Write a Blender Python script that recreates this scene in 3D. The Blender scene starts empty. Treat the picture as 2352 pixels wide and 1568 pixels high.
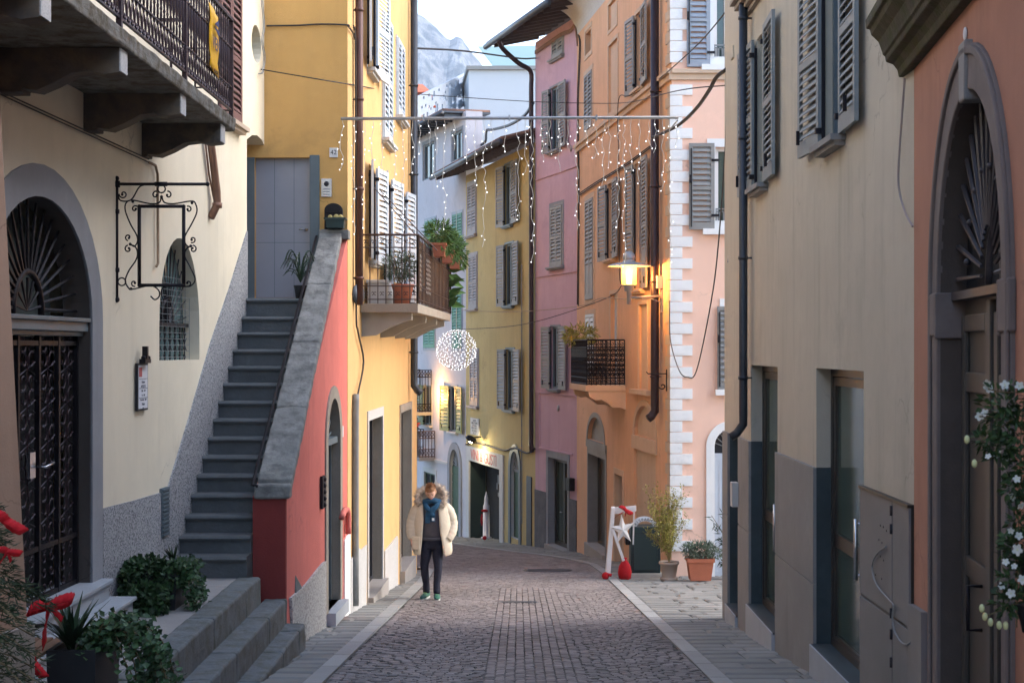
import bpy, bmesh, math, random
from mathutils import Vector, Matrix, geometry, noise
RN = random.Random(11)
PI = math.pi
F = 50/36*2352; CX = 1190.0; CY = 800.0      # lens, and the street's vanishing point on a 2352 x 1568 grid
sc = bpy.context.scene
COL = sc.collection
def V(*a): return Vector(a)
def P(x, y, Y): return V((x-CX)*Y/F, Y, (CY-y)*Y/F)
def gz(Y): return -1.7-0.0979*Y
def gY(y): return 5554/((y-CY)-319.9)*1.0       # distance of a ground point seen at row y

# ---------------------------------------------------------------- materials
MATS = {}
def mat(name, col, rough=.85, var=.1, scale=1.5, streak=0, speck=0, col2=None, bump=.15, bscale=80, metal=0, island=0, stretch=None, emit=None, estr=0, trans=0, dirt=0, dcol=(.12,.11,.09)):
    if name in MATS: return MATS[name]
    m = bpy.data.materials.new(name); m.use_nodes = True; MATS[name] = m
    nt = m.node_tree; N = nt.nodes; L = nt.links
    b = N['Principled BSDF']; b.inputs['Roughness'].default_value = rough; b.inputs['Metallic'].default_value = metal
    b.inputs['Specular IOR Level'].default_value = .3
    if trans: b.inputs['Transmission Weight'].default_value = trans
    if emit:
        b.inputs['Emission Color'].default_value = (*emit, 1); b.inputs['Emission Strength'].default_value = estr
    tc = N.new('ShaderNodeTexCoord')
    co = tc.outputs['Object']
    if stretch:
        mp = N.new('ShaderNodeMapping'); mp.inputs['Scale'].default_value = stretch; L.new(co, mp.inputs[0]); co = mp.outputs[0]
    def nz(sc_, det=4, src=None, rgh=.6):
        n = N.new('ShaderNodeTexNoise'); n.inputs['Scale'].default_value = sc_; n.inputs['Detail'].default_value = det; n.inputs['Roughness'].default_value = rgh
        L.new(src or co, n.inputs['Vector']); return n.outputs['Fac']
    def mr(src, a, bb, c, d):
        n = N.new('ShaderNodeMapRange'); L.new(src, n.inputs[0])
        for i, v in enumerate((a, bb, c, d)): n.inputs[1+i].default_value = v
        return n.outputs[0]
    def math_(op, a, bb):
        n = N.new('ShaderNodeMath'); n.operation = op
        for i, s in enumerate((a, bb)):
            if isinstance(s, (int, float)): n.inputs[i].default_value = s
            else: L.new(s, n.inputs[i])
        return n.outputs[0]
    def mix(fac, a, bb, mode='MIX'):
        n = N.new('ShaderNodeMix'); n.data_type = 'RGBA'; n.blend_type = mode
        for i, s in ((0, fac), (6, a), (7, bb)):
            if hasattr(s, 'node'): L.new(s, n.inputs[i])
            elif i == 0: n.inputs[i].default_value = s
            else: n.inputs[i].default_value = (*s, 1)
        return n.outputs[2]
    lo = tuple(c*(1-var) for c in col); hi = tuple(min(1, c*(1+var)) for c in col)
    c = mix(mr(nz(scale, 6), .3, .7, 0, 1), lo, hi)
    if var and not island:
        c = mix(mr(nz(scale*7, 4), .35, .65, 0, .5), c, tuple(k*(1-var*.8) for k in col))
    if streak:
        mp = N.new('ShaderNodeMapping'); mp.inputs['Scale'].default_value = (3.5, 3.5, .35); L.new(tc.outputs['Object'], mp.inputs[0])
        s = mr(nz(1.0, 5, mp.outputs[0]), .5, .78, 0, streak)
        c = mix(s, c, tuple(k*.55 for k in col))
    if dirt:
        d = mr(nz(.9, 8, None, .7), .55, .75, 0, dirt)
        c = mix(d, c, dcol)
    if streak and not speck:
        pt = mr(nz(.42, 9, None, .72), .50, .56, 0, .26); c = mix(pt, c, tuple(min(1, k*1.12+.02) for k in col))
        pt = mr(nz(.63, 10, None, .75), .59, .64, 0, .38); c = mix(pt, c, tuple(k*.74+.01 for k in col))
        mp = N.new('ShaderNodeMapping'); mp.inputs['Scale'].default_value = (3.2, 3.2, .28); L.new(tc.outputs['Object'], mp.inputs[0])
        c = mix(mr(nz(1.3, 3, mp.outputs[0]), .56, .80, 0, min(.5,.08+streak*.8)), c, tuple(k*.5 for k in col))
        nv = N.new('ShaderNodeTexNoise'); nv.inputs['Scale'].default_value = 2.2; nv.inputs['Detail'].default_value = 6; L.new(tc.outputs['Object'], nv.inputs['Vector'])
        va = N.new('ShaderNodeVectorMath'); va.operation = 'SCALE'; va.inputs['Scale'].default_value = .9; L.new(nv.outputs['Color'], va.inputs[0])
        vb = N.new('ShaderNodeVectorMath'); vb.operation = 'ADD'; L.new(tc.outputs['Object'], vb.inputs[0]); L.new(va.outputs[0], vb.inputs[1])
        vo = N.new('ShaderNodeTexVoronoi'); vo.feature = 'DISTANCE_TO_EDGE'; vo.inputs['Scale'].default_value = .55; L.new(vb.outputs[0], vo.inputs['Vector'])
        ck = math_('MULTIPLY', mr(vo.outputs['Distance'], .0, .006, .55, 0), mr(nz(.8, 3), .54, .62, 0, 1)); c = mix(ck, c, tuple(k*.4 for k in col))
    if speck:
        s = mr(nz(speck, 2, None, .5), .5, .58, 0, 1)
        c = mix(s, c, col2)
    elif col2:
        c = mix(mr(nz(scale*2.3, 6), .45, .62, 0, 1), c, col2)
    if island:
        g = N.new('ShaderNodeNewGeometry')
        k = mr(g.outputs['Random Per Island'], 0, 1, 1-island, 1+island)
        cb = N.new('ShaderNodeCombineColor')
        for i in range(3): L.new(k, cb.inputs[i])
        c = mix(1.0, c, cb.outputs[0], 'MULTIPLY')
    L.new(c, b.inputs['Base Color'])
    if bump:
        bp = N.new('ShaderNodeBump'); bp.inputs['Strength'].default_value = bump; bp.inputs['Distance'].default_value = .02
        L.new(nz(bscale, 5), bp.inputs['Height']); L.new(bp.outputs[0], b.inputs['Normal'])
    return m
def glass(name, col=(.02,.03,.03), rough=.08):
    if name in MATS: return MATS[name]
    m = mat(name, col, rough, .15, 2, bump=.02, bscale=3); m.node_tree.nodes['Principled BSDF'].inputs['Specular IOR Level'].default_value = .8
    return m
M = {}
M['cream'] = mat('cream_plaster', (.75,.68,.53), .9, .06, .8, streak=.12, bump=.12, bscale=60, dirt=.12, dcol=(.45,.4,.32))
M['yellow'] = mat('ochre_plaster', (.62,.365,.125), .9, .07, .9, streak=.12, bump=.2, bscale=90)
M['yellow_lit'] = mat('lit_ochre_plaster', (.66,.415,.18), .9, .07, .9, streak=.15, bump=.2, bscale=90)  # same ochre, made paler for the side wall where the light falls
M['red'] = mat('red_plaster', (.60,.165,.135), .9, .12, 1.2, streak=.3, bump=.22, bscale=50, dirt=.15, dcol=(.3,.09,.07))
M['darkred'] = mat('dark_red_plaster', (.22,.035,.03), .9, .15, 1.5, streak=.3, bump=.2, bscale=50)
M['orange'] = mat('orange_plaster', (.68,.41,.25), .9, .08, .8, streak=.22, bump=.15, bscale=60)
M['salmon'] = mat('salmon_plaster', (.86,.56,.43), .9, .04, .8, streak=.06, bump=.1, bscale=60)
M['pink'] = mat('pink_plaster', (.55,.36,.43), .9, .07, .8, streak=.2, bump=.15, bscale=60)
M['pinkstone'] = mat('peach_trim', (.58,.43,.31), .9, .08, 1.5, streak=.12, bump=.12)
M['faryellow'] = mat('olive_yellow_plaster', (.47,.37,.165), .9, .08, .8, streak=.22, bump=.15, bscale=60)
M['lilac'] = mat('pale_lilac_plaster', (.50,.49,.53), .9, .06, .8, streak=.15)
M['beige'] = mat('beige_plaster', (.49,.445,.36), .92, .09, .7, streak=.36, bump=.15, bscale=70, dirt=.25, dcol=(.31,.25,.18))
M['terra'] = mat('terracotta_plaster', (.40,.20,.135), .92, .12, .8, streak=.3, bump=.15, bscale=70)
M['peach'] = mat('peach_brown_plaster', (.34,.22,.15), .92, .08, 1, streak=.2, bump=.15, bscale=70)
M['white'] = mat('white_plaster', (.78,.78,.77), .85, .04, 1.5, bump=.1)
M['quoin'] = mat('white_quoin_stone', (.80,.80,.79), .85, .04, 2, streak=.1, bump=.15)
M['quoin2'] = mat('beige_quoin_stone', (.52,.42,.32), .85, .06, 2, streak=.1, bump=.15)
M['greystone'] = mat('grey_trim_stone', (.27,.28,.30), .85, .12, 2, streak=.15, bump=.2)
M['warmstone'] = mat('warm_grey_stone', (.33,.29,.24), .88, .16, 2.5, streak=.3, bump=.3, bscale=60, speck=150, col2=(.24,.21,.175))
M['whitestone'] = mat('pale_granite', (.52,.52,.51), .85, .08, 3, speck=70, col2=(.42,.42,.42), bump=.1)
M['darkstone'] = mat('dark_corbel_stone', (.10,.09,.08), .92, .3, 2, bump=.4, bscale=30, col2=(.15,.12,.085))
M['rawstone'] = mat('weathered_slab_stone', (.2,.19,.165), .95, .3, 3, bump=.8, bscale=22, col2=(.11,.09,.06))
M['stepstone'] = mat('grey_step_stone', (.105,.115,.12), .8, .2, 3, bump=.35, bscale=35, dirt=.3, dcol=(.1,.09,.075))
M['terracestone'] = mat('terrace_stone', (.30,.285,.27), .8, .1, 1.6, bump=.15, bscale=30, dirt=.3, dcol=(.17,.16,.15))
M['kerbstone'] = mat('mossy_kerb_stone', (.15,.165,.168), .85, .2, 3, bump=.5, bscale=25, col2=(.115,.12,.105), dirt=.3, dcol=(.075,.08,.05))
M['marble'] = mat('bluish_marble', (.36,.39,.42), .6, .08, 3, bump=.08, dirt=.1)
M['coping'] = mat('lichen_coping_stone', (.235,.235,.225), .9, .28, 3.5, bump=.45, bscale=28, col2=(.14,.14,.135), dirt=.4, dcol=(.09,.10,.06))
M['pebble'] = mat('pebble_dash', (.40,.41,.425), .95, .08, 2, speck=55, col2=(.15,.155,.17), bump=.7, bscale=55)
M['pebblelight'] = mat('pale_pebble_dash', (.48,.47,.45), .95, .1, 2, speck=38, col2=(.27,.26,.25), bump=.6, bscale=40, dirt=.3, dcol=(.25,.23,.2))
M['cladding'] = mat('grey_stone_cladding', (.235,.235,.232), .7, .14, 1.4, streak=.25, bump=.1, dirt=.2, dcol=(.15,.125,.1))
M['teal'] = mat('dark_blue_grey_slate', (.045,.062,.068), .55, .3, 1.6, streak=.15, bump=.15, dirt=.35, dcol=(.1,.12,.13))
M['meter'] = mat('grey_meter_doors', (.19,.19,.19), .6, .12, 1.5, bump=.08, dirt=.25, dcol=(.13,.12,.11))
M['shutgrey'] = mat('grey_shutter_paint', (.255,.25,.24), .55, .1, 3, bump=.08, dirt=.12)
M['shutblue'] = mat('blue_grey_shutter_paint', (.29,.325,.38), .5, .06, 3, bump=.05)
M['shutlight'] = mat('pale_blue_shutter_paint', (.56,.62,.68), .5, .05, 3, bump=.05)
M['shutpink'] = mat('mauve_grey_shutter_paint', (.30,.265,.265), .55, .1, 3, bump=.08)
M['shutslate'] = mat('slate_shutter_paint', (.20,.225,.235), .5, .1, 3, bump=.08)
M['shutgreen'] = mat('green_shutter_paint', (.095,.26,.185), .5, .1, 3, bump=.05)
M['shutolive'] = mat('olive_shutter_paint', (.235,.265,.12), .55, .1, 3, bump=.05)
M['shutbrown'] = mat('red_brown_shutter_paint', (.165,.085,.08), .5, .1, 3, bump=.05)
M['panelgrey'] = mat('slate_blue_window_wood', (.12,.155,.175), .5, .12, 2, bump=.05)
M['darkportal'] = mat('dark_brown_jamb', (.085,.07,.06), .85, .15, 2, streak=.2, bump=.2)
M['dark'] = mat('dark_interior', (.012,.012,.013), .9, .1, 2)
M['glass'] = glass('window_glass', (.03,.037,.04))
M['greenglass'] = glass('green_glass', (.055,.085,.07), .12)
M['doorgrey'] = mat('lilac_grey_door', (.31,.32,.36), .5, .05, 1.5, bump=.03)
M['doorwood'] = mat('dark_door_wood', (.055,.04,.03), .6, .25, 2, stretch=(6,6,.6), bump=.1)
M['doorgreen'] = mat('green_door_paint', (.045,.095,.06), .5, .1, 2, bump=.05)
M['doormud'] = mat('grey_brown_door', (.065,.06,.052), .5, .12, 2, bump=.05)
M['alu'] = mat('bronze_door_frame', (.055,.047,.04), .4, .1, 3, metal=.3, bump=0)
M['iron'] = mat('black_wrought_iron', (.014,.012,.016), .5, .2, 6, metal=.4, bump=.15, bscale=60)
M['ironp'] = mat('plum_wrought_iron', (.042,.026,.033), .38, .2, 6, metal=.3, bump=.1, bscale=60)
M['ironbrown'] = mat('brown_iron', (.075,.05,.045), .5, .15, 6, metal=.3, bump=.1)
M['steel'] = mat('brushed_steel', (.55,.56,.58), .25, .05, 5, metal=.9, bump=0)
M['pipebrown'] = mat('brown_downpipe', (.105,.055,.045), .45, .15, 3, metal=.3, bump=.05)
M['pipeplum'] = mat('plum_downpipe', (.045,.028,.032), .4, .15, 3, metal=.3, bump=.05)
M['pipedark'] = mat('dark_grey_downpipe', (.045,.05,.06), .4, .15, 3, metal=.3, bump=.05)
M['copper'] = mat('coppery_downpipe', (.26,.145,.10), .5, .15, 4, metal=.3, bump=.05)
M['cable'] = mat('cable_rubber', (.05,.042,.036), .7, .2, 8, bump=0)
M['cablebeige'] = mat('beige_cable', (.33,.24,.16), .7, .2, 8, bump=0)
M['cablegrey'] = mat('grey_cable', (.24,.25,.25), .7, .15, 8, bump=0)
M['tile'] = mat('clay_roof_tiles', (.165,.09,.065), .9, .3, 3, island=.35, bump=.3, bscale=25)
M['redtile'] = mat('red_roof_tiles', (.62,.16,.075), .9, .2, 3, island=.2, bump=.3, bscale=10)
M['wood'] = mat('dark_eave_timber', (.06,.038,.033), .8, .25, 3, stretch=(1,1,4), bump=.2)
M['gutter'] = mat('zinc_gutter', (.085,.095,.11), .4, .15, 3, metal=.5, bump=.05)
M['sett'] = mat('porphyry_setts', (.222,.196,.185), .75, .16, .5, island=.27, bump=.5, bscale=55, dirt=.25, dcol=(.13,.12,.10))
M['mortar'] = mat('road_joint_sand', (.035,.033,.03), .95, .2, .13, bump=.4, bscale=90, col2=(.20,.185,.17))
M['slab'] = mat('grey_paving_slabs', (.21,.212,.20), .78, .16, 1.2, island=.13, bump=.35, bscale=30, dirt=.3, dcol=(.17,.165,.11))
M['strip'] = mat('pale_kerb_strip', (.29,.30,.295), .75, .1, 1.5, island=.1, bump=.2, bscale=30)
M['ground'] = mat('earth_ground', (.12,.11,.10), .95, .15, 3)
M['leaf'] = mat('ivy_leaves', (.035,.075,.028), .5, .2, 6, island=.55, bump=.1)
M['leafdark'] = mat('dark_sword_leaves', (.022,.045,.022), .4, .2, 4, island=.4, bump=.05)
M['leafgreen'] = mat('fresh_leaves', (.085,.16,.04), .5, .2, 5, island=.5, bump=.05)
M['leafyellow'] = mat('yellow_green_leaves', (.30,.28,.06), .5, .25, 8, island=.5, bump=.05)
M['leafgrey'] = mat('grey_green_leaves', (.12,.16,.115), .6, .2, 5, island=.45, bump=.05)
M['needle'] = mat('pine_needles', (.035,.055,.025), .6, .2, 5, island=.5, bump=0)
M['stem'] = mat('plant_stems', (.13,.10,.05), .8, .2, 5, bump=.1)
M['petal'] = mat('white_petals', (.52,.55,.50), .6, .05, 5, bump=0)
M['bud'] = mat('cream_buds', (.52,.55,.28), .6, .1, 5, bump=0)
M['redpetal'] = mat('red_flowers', (.6,.05,.03), .6, .15, 8, bump=0)
M['soil'] = mat('potting_soil', (.035,.025,.018), .95, .3, 20, bump=.6, bscale=60)
M['potterra'] = mat('terracotta_pot', (.45,.145,.08), .8, .1, 4, bump=.1)
M['potbeige'] = mat('beige_plastic_pot', (.38,.31,.26), .7, .06, 4, bump=.05)
M['potdark'] = mat('charcoal_planter', (.022,.024,.027), .55, .15, 3, bump=.1)
M['potgreen'] = mat('dark_green_planter', (.03,.055,.055), .5, .1, 3, bump=.05)
M['potwhite'] = mat('pale_plastic', (.5,.5,.49), .6, .05, 3, bump=0)
M['ribbon'] = mat('red_ribbon', (.42,.008,.014), .85, .12, 8, bump=.25, bscale=120)
M['whitepaint'] = mat('white_painted_wood', (.72,.70,.70), .6, .05, 3, bump=.08)
M['bindark'] = mat('dark_green_bin_paint', (.022,.04,.042), .45, .12, 3, bump=.05)
M['concrete'] = mat('pale_concrete', (.36,.34,.31), .9, .1, 5, bump=.3)
M['bannery'] = mat('yellow_banner', (.78,.42,.01), .5, .06, 3, bump=.1, bscale=12)
M['navy'] = mat('navy_print', (.02,.03,.12), .6, 0, 3, bump=0)
M['ink'] = mat('dark_ink', (.03,.03,.035), .7, 0, 3, bump=0)
M['inkgrey'] = mat('grey_ink', (.16,.17,.2), .7, 0, 3, bump=0)
M['redink'] = mat('faded_red_lettering', (.42,.10,.10), .7, .1, 3, bump=0)
M['paper'] = mat('notice_paper', (.62,.64,.68), .7, .04, 3, bump=0)
M['plate'] = mat('ceramic_plate', (.62,.63,.64), .35, .03, 3, bump=0)
M['blue'] = mat('blue_liquid', (.01,.06,.25), .2, .1, 3, bump=0)
M['clear'] = mat('cloudy_plastic', (.55,.6,.65), .3, .05, 3, bump=0)
M['bulb'] = mat('led_bulb', (.9,.92,1), .4, 0, 3, bump=0, emit=(.93,.96,1), estr=1.1)
M['bulbdim'] = mat('led_bulb_soft', (.9,.92,1), .4, 0, 3, bump=0, emit=(.93,.96,1), estr=1.0)
M['ledwire'] = mat('white_wire', (.5,.5,.48), .6, .05, 3, bump=0)
M['lampgrey'] = mat('grey_lamp_metal', (.33,.34,.36), .4, .06, 3, metal=.3, bump=0)
M['lampwarm'] = mat('lit_lamp_glass', (.45,.2,.04), .4, 0, 3, bump=0, emit=(1,.42,.09), estr=4.5)
M['lampcore'] = mat('lit_lamp_tube', (1,.8,.5), .4, 0, 3, bump=0, emit=(1,.66,.28), estr=1.6)
M['spot'] = mat('lit_spotlight', (1,.9,.6), .4, 0, 3, bump=0, emit=(1,.85,.5), estr=6)
M['benchwood'] = mat('bench_slats', (.22,.13,.085), .6, .2, 2, stretch=(8,1,8), bump=.1)
M['fabric'] = mat('silver_fabric', (.42,.42,.45), .35, .25, 14, bump=.5, bscale=40, stretch=(1,4,1))
M['skin'] = mat('skin', (.66,.40,.31), .55, .06, 10, bump=.03)
M['hair'] = mat('ginger_brown_hair', (.40,.21,.11), .6, .3, 30, bump=.6, bscale=120)
M['parka'] = mat('cream_parka_cloth', (.66,.575,.45), .8, .06, 4, bump=.5, bscale=16)
M['fur'] = mat('beige_fur', (.60,.50,.40), .95, .25, 30, bump=.9, bscale=110)
M['scarf'] = mat('teal_blue_scarf', (.018,.075,.15), .9, .3, 12, bump=.5, bscale=90)
M['jumper'] = mat('grey_jumper', (.085,.082,.098), .9, .1, 12, bump=.3, bscale=200)
M['trousers'] = mat('dark_navy_trousers', (.016,.017,.032), .8, .3, 5, bump=.4, bscale=14)
M['shoe'] = mat('green_trainers', (.05,.19,.12), .6, .4, 14, bump=.2, col2=(.03,.05,.09))
M['sole'] = mat('shoe_sole', (.5,.52,.5), .6, .1, 5, bump=0)
M['rock'] = mat('mountain_rock_and_wood', (.165,.17,.185), .95, .4, .035, col2=(.03,.045,.06), bump=0, stretch=(1,1,.5))
M['gglass'] = mat('pale_green_glass', (.46,.60,.60), .3, .03, .5, bump=0)
M['pvc'] = mat('white_render', (.5,.52,.55), .8, .03, .4, bump=.05)

# ---------------------------------------------------------------- mesh builder
WO = {}
class MB:
    def __init__(s): s.v = []; s.f = []; s.mi = []; s.cur = 0; s.sm = []; s.smooth = False
    def add(s, vs, fs):
        k = len(s.v); s.v += [Vector(v) for v in vs]
        for f in fs: s.f.append(tuple(i+k for i in f)); s.mi.append(s.cur); s.sm.append(s.smooth)
    def obox(s, o, a, b, c):
        o, a, b, c = map(Vector, (o, a, b, c))
        vs = [o, o+a, o+a+b, o+b, o+c, o+a+c, o+a+b+c, o+b+c]
        fs = [(0,3,2,1),(4,5,6,7),(0,1,5,4),(1,2,6,5),(2,3,7,6),(3,0,4,7)]
        if a.cross(b).dot(c) < 0: fs = [f[::-1] for f in fs]
        s.add(vs, fs)
    def box(s, x0, x1, y0, y1, z0, z1): s.obox((x0,y0,z0), (x1-x0,0,0), (0,y1-y0,0), (0,0,z1-z0))
    def prism(s, pts, ex):
        ex = Vector(ex); pts = [Vector(p) for p in pts]; n = len(pts)
        nn = Vector((0,0,0))
        for i in range(n): nn += (pts[i]-pts[0]).cross(pts[(i+1) % n]-pts[0])
        if nn.dot(ex) > 0: pts = pts[::-1]
        tri = geometry.tessellate_polygon([pts])
        vs = pts+[p+ex for p in pts]
        fs = []
        for t in tri:
            a, b, c = (vs[i] for i in t)
            if (b-a).cross(c-a).dot(ex) > 0: t = t[::-1]
            fs += [tuple(t), tuple(i+n for i in t[::-1])]
        fs += [((i+1) % n, i, i+n, (i+1) % n+n) for i in range(n)]
        s.add(vs, fs)
    def tube(s, pts, r, n=6, closed=False):
        pts = [Vector(p) for p in pts]; m = len(pts)
        rr = r if isinstance(r, (list, tuple)) else [r]*m
        up = None; vs = []
        for i, p in enumerate(pts):
            if closed: t = pts[(i+1) % m]-pts[i-1]
            else: t = pts[min(i+1, m-1)]-pts[max(i-1, 0)]
            if t.length < 1e-9: t = Vector((0,0,1))
            t.normalize()
            if up is None: up = Vector((0,0,1)) if abs(t.z) < .9 else Vector((1,0,0))
            a = t.cross(up)
            if a.length < 1e-4: a = t.cross(Vector((0,1,0)))
            a.normalize(); b = a.cross(t).normalized(); up = b
            for k in range(n):
                w = 2*PI*k/n; vs.append(p+a*math.cos(w)*rr[i]+b*math.sin(w)*rr[i])
        fs = []
        for i in range(m if closed else m-1):
            j = (i+1) % m
            for k in range(n):
                l = (k+1) % n; fs.append((i*n+k, i*n+l, j*n+l, j*n+k))
        if not closed: fs += [tuple(range(n))[::-1], tuple(range((m-1)*n, m*n))]
        sm = s.smooth; s.smooth = n > 5; s.add(vs, fs); s.smooth = sm
    def lathe(s, prof, c, n=16, ax=None, sq=0):
        c = Vector(c); Q = (Vector((0,0,1)).rotation_difference(Vector(ax)).to_matrix() if ax is not None else Matrix.Identity(3))
        vs = []
        for r, z in prof:
            for k in range(n):
                w = 2*PI*k/n; vs.append(c+Q @ Vector((r*math.cos(w), r*math.sin(w), z)))
        m = len(prof)
        fs = [(i*n+k, i*n+(k+1) % n, (i+1)*n+(k+1) % n, (i+1)*n+k) for i in range(m-1) for k in range(n)]
        fs += [tuple(range(n))[::-1], tuple(range((m-1)*n, m*n))]
        sm = s.smooth; s.smooth = True; s.add(vs, fs); s.smooth = sm
    def ball(s, c, r, n=10, m=6, sc_=(1,1,1)):
        s.smooth = True
        vs = []
        for i in range(m+1):
            a = -PI/2+PI*i/m
            for k in range(n):
                w = 2*PI*k/n; vs.append(Vector(c)+Vector((r*math.cos(a)*math.cos(w)*sc_[0], r*math.cos(a)*math.sin(w)*sc_[1], r*math.sin(a)*sc_[2])))
        s.add(vs, [(i*n+k, i*n+(k+1) % n, (i+1)*n+(k+1) % n, (i+1)*n+k) for i in range(m) for k in range(n)])
        s.smooth = False
    def octa(s, c, r):
        c = Vector(c)
        s.add([c+Vector(d)*r for d in ((1,0,0),(-1,0,0),(0,1,0),(0,-1,0),(0,0,1),(0,0,-1))], [(0,2,4),(2,1,4),(1,3,4),(3,0,4),(2,0,5),(1,2,5),(3,1,5),(0,3,5)])
    def leaf(s, c, d, up, l, w):
        c, d = Vector(c), Vector(d).normalized(); a = d.cross(Vector(up))
        if a.length < 1e-3: a = d.cross(Vector((1,0,0)))
        a.normalize(); nn = a.cross(d)
        s.add([c, c+d*l*.4+a*w*.5+nn*l*.05, c+d*l, c+d*l*.4-a*w*.5+nn*l*.05, c+d*l*.45-nn*l*.04], [(0,1,4),(1,2,4),(2,3,4),(3,0,4)])
    def xf(s, Mx): s.v = [Mx @ v for v in s.v]; return s
    def build(s, name, m, parent=None, bevel=0, label=None, cat=None, group=None, kind=None, org=None, solid=0, sub=0):
        me = bpy.data.meshes.new(name)
        if parent is not None: o0 = WO[parent]
        elif org is not None: o0 = Vector(org)
        else:
            xs = [v.x for v in s.v]; ys = [v.y for v in s.v]; zs = [v.z for v in s.v]
            o0 = Vector(((min(xs)+max(xs))/2, (min(ys)+max(ys))/2, min(zs)))
        me.from_pydata([v-o0 for v in s.v], [], s.f)
        ms = m if isinstance(m, (list, tuple)) else [m]
        for x in ms: me.materials.append(M[x] if isinstance(x, str) else x)
        me.polygons.foreach_set('material_index', s.mi); me.polygons.foreach_set('use_smooth', s.sm)
        me.update()
        o = bpy.data.objects.new(name, me); COL.objects.link(o)
        if parent is not None: o.parent = parent
        else: o.location = o0
        WO[o] = o0
        if bevel:
            b = o.modifiers.new('b', 'BEVEL'); b.width = bevel; b.segments = 2; b.limit_method = 'ANGLE'; b.angle_limit = .7
        if solid:
            b = o.modifiers.new('s', 'SOLIDIFY'); b.thickness = solid; b.offset = 0
        if sub:
            b = o.modifiers.new('u', 'SUBSURF'); b.levels = sub; b.render_levels = sub
        tag(o, label, cat, group, kind)
        return o
def tag(o, label=None, cat=None, group=None, kind=None):
    if label: o['label'] = label
    if cat: o['category'] = cat
    if group: o['group'] = group
    if kind: o['kind'] = kind
    return o
def wear(o, s=.012, size=.12, sub=4):
    m = o.modifiers.new('sub', 'SUBSURF'); m.subdivision_type = 'SIMPLE'; m.levels = m.render_levels = sub
    k = 'w%g' % size
    t_ = bpy.data.textures.get(k) or bpy.data.textures.new(k, 'CLOUDS'); t_.noise_scale = size; t_.noise_depth = 3
    d = o.modifiers.new('d', 'DISPLACE'); d.texture = t_; d.strength = s; d.mid_level = .5; d.texture_coords = 'GLOBAL'
    return o
def thing(name, label, cat, loc, group=None):
    o = bpy.data.objects.new(name, None); o.empty_display_size = .2; COL.objects.link(o); o.location = loc; WO[o] = Vector(loc)
    return tag(o, label, cat, group)
def dup(root, loc, rz=0, s=1, label=None, parent=None):
    def cp(o, par):
        c = o.copy(); COL.objects.link(c)
        if par is not None: c.parent = par
        for ch in list(o.children): cp(ch, c)
        return c
    r = cp(root, parent)
    r.location = Vector(loc)-(WO[parent] if parent is not None else Vector((0,0,0)))
    r.rotation_euler = (0,0,rz); r.scale = (s,s,s)
    if label: r['label'] = label
    return r
def text(s, name, m, parent, mx, size, extr=.002, align='CENTER', sx=1):
    c = bpy.data.curves.new(name, 'FONT'); c.body = s; c.size = size; c.extrude = extr; c.align_x = align; c.align_y = 'CENTER'
    t_ = bpy.data.objects.new(name, c); me = bpy.data.meshes.new_from_object(t_); bpy.data.objects.remove(t_); bpy.data.curves.remove(c)
    me.materials.clear(); me.materials.append(M[m]); o = bpy.data.objects.new(name, me); COL.objects.link(o); o.parent = parent
    mm = mx.copy(); mm.translation = mx.translation-WO[parent]
    o.matrix_local = mm @ Matrix.Diagonal((sx,1,1,1))
    WO[o] = WO[parent]
    return o
def catmull(pts, k=6):
    pts = [Vector(p) for p in pts]; out = []
    q = [pts[0]*2-pts[1]]+pts+[pts[-1]*2-pts[-2]]
    for i in range(1, len(q)-2):
        for j in range(k):
            t = j/k; a, b, c, d = q[i-1:i+3]
            out.append(.5*((2*b)+(c-a)*t+(2*a-5*b+4*c-d)*t*t+(3*b-a-3*c+d)*t**3))
    return out+[pts[-1]]
def spiral(c, r0, r1, a0, a1, ex, ey, n=12):
    return [Vector(c)+ex*(r0+(r1-r0)*i/n)*math.cos(a0+(a1-a0)*i/n)+ey*(r0+(r1-r0)*i/n)*math.sin(a0+(a1-a0)*i/n) for i in range(n+1)]
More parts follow.
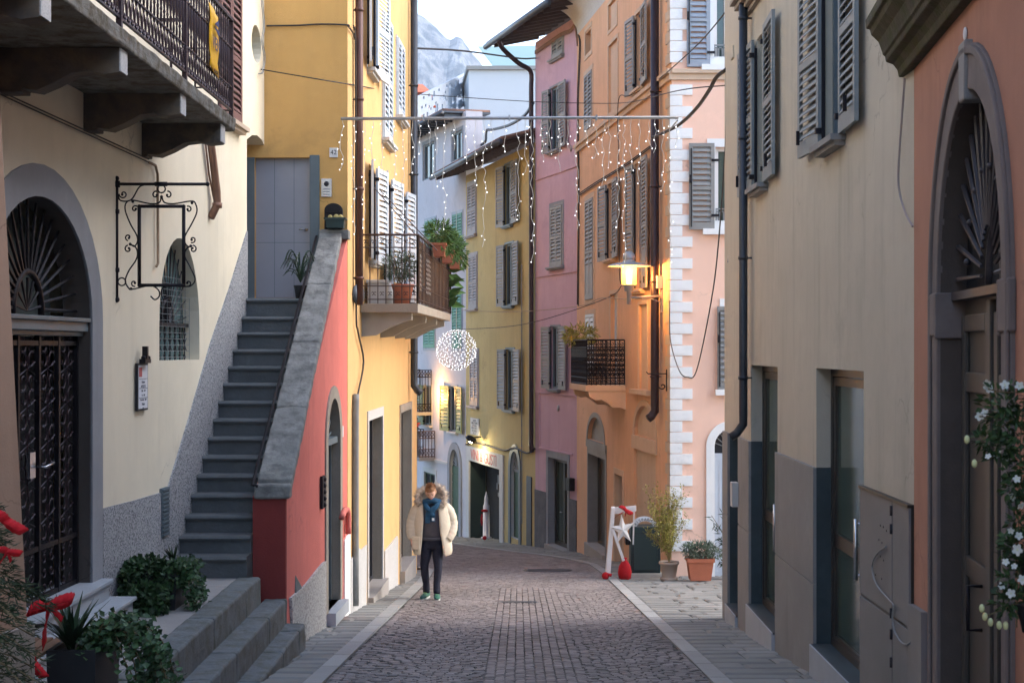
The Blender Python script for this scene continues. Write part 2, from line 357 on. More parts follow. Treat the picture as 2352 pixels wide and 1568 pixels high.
# ---------------------------------------------------------------- walls
class Wall:
    def __init__(s, a, b):
        s.a = Vector((a[0], a[1], 0)); d = Vector((b[0], b[1], 0))-s.a; s.L = d.length; s.u = d.normalized()
        s.n = Vector((s.u.y, -s.u.x, 0))
        if s.n.dot(-s.a) < 0: s.n = -s.n
        s.holes = []
    def p(s, u, z, n=0): return s.a+s.u*u+s.n*n+V(0,0,z)
    def hit(s, x, y=800., n=0):
        d = V((x-CX)/F, 1, 0); o = s.a+s.n*n; t = o.dot(s.n)/d.dot(s.n)
        q = d*t-s.a
        return q.dot(s.u), (CY-y)*t/F
    def box(s, mb, u0, u1, z0, z1, n0, n1):
        mb.obox(s.p(u0,z0,n0), s.u*(u1-u0), s.n*(n1-n0), V(0,0,z1-z0))
    def poly(s, mb, pts, n0, n1): mb.prism([s.p(u,z,n0) for u, z in pts], s.n*(n1-n0))
    def hole(s, pts, d=.18, mi=0): s.holes.append((pts, d, mi))
    def rect(s, xl, xr, yt, yb):
        u0, z1 = s.hit(xl, yt); z0 = s.hit(xl, yb)[1]; u1 = s.hit(xr)[0]
        return u0, u1, z0, z1
    def facade(s, H, m, z0=-9, z1=9, outer=None, body=3.5, name='wall', u0=0, u1=None, mats=None):
        u1 = s.L if u1 is None else u1
        outer = outer or [(u0,z0),(u1,z0),(u1,z1),(u0,z1)]
        mb = MB()
        loops = [[V(u,z,0) for u, z in outer]]+[[V(u,z,0) for u, z in h[0]] for h in s.holes]
        tri = geometry.tessellate_polygon(loops)
        flat = [v for l in loops for v in l]
        vs = [s.p(v.x, v.y) for v in flat]
        fs = []
        for t in tri:
            a, b, c = (vs[i] for i in t)
            fs.append(tuple(t) if (b-a).cross(c-a).dot(s.n) > 0 else tuple(t[::-1]))
        mb.add(vs, fs)
        for pts, d, mi in s.holes:
            mb.cur = mi; k = len(pts)
            a = [s.p(u,z) for u, z in pts]; b = [s.p(u,z,-d) for u, z in pts]
            mb.add(a+b, [(i, (i+1) % k, k+(i+1) % k, k+i) for i in range(k)])
        mb.cur = 0
        if body:
            a = [s.p(u,z) for u, z in outer]; b = [s.p(u,z,-body) for u, z in outer]; k = len(a)
            mb.add(a+b, [(i, (i+1) % k, k+(i+1) % k, k+i) for i in range(k)]+[tuple(range(k,2*k))])
        return mb.build(name, mats or m, H)
def archpts(u0, u1, z0, zs, zt, n=14):
    c = (u0+u1)/2; r = abs(u1-u0)/2
    lo, hi = min(u0,u1), max(u0,u1)
    return [(lo,z0),(hi,z0)]+[(c+r*math.cos(PI*i/n), zs+(zt-zs)*math.sin(PI*i/n)) for i in range(n+1)]
def ring(mb, W, u0, u1, z0, zs, zt, w, n0, n1, n=16, wt=None):
    u0, u1 = min(u0,u1), max(u0,u1); c = (u0+u1)/2; r = (u1-u0)/2; wt = wt or w
    W.box(mb, u0-w, u0, z0, zs, n0, n1); W.box(mb, u1, u1+w, z0, zs, n0, n1)
    a = [(c+r*math.cos(PI*i/n), zs+(zt-zs)*math.sin(PI*i/n)) for i in range(n+1)]
    b = [(c+(r+w)*math.cos(PI*i/n), zs+(zt-zs+wt)*math.sin(PI*i/n)) for i in range(n+1)]
    for i in range(n):
        q = [a[i], b[i], b[i+1], a[i+1]]
        mb.add([W.p(u,z,n1) for u, z in q]+[W.p(u,z,n0) for u, z in q], [(0,1,2,3),(0,3,7,4),(1,5,6,2)])
def leaf_mesh(mb, O, d, nr, w, h, slat=.065, th=.035, solid=0, rail=.07, mids=1):
    O = Vector(O); Z = V(0,0,1)
    def bx(a0, a1, z0, z1, t0=0, t1=th): mb.obox(O+d*a0+Z*z0+nr*t0, d*(a1-a0), nr*(t1-t0), Z*(z1-z0))
    st = min(rail, w*.2)
    bx(0, st, 0, h); bx(w-st, w, 0, h); bx(st, w-st, h-rail, h); bx(st, w-st, 0, rail*2)
    secs = [(rail*2, h-rail)]
    if h > 1.5 and mids:
        m = h*.46; bx(st, w-st, m, m+rail); secs = [(rail*2, m), (m+rail, h-rail)]
    if solid:
        m = h*solid; bx(st, w-st, rail*2, m, .008, th-.008); secs = [(max(a, m), b) for a, b in secs if b > m+.1]
    for a, b in secs:
        n = max(2, int((b-a)/slat)); q = (b-a)/n
        for i in range(n):
            z = a+(i+.5)*q
            o = O+d*st+Z*(z-q*.36)+nr*(th*.95)
            mb.obox(o, d*(w-2*st), -nr*th*.9+Z*q*.74, Z*.009+nr*.003)
def win(W, H, xl, xr, yt, yb, st='closed', sh='shutgrey', lf=None, depth=.18, surr=.09, sm='greystone', sill=True, pane='glass', slat=.065, fr='panelgrey', hard=True, mull=1, curtain=0, sillm=None, shdepth=0, rel=.0, ang=5, solid=0, lab=None, lintel=0, proud=.02):
    u0, u1, z0, z1 = W.rect(xl, xr, yt, yb)
    L = [W.hit(x)[0] for x in lf] if lf else None
    if u0 > u1:
        u0, u1 = u1, u0
        if L: L = L[::-1]
    W.hole([(u0,z0),(u1,z0),(u1,z1),(u0,z1)], depth)
    mb = MB()
    if surr:
        W.box(mb, u0-surr, u0, z0, z1+surr, -.01, proud); W.box(mb, u1, u1+surr, z0, z1+surr, -.01, proud); W.box(mb, u0, u1, z1, z1+surr+.001, -.01, proud)
        if st == 'closed' and not sill: W.box(mb, u0-surr, u1+surr, z0-surr, z0, -.01, proud)
        if lintel: W.box(mb, u0-surr-.08, u1+surr+.08, z1+surr, z1+surr+.07, 0, lintel); W.box(mb, u0-surr-.03, u1+surr+.03, z1+surr-.06, z1+surr, 0, lintel*.6)
        w = mb.build('window', sm, H, label=lab)
    fb = MB(); e = .06; n0, n1 = -depth-.02, -depth+.03
    W.box(fb, u0, u0+e, z0, z1, n0, n1); W.box(fb, u1-e, u1, z0, z1, n0, n1); W.box(fb, u0+e, u1-e, z1-e, z1, n0, n1); W.box(fb, u0+e, u1-e, z0, z0+e, n0, n1)
    if mull: c = (u0+u1)/2; W.box(fb, c-.035, c+.035, z0+e, z1-e, n0, n1+.005)
    if surr: fo = fb.build('sash_frame', fr, w)
    else: w = fb.build('window', fr, H, label=lab)
    g = MB(); W.box(g, u0+.02, u1-.02, z0+.02, z1-.02, -depth-.015, -depth-.005); g.build('pane', pane, w)
    if curtain:
        g = MB(); nn = 14
        for i in range(nn):
            a = u0+(u1-u0)*i/nn; g.obox(W.p(a, z0+.05, -depth-.06-.02*(i % 2)), W.u*(u1-u0)/nn+W.n*(.02 if i % 2 else -.02), V(0,0,z1-z0-.1), W.n*.004)
        g.build('curtain', 'white', w)
    h = z1-z0
    if st == 'closed':
        for k in (0, 1):
            s_ = MB(); hw = (u1-u0)/2-.006
            o = W.p(u0+.003 if k == 0 else u1-.003, z0+.01, -.03+shdepth)
            leaf_mesh(s_, o, W.u if k == 0 else -W.u, W.n, hw, h-.02, slat, solid=solid)
            s_.build('shutter', sh, w)
    elif st in ('open', 'openR', 'openL'):
        hs = []
        if L and st != 'openR': hs.append((u0, u0-L[0], -1))
        if L and st != 'openL': hs.append((u1, L[1]-u1, 1))
        for uu, wd, sg in hs:
            s_ = MB(); wd = max(.12, abs(wd)); a = math.radians(ang)
            d = W.u*sg*math.cos(a)+W.n*math.sin(a); nr = W.n*math.cos(a)-W.u*sg*math.sin(a)
            leaf_mesh(s_, W.p(uu+sg*(surr*.3), z0-.0, proud+.015), d, nr, wd, h, slat, solid=solid)
            s_.build('shutter', sh, w)
        if hard:
            b = MB()
            for uu, wd, sg in hs:
                o = W.p(uu+sg*wd*.75, z0+.10, .11)
                b.obox(o-W.u*.01, W.u*.02, W.n*.03, V(0,0,.13)); W.box(b, uu-.02, uu+.02, z0+.12, z0+.17, 0, .085); W.box(b, uu-.02, uu+.02, z1-.2, z1-.15, 0, .085)
                W.box(b, uu-sg*.02-.012, uu-sg*.02+.012, z0+.05, z1-.1, .0, .03)
            b.build('shutter_stay', 'iron', w)
    if sill:
        b = MB(); e = surr+.04
        W.box(b, u0-e, u1+e, z0-.05, z0, -.01, .13); W.box(b, u0-e+.03, u1+e-.03, z0-.09, z0-.05, -.01, .09); b.build('sill', sillm or sm, w)
    return w, (u0, u1, z0, z1)
def blind(W, H, xl, xr, yt, yb, m='pinkstone', surr=.08, name='blind_window', d=.05, arch=None):
    u0, u1, z0, z1 = W.rect(xl, xr, yt, yb)
    if u0 > u1: u0, u1 = u1, u0
    W.hole([(u0,z0),(u1,z0),(u1,z1),(u0,z1)], d)
    b = MB(); W.box(b, u0-.02, u1+.02, z0-.02, z1+.02, -d-.02, -d+.002)
    if surr:
        for q in ((u0-surr,u0,z0-surr,z1+surr),(u1,u1+surr,z0-surr,z1+surr),(u0,u1,z1,z1+surr),(u0,u1,z0-surr,z0)): W.box(b, *q, -.01, .018)
    return b.build(name, m, H), (u0, u1, z0, z1)
def frame_ring(b, W, u0, u1, z0, z1, e, n0, n1):
    W.box(b, u0, u0+e, z0, z1, n0, n1); W.box(b, u1-e, u1, z0, z1, n0, n1); W.box(b, u0+e, u1-e, z1-e, z1, n0, n1); W.box(b, u0+e, u1-e, z0, z0+e, n0, n1)
def _x(): pass
def pipe_on(W, H, x, yt, yb, r, m, name='downpipe', off=.1, foot=True, brackets=3, x2=None):
    u, z1 = W.hit(x, yt, off); z0 = W.hit(x, yb, off)[1]
    pts = [W.p(u, z1, off), W.p(u, z0, off)]
    if foot: pts += [W.p(u-.0, z0-.12, off), W.p(u-.01, z0-.22, off+.07), W.p(u-.02, z0-.27, off+.14)]
    b = MB(); b.tube(pts, r, 10)
    for i in range(brackets):
        z = z0+(z1-z0)*(i+.3)/brackets
        b.lathe([(r*1.15,-.02),(r*1.2,0),(r*1.15,.02)], W.p(u,z,off), 10); W.box(b, u-.01, u+.01, z-.01, z+.01, 0, off)
    return b.build(name, m, H)
def cable(name, pts, r, m, label, k=8, H=None, cat='cable', group=None):
    b = MB(); b.tube(catmull(pts, k), r, 5)
    return b.build(name, m, H, label=label if H is None or label else None, cat=cat if H is None else None, group=group)
def roof_slab(H, W, z, over, up=.35, ext=(0.3,.3), back=4, tiles=True, gut=True, m='wood', step=.19, slope=.3, rafters=.55):
    # eave: a soffit board with rafters, gutter and tiles running up behind it
    u0, u1 = -ext[0], W.L+ext[1]
    b = MB(); W.poly2 = None
    def sl(n): return z+(over-n)*slope
    b.add([W.p(u0,sl(over),over), W.p(u1,sl(over),over), W.p(u1,sl(-back),-back), W.p(u0,sl(-back),-back),
           W.p(u0,sl(over)+.06,over), W.p(u1,sl(over)+.06,over), W.p(u1,sl(-back)+.06,-back), W.p(u0,sl(-back)+.06,-back)],
          [(0,1,2,3),(4,5,6,7),(0,1,5,4),(1,2,6,5),(2,3,7,6),(3,0,4,7)])
    u = u0+.15
    while u < u1-.1:
        b.obox(W.p(u, sl(over-.06)-.13, over-.06), W.u*.09, W.n*(-over-.2)+V(0,0,(over+.2)*slope), V(0,0,.13)); u += rafters
    r = b.build('roof', m, H)
    t = MB(); u = u0
    while u < u1:
        t.tube([W.p(u+.09, sl(over+.03)+.08, over+.03), W.p(u+.09, sl(-back)+.08, -back)], .075, 6); u += step
    t.build('roof_tiles', 'tile', r)
    if gut:
        g = MB(); g.tube([W.p(u0-.02, sl(over)-.02, over+.08), W.p(u1+.02, sl(over)-.02, over+.08)], .085, 10); g.build('gutter', 'gutter', r)
    return r
# ================================================================ the ground
def XR(Y):
    t = [(0,1.72),(26.9,1.67),(29,1.65),(31.5,1.58),(32.9,1.37),(35.8,.67),(37.75,-.16),(42.7,-1.83),(60,-6)]
    for (a, b), (c, d) in zip(t, t[1:]):
        if Y <= c: return b+(d-b)*(Y-a)/(c-a)
    return -6
def XL(Y):
    t = [(0,-1.73),(26,-1.66),(29.5,-1.75),(32,-2.5),(36,-4.2),(42,-8),(60,-12)]
    for (a, b), (c, d) in zip(t, t[1:]):
        if Y <= c: return b+(d-b)*(Y-a)/(c-a)
    return -12
def sheet(name, m, x0, x1, Y0, Y1, dz, kind='structure', nx=2, ny=30):
    b = MB(); vs = []
    for j in range(ny+1):
        Y = Y0+(Y1-Y0)*j/ny
        for i in range(nx+1):
            a = x0(Y) if callable(x0) else x0; c = x1(Y) if callable(x1) else x1
            vs.append(V(a+(c-a)*i/nx, Y, gz(Y)+dz))
    b.add(vs, [(j*(nx+1)+i, j*(nx+1)+i+1, (j+1)*(nx+1)+i+1, (j+1)*(nx+1)+i) for j in range(ny) for i in range(nx)])
    return b
b = sheet('ground', 'ground', -60, 60, -20, 62, -.06, ny=40)
k = len(b.v); zf = gz(62)-.06
b.add([V(-60,62,zf), V(60,62,zf), V(900,2600,zf-3), V(-900,2600,zf-3)], [(0,1,2,3)])
b.build('ground', 'ground', kind='structure')
def pave(b, x, Y, w, l, z, h, g=.006, j=.004):
    # one stone with a slightly domed, chamfered top
    x0, x1, y0, y1 = x+g, x+w-g, Y+g, Y+l-g
    jj = [RN.uniform(-g, g)*.75 for _ in range(8)]; t = RN.uniform(-j, j); t2 = RN.uniform(-j, j); c = min(w, l)*.1
    q = [(x0+jj[0], y0+jj[1]), (x1+jj[2], y0+jj[3]), (x1+jj[4], y1+jj[5]), (x0+jj[6], y1+jj[7])]
    cx, cy = (x0+x1)/2, (y0+y1)/2
    lo = [V(a, bb, gz(bb)+z-.03) for a, bb in q]
    mid = [V(a, bb, gz(bb)+z+h-c*.5+(t if i in (0,3) else t2)) for i, (a, bb) in enumerate(q)]
    top = [V(a+(c if a < cx else -c), bb+(c if bb < cy else -c), gz(bb)+z+h+(t if i in (0,3) else t2)) for i, (a, bb) in enumerate(q)]
    b.add(lo+mid+top, [(0,1,5,4),(1,2,6,5),(2,3,7,6),(3,0,4,7),(4,5,9,8),(5,6,10,9),(6,7,11,10),(7,4,8,11),(8,9,10,11)])
road = sheet('road', 'mortar', lambda Y: XL(Y)-.02, lambda Y: XR(Y)+.02, 4, 58, -.006, ny=80)
road.build('road_bed', 'mortar', kind='structure')
b = MB(); Y = 8.5
row = 0
while Y < 50:
    l = RN.uniform(.075, .098) if Y < 30 else .12
    x = XL(Y)+RN.uniform(0,.05); xe = XR(Y); mid = Y < 24
    wob = .02*math.sin(Y*1.7)
    # rows bow gently, as setts laid by hand do
    while x < xe-.05:
        if mid and -.30 <= x < .52: x = .52; continue
        w = RN.uniform(.085, .125) if Y < 30 else RN.uniform(.12,.17)
        if mid and x < -.30 and x+w > -.33: w = -.30-x
        if x+w > xe: w = xe-x
        if w < .03: x += w; continue
        s_ = abs(x-.1)-.4; arc = (.55*math.sin(PI*min(1,max(0,s_/1.3)))-.25*s_ if mid else .10*math.sin((x+1.7)*1.85))+wob
        pave(b, x, Y+arc, w, l, -.006, .014 if Y < 17 else .010, .0075 if Y < 17 else .0045, .0045 if Y < 17 else .003)
        x += w
    Y += l; row += 1
for k in range(9):
    Y = 8.5+RN.uniform(0,.1)
    while Y < 24:
        l = RN.uniform(.085,.15); pave(b, -.30+k*.0911, Y, .0911, l, -.006, .014, .0055, .004); Y += l
b.build('road', 'sett', kind='structure')
def slabs(name, xa, xb, Y0, Y1, m='slab', lmin=.26, lmax=.46, wmin=.3, wmax=.75, tilt=0):
    b = MB(); Y = Y0
    while Y < Y1:
        l = RN.uniform(lmin, lmax); a = xa(Y); e = xb(Y); x = a
        while x < e-.02:
            w = RN.uniform(wmin, wmax)
            if e-(x+w) < wmin*.5: w = e-x
            pave(b, x, Y, w, l, -.022, .024, .0055, .005); x += w
        Y += l
    return b.build(name, m, kind='structure')
slabs('pavement', lambda Y: -2.95, lambda Y: XL(Y)-.17, 8, 29.5)
slabs('pavement', lambda Y: XR(Y)+.17, lambda Y: 2.95 if Y < 18.7 else 9, 8, 31)
slabs('pavement', lambda Y: XR(Y)+.17, lambda Y: 3.0, 31, 44, lmin=.4, lmax=.7)
slabs('pavement', lambda Y: XR(Y)+.17, lambda Y: 2, 44, 56, lmin=.6, lmax=.9, wmin=.6, wmax=1)
b = sheet('x', 'mortar', -3.2, 9, 6, 58, -.03, ny=60); b.build('pavement_bed', 'mortar', kind='structure')
b = MB()
for fn, sg in ((XR, 1), (XL, -1)):
    Y = 8
    while Y < (50 if sg > 0 else 30):
        l = RN.uniform(.8, 1.2); s = 0.006
        x0, x1 = fn(Y), fn(Y+l); w = .165*sg
        q = [V(x0,Y+s,gz(Y)), V(x0+w,Y+s,gz(Y)), V(x1+w,Y+l-s,gz(Y+l)), V(x1,Y+l-s,gz(Y+l))]
        b.add([v-V(0,0,.04) for v in q]+[v+V(0,0,.018) for v in q], [(4,5,6,7),(0,1,5,4),(1,2,6,5),(2,3,7,6),(3,0,4,7)])
        Y += l
b.build('kerb_strip', 'strip', kind='structure')
# terrace before the cream house
TZ = -2.37
b = MB(); Y = 6.5
while Y < 14.6:
    l = min(RN.uniform(1.1,1.5), 14.72-Y); x = -3.9
    for w in (.44, .56): 
        b.box(x+.004, x+w-.004, Y+.004, Y+l-.004, -3.4, TZ+RN.uniform(-.002,.002)); x += w
    Y += l
wear(b.build('terrace', 'terracestone', kind='structure', bevel=.004), .006, .3, 3)
st = thing('terrace_steps', 'worn mossy grey stone steps leading from the street up to the house terrace', 'steps', (-2.6, 12, -3))
for (xa, xb, zt, Yb) in ((-2.9,-2.66,TZ+.012,14.7), (-2.68,-2.43,TZ-.26,15.0), (-2.5,-2.24,TZ-.52,15.0)):
    b = MB(); Y = 6.5
    while Y < Yb:
        l = min(RN.uniform(.9,1.7), Yb-Y)
        j = RN.uniform(-.006,.006)
        b.box(xa+.002, xb+j, Y+.006, Y+l-.006, -3.6, zt+j*.6); Y += l
    wear(b.build('step', 'kerbstone', st, bevel=.022), .022, .16, 4)

# ================================================================ cream house
def line(x0, y0, k): return lambda Y: x0+k*(Y-y0)
fc = line(-3.62, 13.54, .0378)
WC = Wall((fc(7.0), 7.0), (fc(19.25), 19.25))
H = thing('cream_house', 'cream plastered house with an arched portal, long wrought iron balcony and arched window', 'house', (-3.8, 13, TZ))
uN = WC.hit(567)[0]; uE = WC.L
zN = 460*19.0/F
# portal
ua, ub = WC.hit(209)[0], WC.hit(209)[0]-2.24
zs, zt, zb = (CY-735)*12.2/F, (CY-452)*11.1/F, TZ+.36
ua, ub = min(ua,ub), max(ua,ub)
WC.hole(archpts(ua, ub, zb-.02, zs, zt, 20), .24, 1)
p = MB(); ring(p, WC, ua, ub, TZ, zs, zt, .27, -.01, .015, 20, wt=.25)
portal = p.build('door_surround', 'greystone', H)
g = MB(); e = -.12
for i in range(19):
    a = PI*(i+.5)/19; cu = (ua+ub)/2; r = (ub-ua)/2
    g.tube([WC.p(cu+.30*math.cos(a), zs+.04+.33*math.sin(a), e), WC.p(cu+(r-.02)*math.cos(a), zs+(zt-zs-.02)*math.sin(a), e)], [.017,.011], 5)
for i in range(7):
    a = PI*(i+.5)/7; g.tube([WC.p((ua+ub)/2, zs+.05, e), WC.p((ua+ub)/2+.27*math.cos(a), zs+.03+.28*math.sin(a), e)], [.006,.013], 5)
cu = (ua+ub)/2
g.tube([WC.p(cu+.30*math.cos(PI*i/12), zs+.02+.34*math.sin(PI*i/12), e) for i in range(13)], .028, 6)
g.build('fanlight_grille', 'iron', portal)
g = MB(); WC.box(g, ua+.01, ub-.01, zs-.10, zs-.02, -.2, -.02); WC.box(g, ua+.01, ub-.01, zs-.02, zs+.015, -.21, .005); WC.box(g, ua+.01, ub-.01, zs-.14, zs-.10, -.18, -.06); g.build('transom', 'panelgrey', portal, bevel=.006)
g = MB(); WC.poly(g, archpts(ua, ub, zs+.02, zs+.03, zt, 18), -.36, -.35); g.build('fanlight_pane', mat('portal_fanlight_glass', (.10,.125,.125), .25, .3, 1.2, bump=0), portal)
b = MB(); WC.box(b, ua, ub, zb, zs-.14, -.34, -.33); b.build('door_recess', 'dark', portal)
gate = MB(); nw = 5
for i in range(nw+1):
    u = ua+.04+(ub-ua-.08)*i/nw; WC.box(gate, u-.018, u+.018, zb, zs-.14, -.14, -.10)
for z in (zb+.02, zb+.42, zs-.2): WC.box(gate, ua, ub, z-.02, z+.02, -.135, -.105)
gp = gate.build('gate', 'iron', portal)
g = MB(); 
for i in range(nw):
    uc = ua+.04+(ub-ua-.08)*(i+.5)/nw; hw = (ub-ua-.08)/nw/2-.02
    zz = zb+.5; rows = 5; dz = (zs-.25-zz)/rows
    for r in range(rows+1):
        z = zz+dz*r-.02
        for sg in (-1, 1):
            for up in (-1, 1):
                c = WC.p(uc+sg*hw*.45, z+up*.07, -.12)
                g.tube(spiral(c, hw*.12, hw*.42, 0, 5.2, WC.u*sg, V(0,0,1)*up, 10), .006, 4)
    for r in range(rows):
        z = zz+dz*r
        for sg in (-1, 1): g.tube([WC.p(uc+sg*hw*.8, z+.1, -.12), WC.p(uc, z+dz/2, -.12), WC.p(uc+sg*hw*.8, z+dz-.1, -.12)], .006, 4)
        g.tube([WC.p(uc, z+.05, -.12), WC.p(uc, z+dz-.05, -.12)], .005, 4)
    for q in range(3):
        for sg in (-1,1): g.tube(spiral(WC.p(uc+sg*hw*.4, zb+.09+q*.12, -.12), .01, .05, 0, 6, WC.u*sg, V(0,0,1), 10), .006, 4)
g.build('gate_scrollwork', 'ironp', portal)
g = MB(); WC.box(g, ua+1.05, ua+1.16, zb+1.0, zb+1.2, -.10, -.07); g.tube([WC.p(ua+1.2,zb+1.08,-.07), WC.p(ua+1.2,zb+1.08,0), WC.p(ua+1.36,zb+1.1,0)], .012, 6); g.build('handle', 'steel', portal)
# marble steps
s2 = MB(); s2.obox((-3.75,8.5,TZ), (.36,0,0), (.005,4.0,0), (0,0,.15)); s2.obox((-3.75,8.5,TZ+.16), (.385,0,0), (.008,4.03,0), (0,0,.03))
s2.obox((-3.78,8.5,TZ+.19), (.20,0,0), (.005,3.93,0), (0,0,.13)); s2.obox((-3.95,8.5,TZ+.325), (.4,0,0), (.008,3.96,0), (0,0,.035))
s2.build('doorstep', 'marble', H, bevel=.006)
# arched window
ua, ub = WC.hit(366)[0], WC.hit(458)[0]; z0, zs_, zt_ = (CY-827)*15.0/F, (CY-745)*15.0/F, (CY-548)*15.08/F
ua, ub = min(ua,ub), max(ua,ub); cu = (ua+ub)/2; r = (ub-ua)/2
WC.hole(archpts(ua, ub, z0, zs_, zt_, 18), .2, 0)
w = MB(); e = -.14; WC.box(w, ua, ub, zs_-.02, zs_+.02, e-.02, e+.02)
w.tube([WC.p(cu+.20*math.cos(PI*i/12), zs_+.02+.26*math.sin(PI*i/12), e) for i in range(13)], .018, 5)
for i in range(15):
    a = PI*(i+.5)/15; w.tube([WC.p(cu+.05*math.cos(a), zs_+.05*math.sin(a), e), WC.p(cu+(r-.03)*math.cos(a), zs_+(zt_-zs_-.03)*math.sin(a), e)], .008, 4)
for i in range(8):
    u = ua+(ub-ua)*(i+.5)/8
    w.tube([WC.p(u, z0, e), WC.p(u, zs_, e)], .008, 4)
    for z in (z0+.05, zs_-.08):
        w.tube(spiral(WC.p(u,z,e), .01, .045, 0, 6, WC.u, V(0,0,1), 10), .006, 4)
    for sg in (-1, 1): w.tube([WC.p(u-sg*.07, z0+.1, e), WC.p(u+sg*.07, zs_-.14, e)], .005, 4)
ww = w.build('window', 'iron', H, label='arched window with radiating iron bars')
w = MB(); WC.poly(w, archpts(ua, ub, z0, zs_, zt_, 16), -.19, -.18); w.build('pane', mat('teal_glass', (.12,.2,.21), .15, .3, 1.0, bump=0), ww)
w = MB()
for i in range(9):
    u = ua+(ub-ua)*(i+.5)/9; hh = zs_+(zt_-zs_)*math.sqrt(max(0,1-((u-cu)/r)**2))*.72
    w.tube([WC.p(u, z0, e+.05), WC.p(u, hh, e+.05)], .003, 3)
for i in range(14):
    z = z0+(zt_-z0)*.7*(i+.5)/14; w.tube([WC.p(ua+.05, z, e+.05), WC.p(ub-.1, z, e+.05)], .003, 3)
w.build('wire_mesh', 'cablegrey', ww)
# oval window, high up by the yellow house
uo, zo = WC.hit(589, 102); ro = abs(WC.hit(600)[0]-WC.hit(578)[0])/2; rz = 43*18.7/F
WC.hole([(uo+ro*math.cos(2*PI*i/20), zo+rz*math.sin(2*PI*i/20)) for i in range(20)], .2, 0)
w = MB(); WC.poly(w, [(uo+ro*1.05*math.cos(2*PI*i/20), zo+rz*1.05*math.sin(2*PI*i/20)) for i in range(20)], -.2, -.19); ow = w.build('window', 'glass', H, label='oval window')
w = MB(); WC.box(w, uo-ro, uo+ro, zo-.03, zo+.0, -.19, -.16); WC.box(w, uo-.012, uo+.012, zo-rz, zo+rz, -.18, -.16); w.build('sash_frame', 'cablegrey', ow)
# shuttered balcony window
win(WC, H, 500, 549, -60, 262, 'closed', 'shutbrown', surr=0, sill=True, sm='quoin2', shdepth=.04, solid=.0, slat=.075)
u2 = uN
ZT = 7.3
outer = [(0,-6),(u2,-6),(u2,zN-.02)]+[(u2+(uE-u2)*t, zN+.12*math.sin(t*PI*.9)) for t in (.25,.5,.75)]+[(uE,zN),(uE,ZT),(0,ZT)]
WC.facade(H, None, outer=outer, mats=['cream','darkportal'], body=.5)
b = MB(); b.box(-9, -4.15, 6.0, 18.2, -6, 7.3); b.build('unseen_rear_mass', 'cream', H)
# pebble-dash plinth following the stairs
def pl(W, H, pts, n, m, name='plinth'):
    q = [W.hit(x, y) for x, y in pts]; b = MB(); W.poly(b, q, -.02, n); return b.build(name, m, H)
pl(WC, H, [(233,1395),(233,1167),(300,1150),(366,1131),(384,1118),(432,960),(483,784),(524,665),(566,530),(566,720),(480,1100),(388,1400)], .018, 'pebble')
b = MB(); u_, z_ = WC.hit(366,1122); u2_, z2_ = WC.hit(382,1227); WC.box(b, u_, u2_, z2_, z_, 0, .03)
for i in range(12): WC.box(b, u_+.01, u2_-.01, z2_+(z_-z2_)*i/12+.01, z2_+(z_-z2_)*i/12+.03, .03, .04)
b.build('vent_grille', 'panelgrey', H)
# balcony
bal = MB(); bx0, bx1, bz0, bz1, by0, by1 = -3.75, -2.82, 2.16, 2.29, 6.5, 14.2
bal.box(bx0, bx1, by0, by1, bz0, bz1)
bs = wear(bal.build('balcony', 'rawstone', H, bevel=.015), .03, .12, 6)
for Yc in (8.5, 10.2, 12.03, 13.66):
    q = [(-3.8,2.16),(-2.86,2.16),(-2.86,1.98),(-2.98,1.965),(-3.08,1.99),(-3.2,1.975),(-3.34,1.90),(-3.46,1.85),(-3.56,1.865),(-3.56,1.84),(-3.8,1.84)]
    c = MB(); c.prism([V(x, Yc, z) for x, z in q], (0,.19,0)); c.build('corbel', 'darkstone', bs, bevel=.006)
    c = MB(); c.box(-2.862,-2.852, Yc+.004, Yc+.186, 1.99, 2.155); c.build('corbel_face', 'whitestone', bs)
c = MB(); zr = 3.27; xr_ = -2.86
for z, t in ((zr,.022),(2.99,.010),(2.37,.012),(2.60,.010)):
    c.box(xr_-t, xr_+t, 6.5, by1, z-t*.7, z+t*.7); c.box(-3.6, xr_, by1-2*t, by1, z-t*.7, z+t*.7)
for Y in (6.6, 8.2, 10.2, 12.2, 14.18): c.box(xr_-.02, xr_+.02, Y-.02, Y+.02, 2.29, zr)
rail = c.build('railing', 'ironp', bs)
def spin(x, Y, base=None):
    if base is None:
        s_ = MB(); s_.lathe([(.008,2.60),(.011,2.66),(.008,2.70),(.013,2.72),(.008,2.74),(.013,2.80),(.016,2.95),(.009,2.97),(.017,2.985),(.009,3.0),(.012,3.10),(.009,3.16),(.013,3.18),(.008,3.2),(.009,3.26)], (x,Y,0), 6)
        return s_.build('baluster', 'ironp', bs)
    o = base.copy(); COL.objects.link(o); o.location = V(x,Y,0)-base['p0']; return o
s0 = spin(xr_, 7.0); WO[s0] = WO[bs]
sc0 = MB()
for sg in (-1, 1):
    sc0.tube(catmull([V(xr_,7+sg*.0,2.38), V(xr_,7+sg*.045,2.42), V(xr_,7+sg*.03,2.50), V(xr_,7-sg*.0,2.56), V(xr_,7-sg*.03,2.59)], 4), .008, 4)
    sc0.tube(spiral(V(xr_,7+sg*.022,2.42), .006, .03, 0, 6.5, V(0,1,0), V(0,0,1), 12), .006, 4)
s1 = sc0.build('scroll', 'ironp', bs)
Y = 7.085
while Y < 14.1:
    for q in (s0, s1):
        if q is s1 and int(Y*100) % 2: pass
        o = q.copy(); COL.objects.link(o); o.location = (0, Y-7.0, 0)
    Y += .105
for i in range(5):
    o = s0.copy(); COL.objects.link(o); o.location = (-.12*(i+1), 14.18-7.0, 0)
bn = thing('sale_banner', 'crumpled yellow banner with dark lettering tied to the iron balcony railing', 'banner', (-2.82, 12.95, 2.5))
vs = []; b = MB(); b.smooth = True
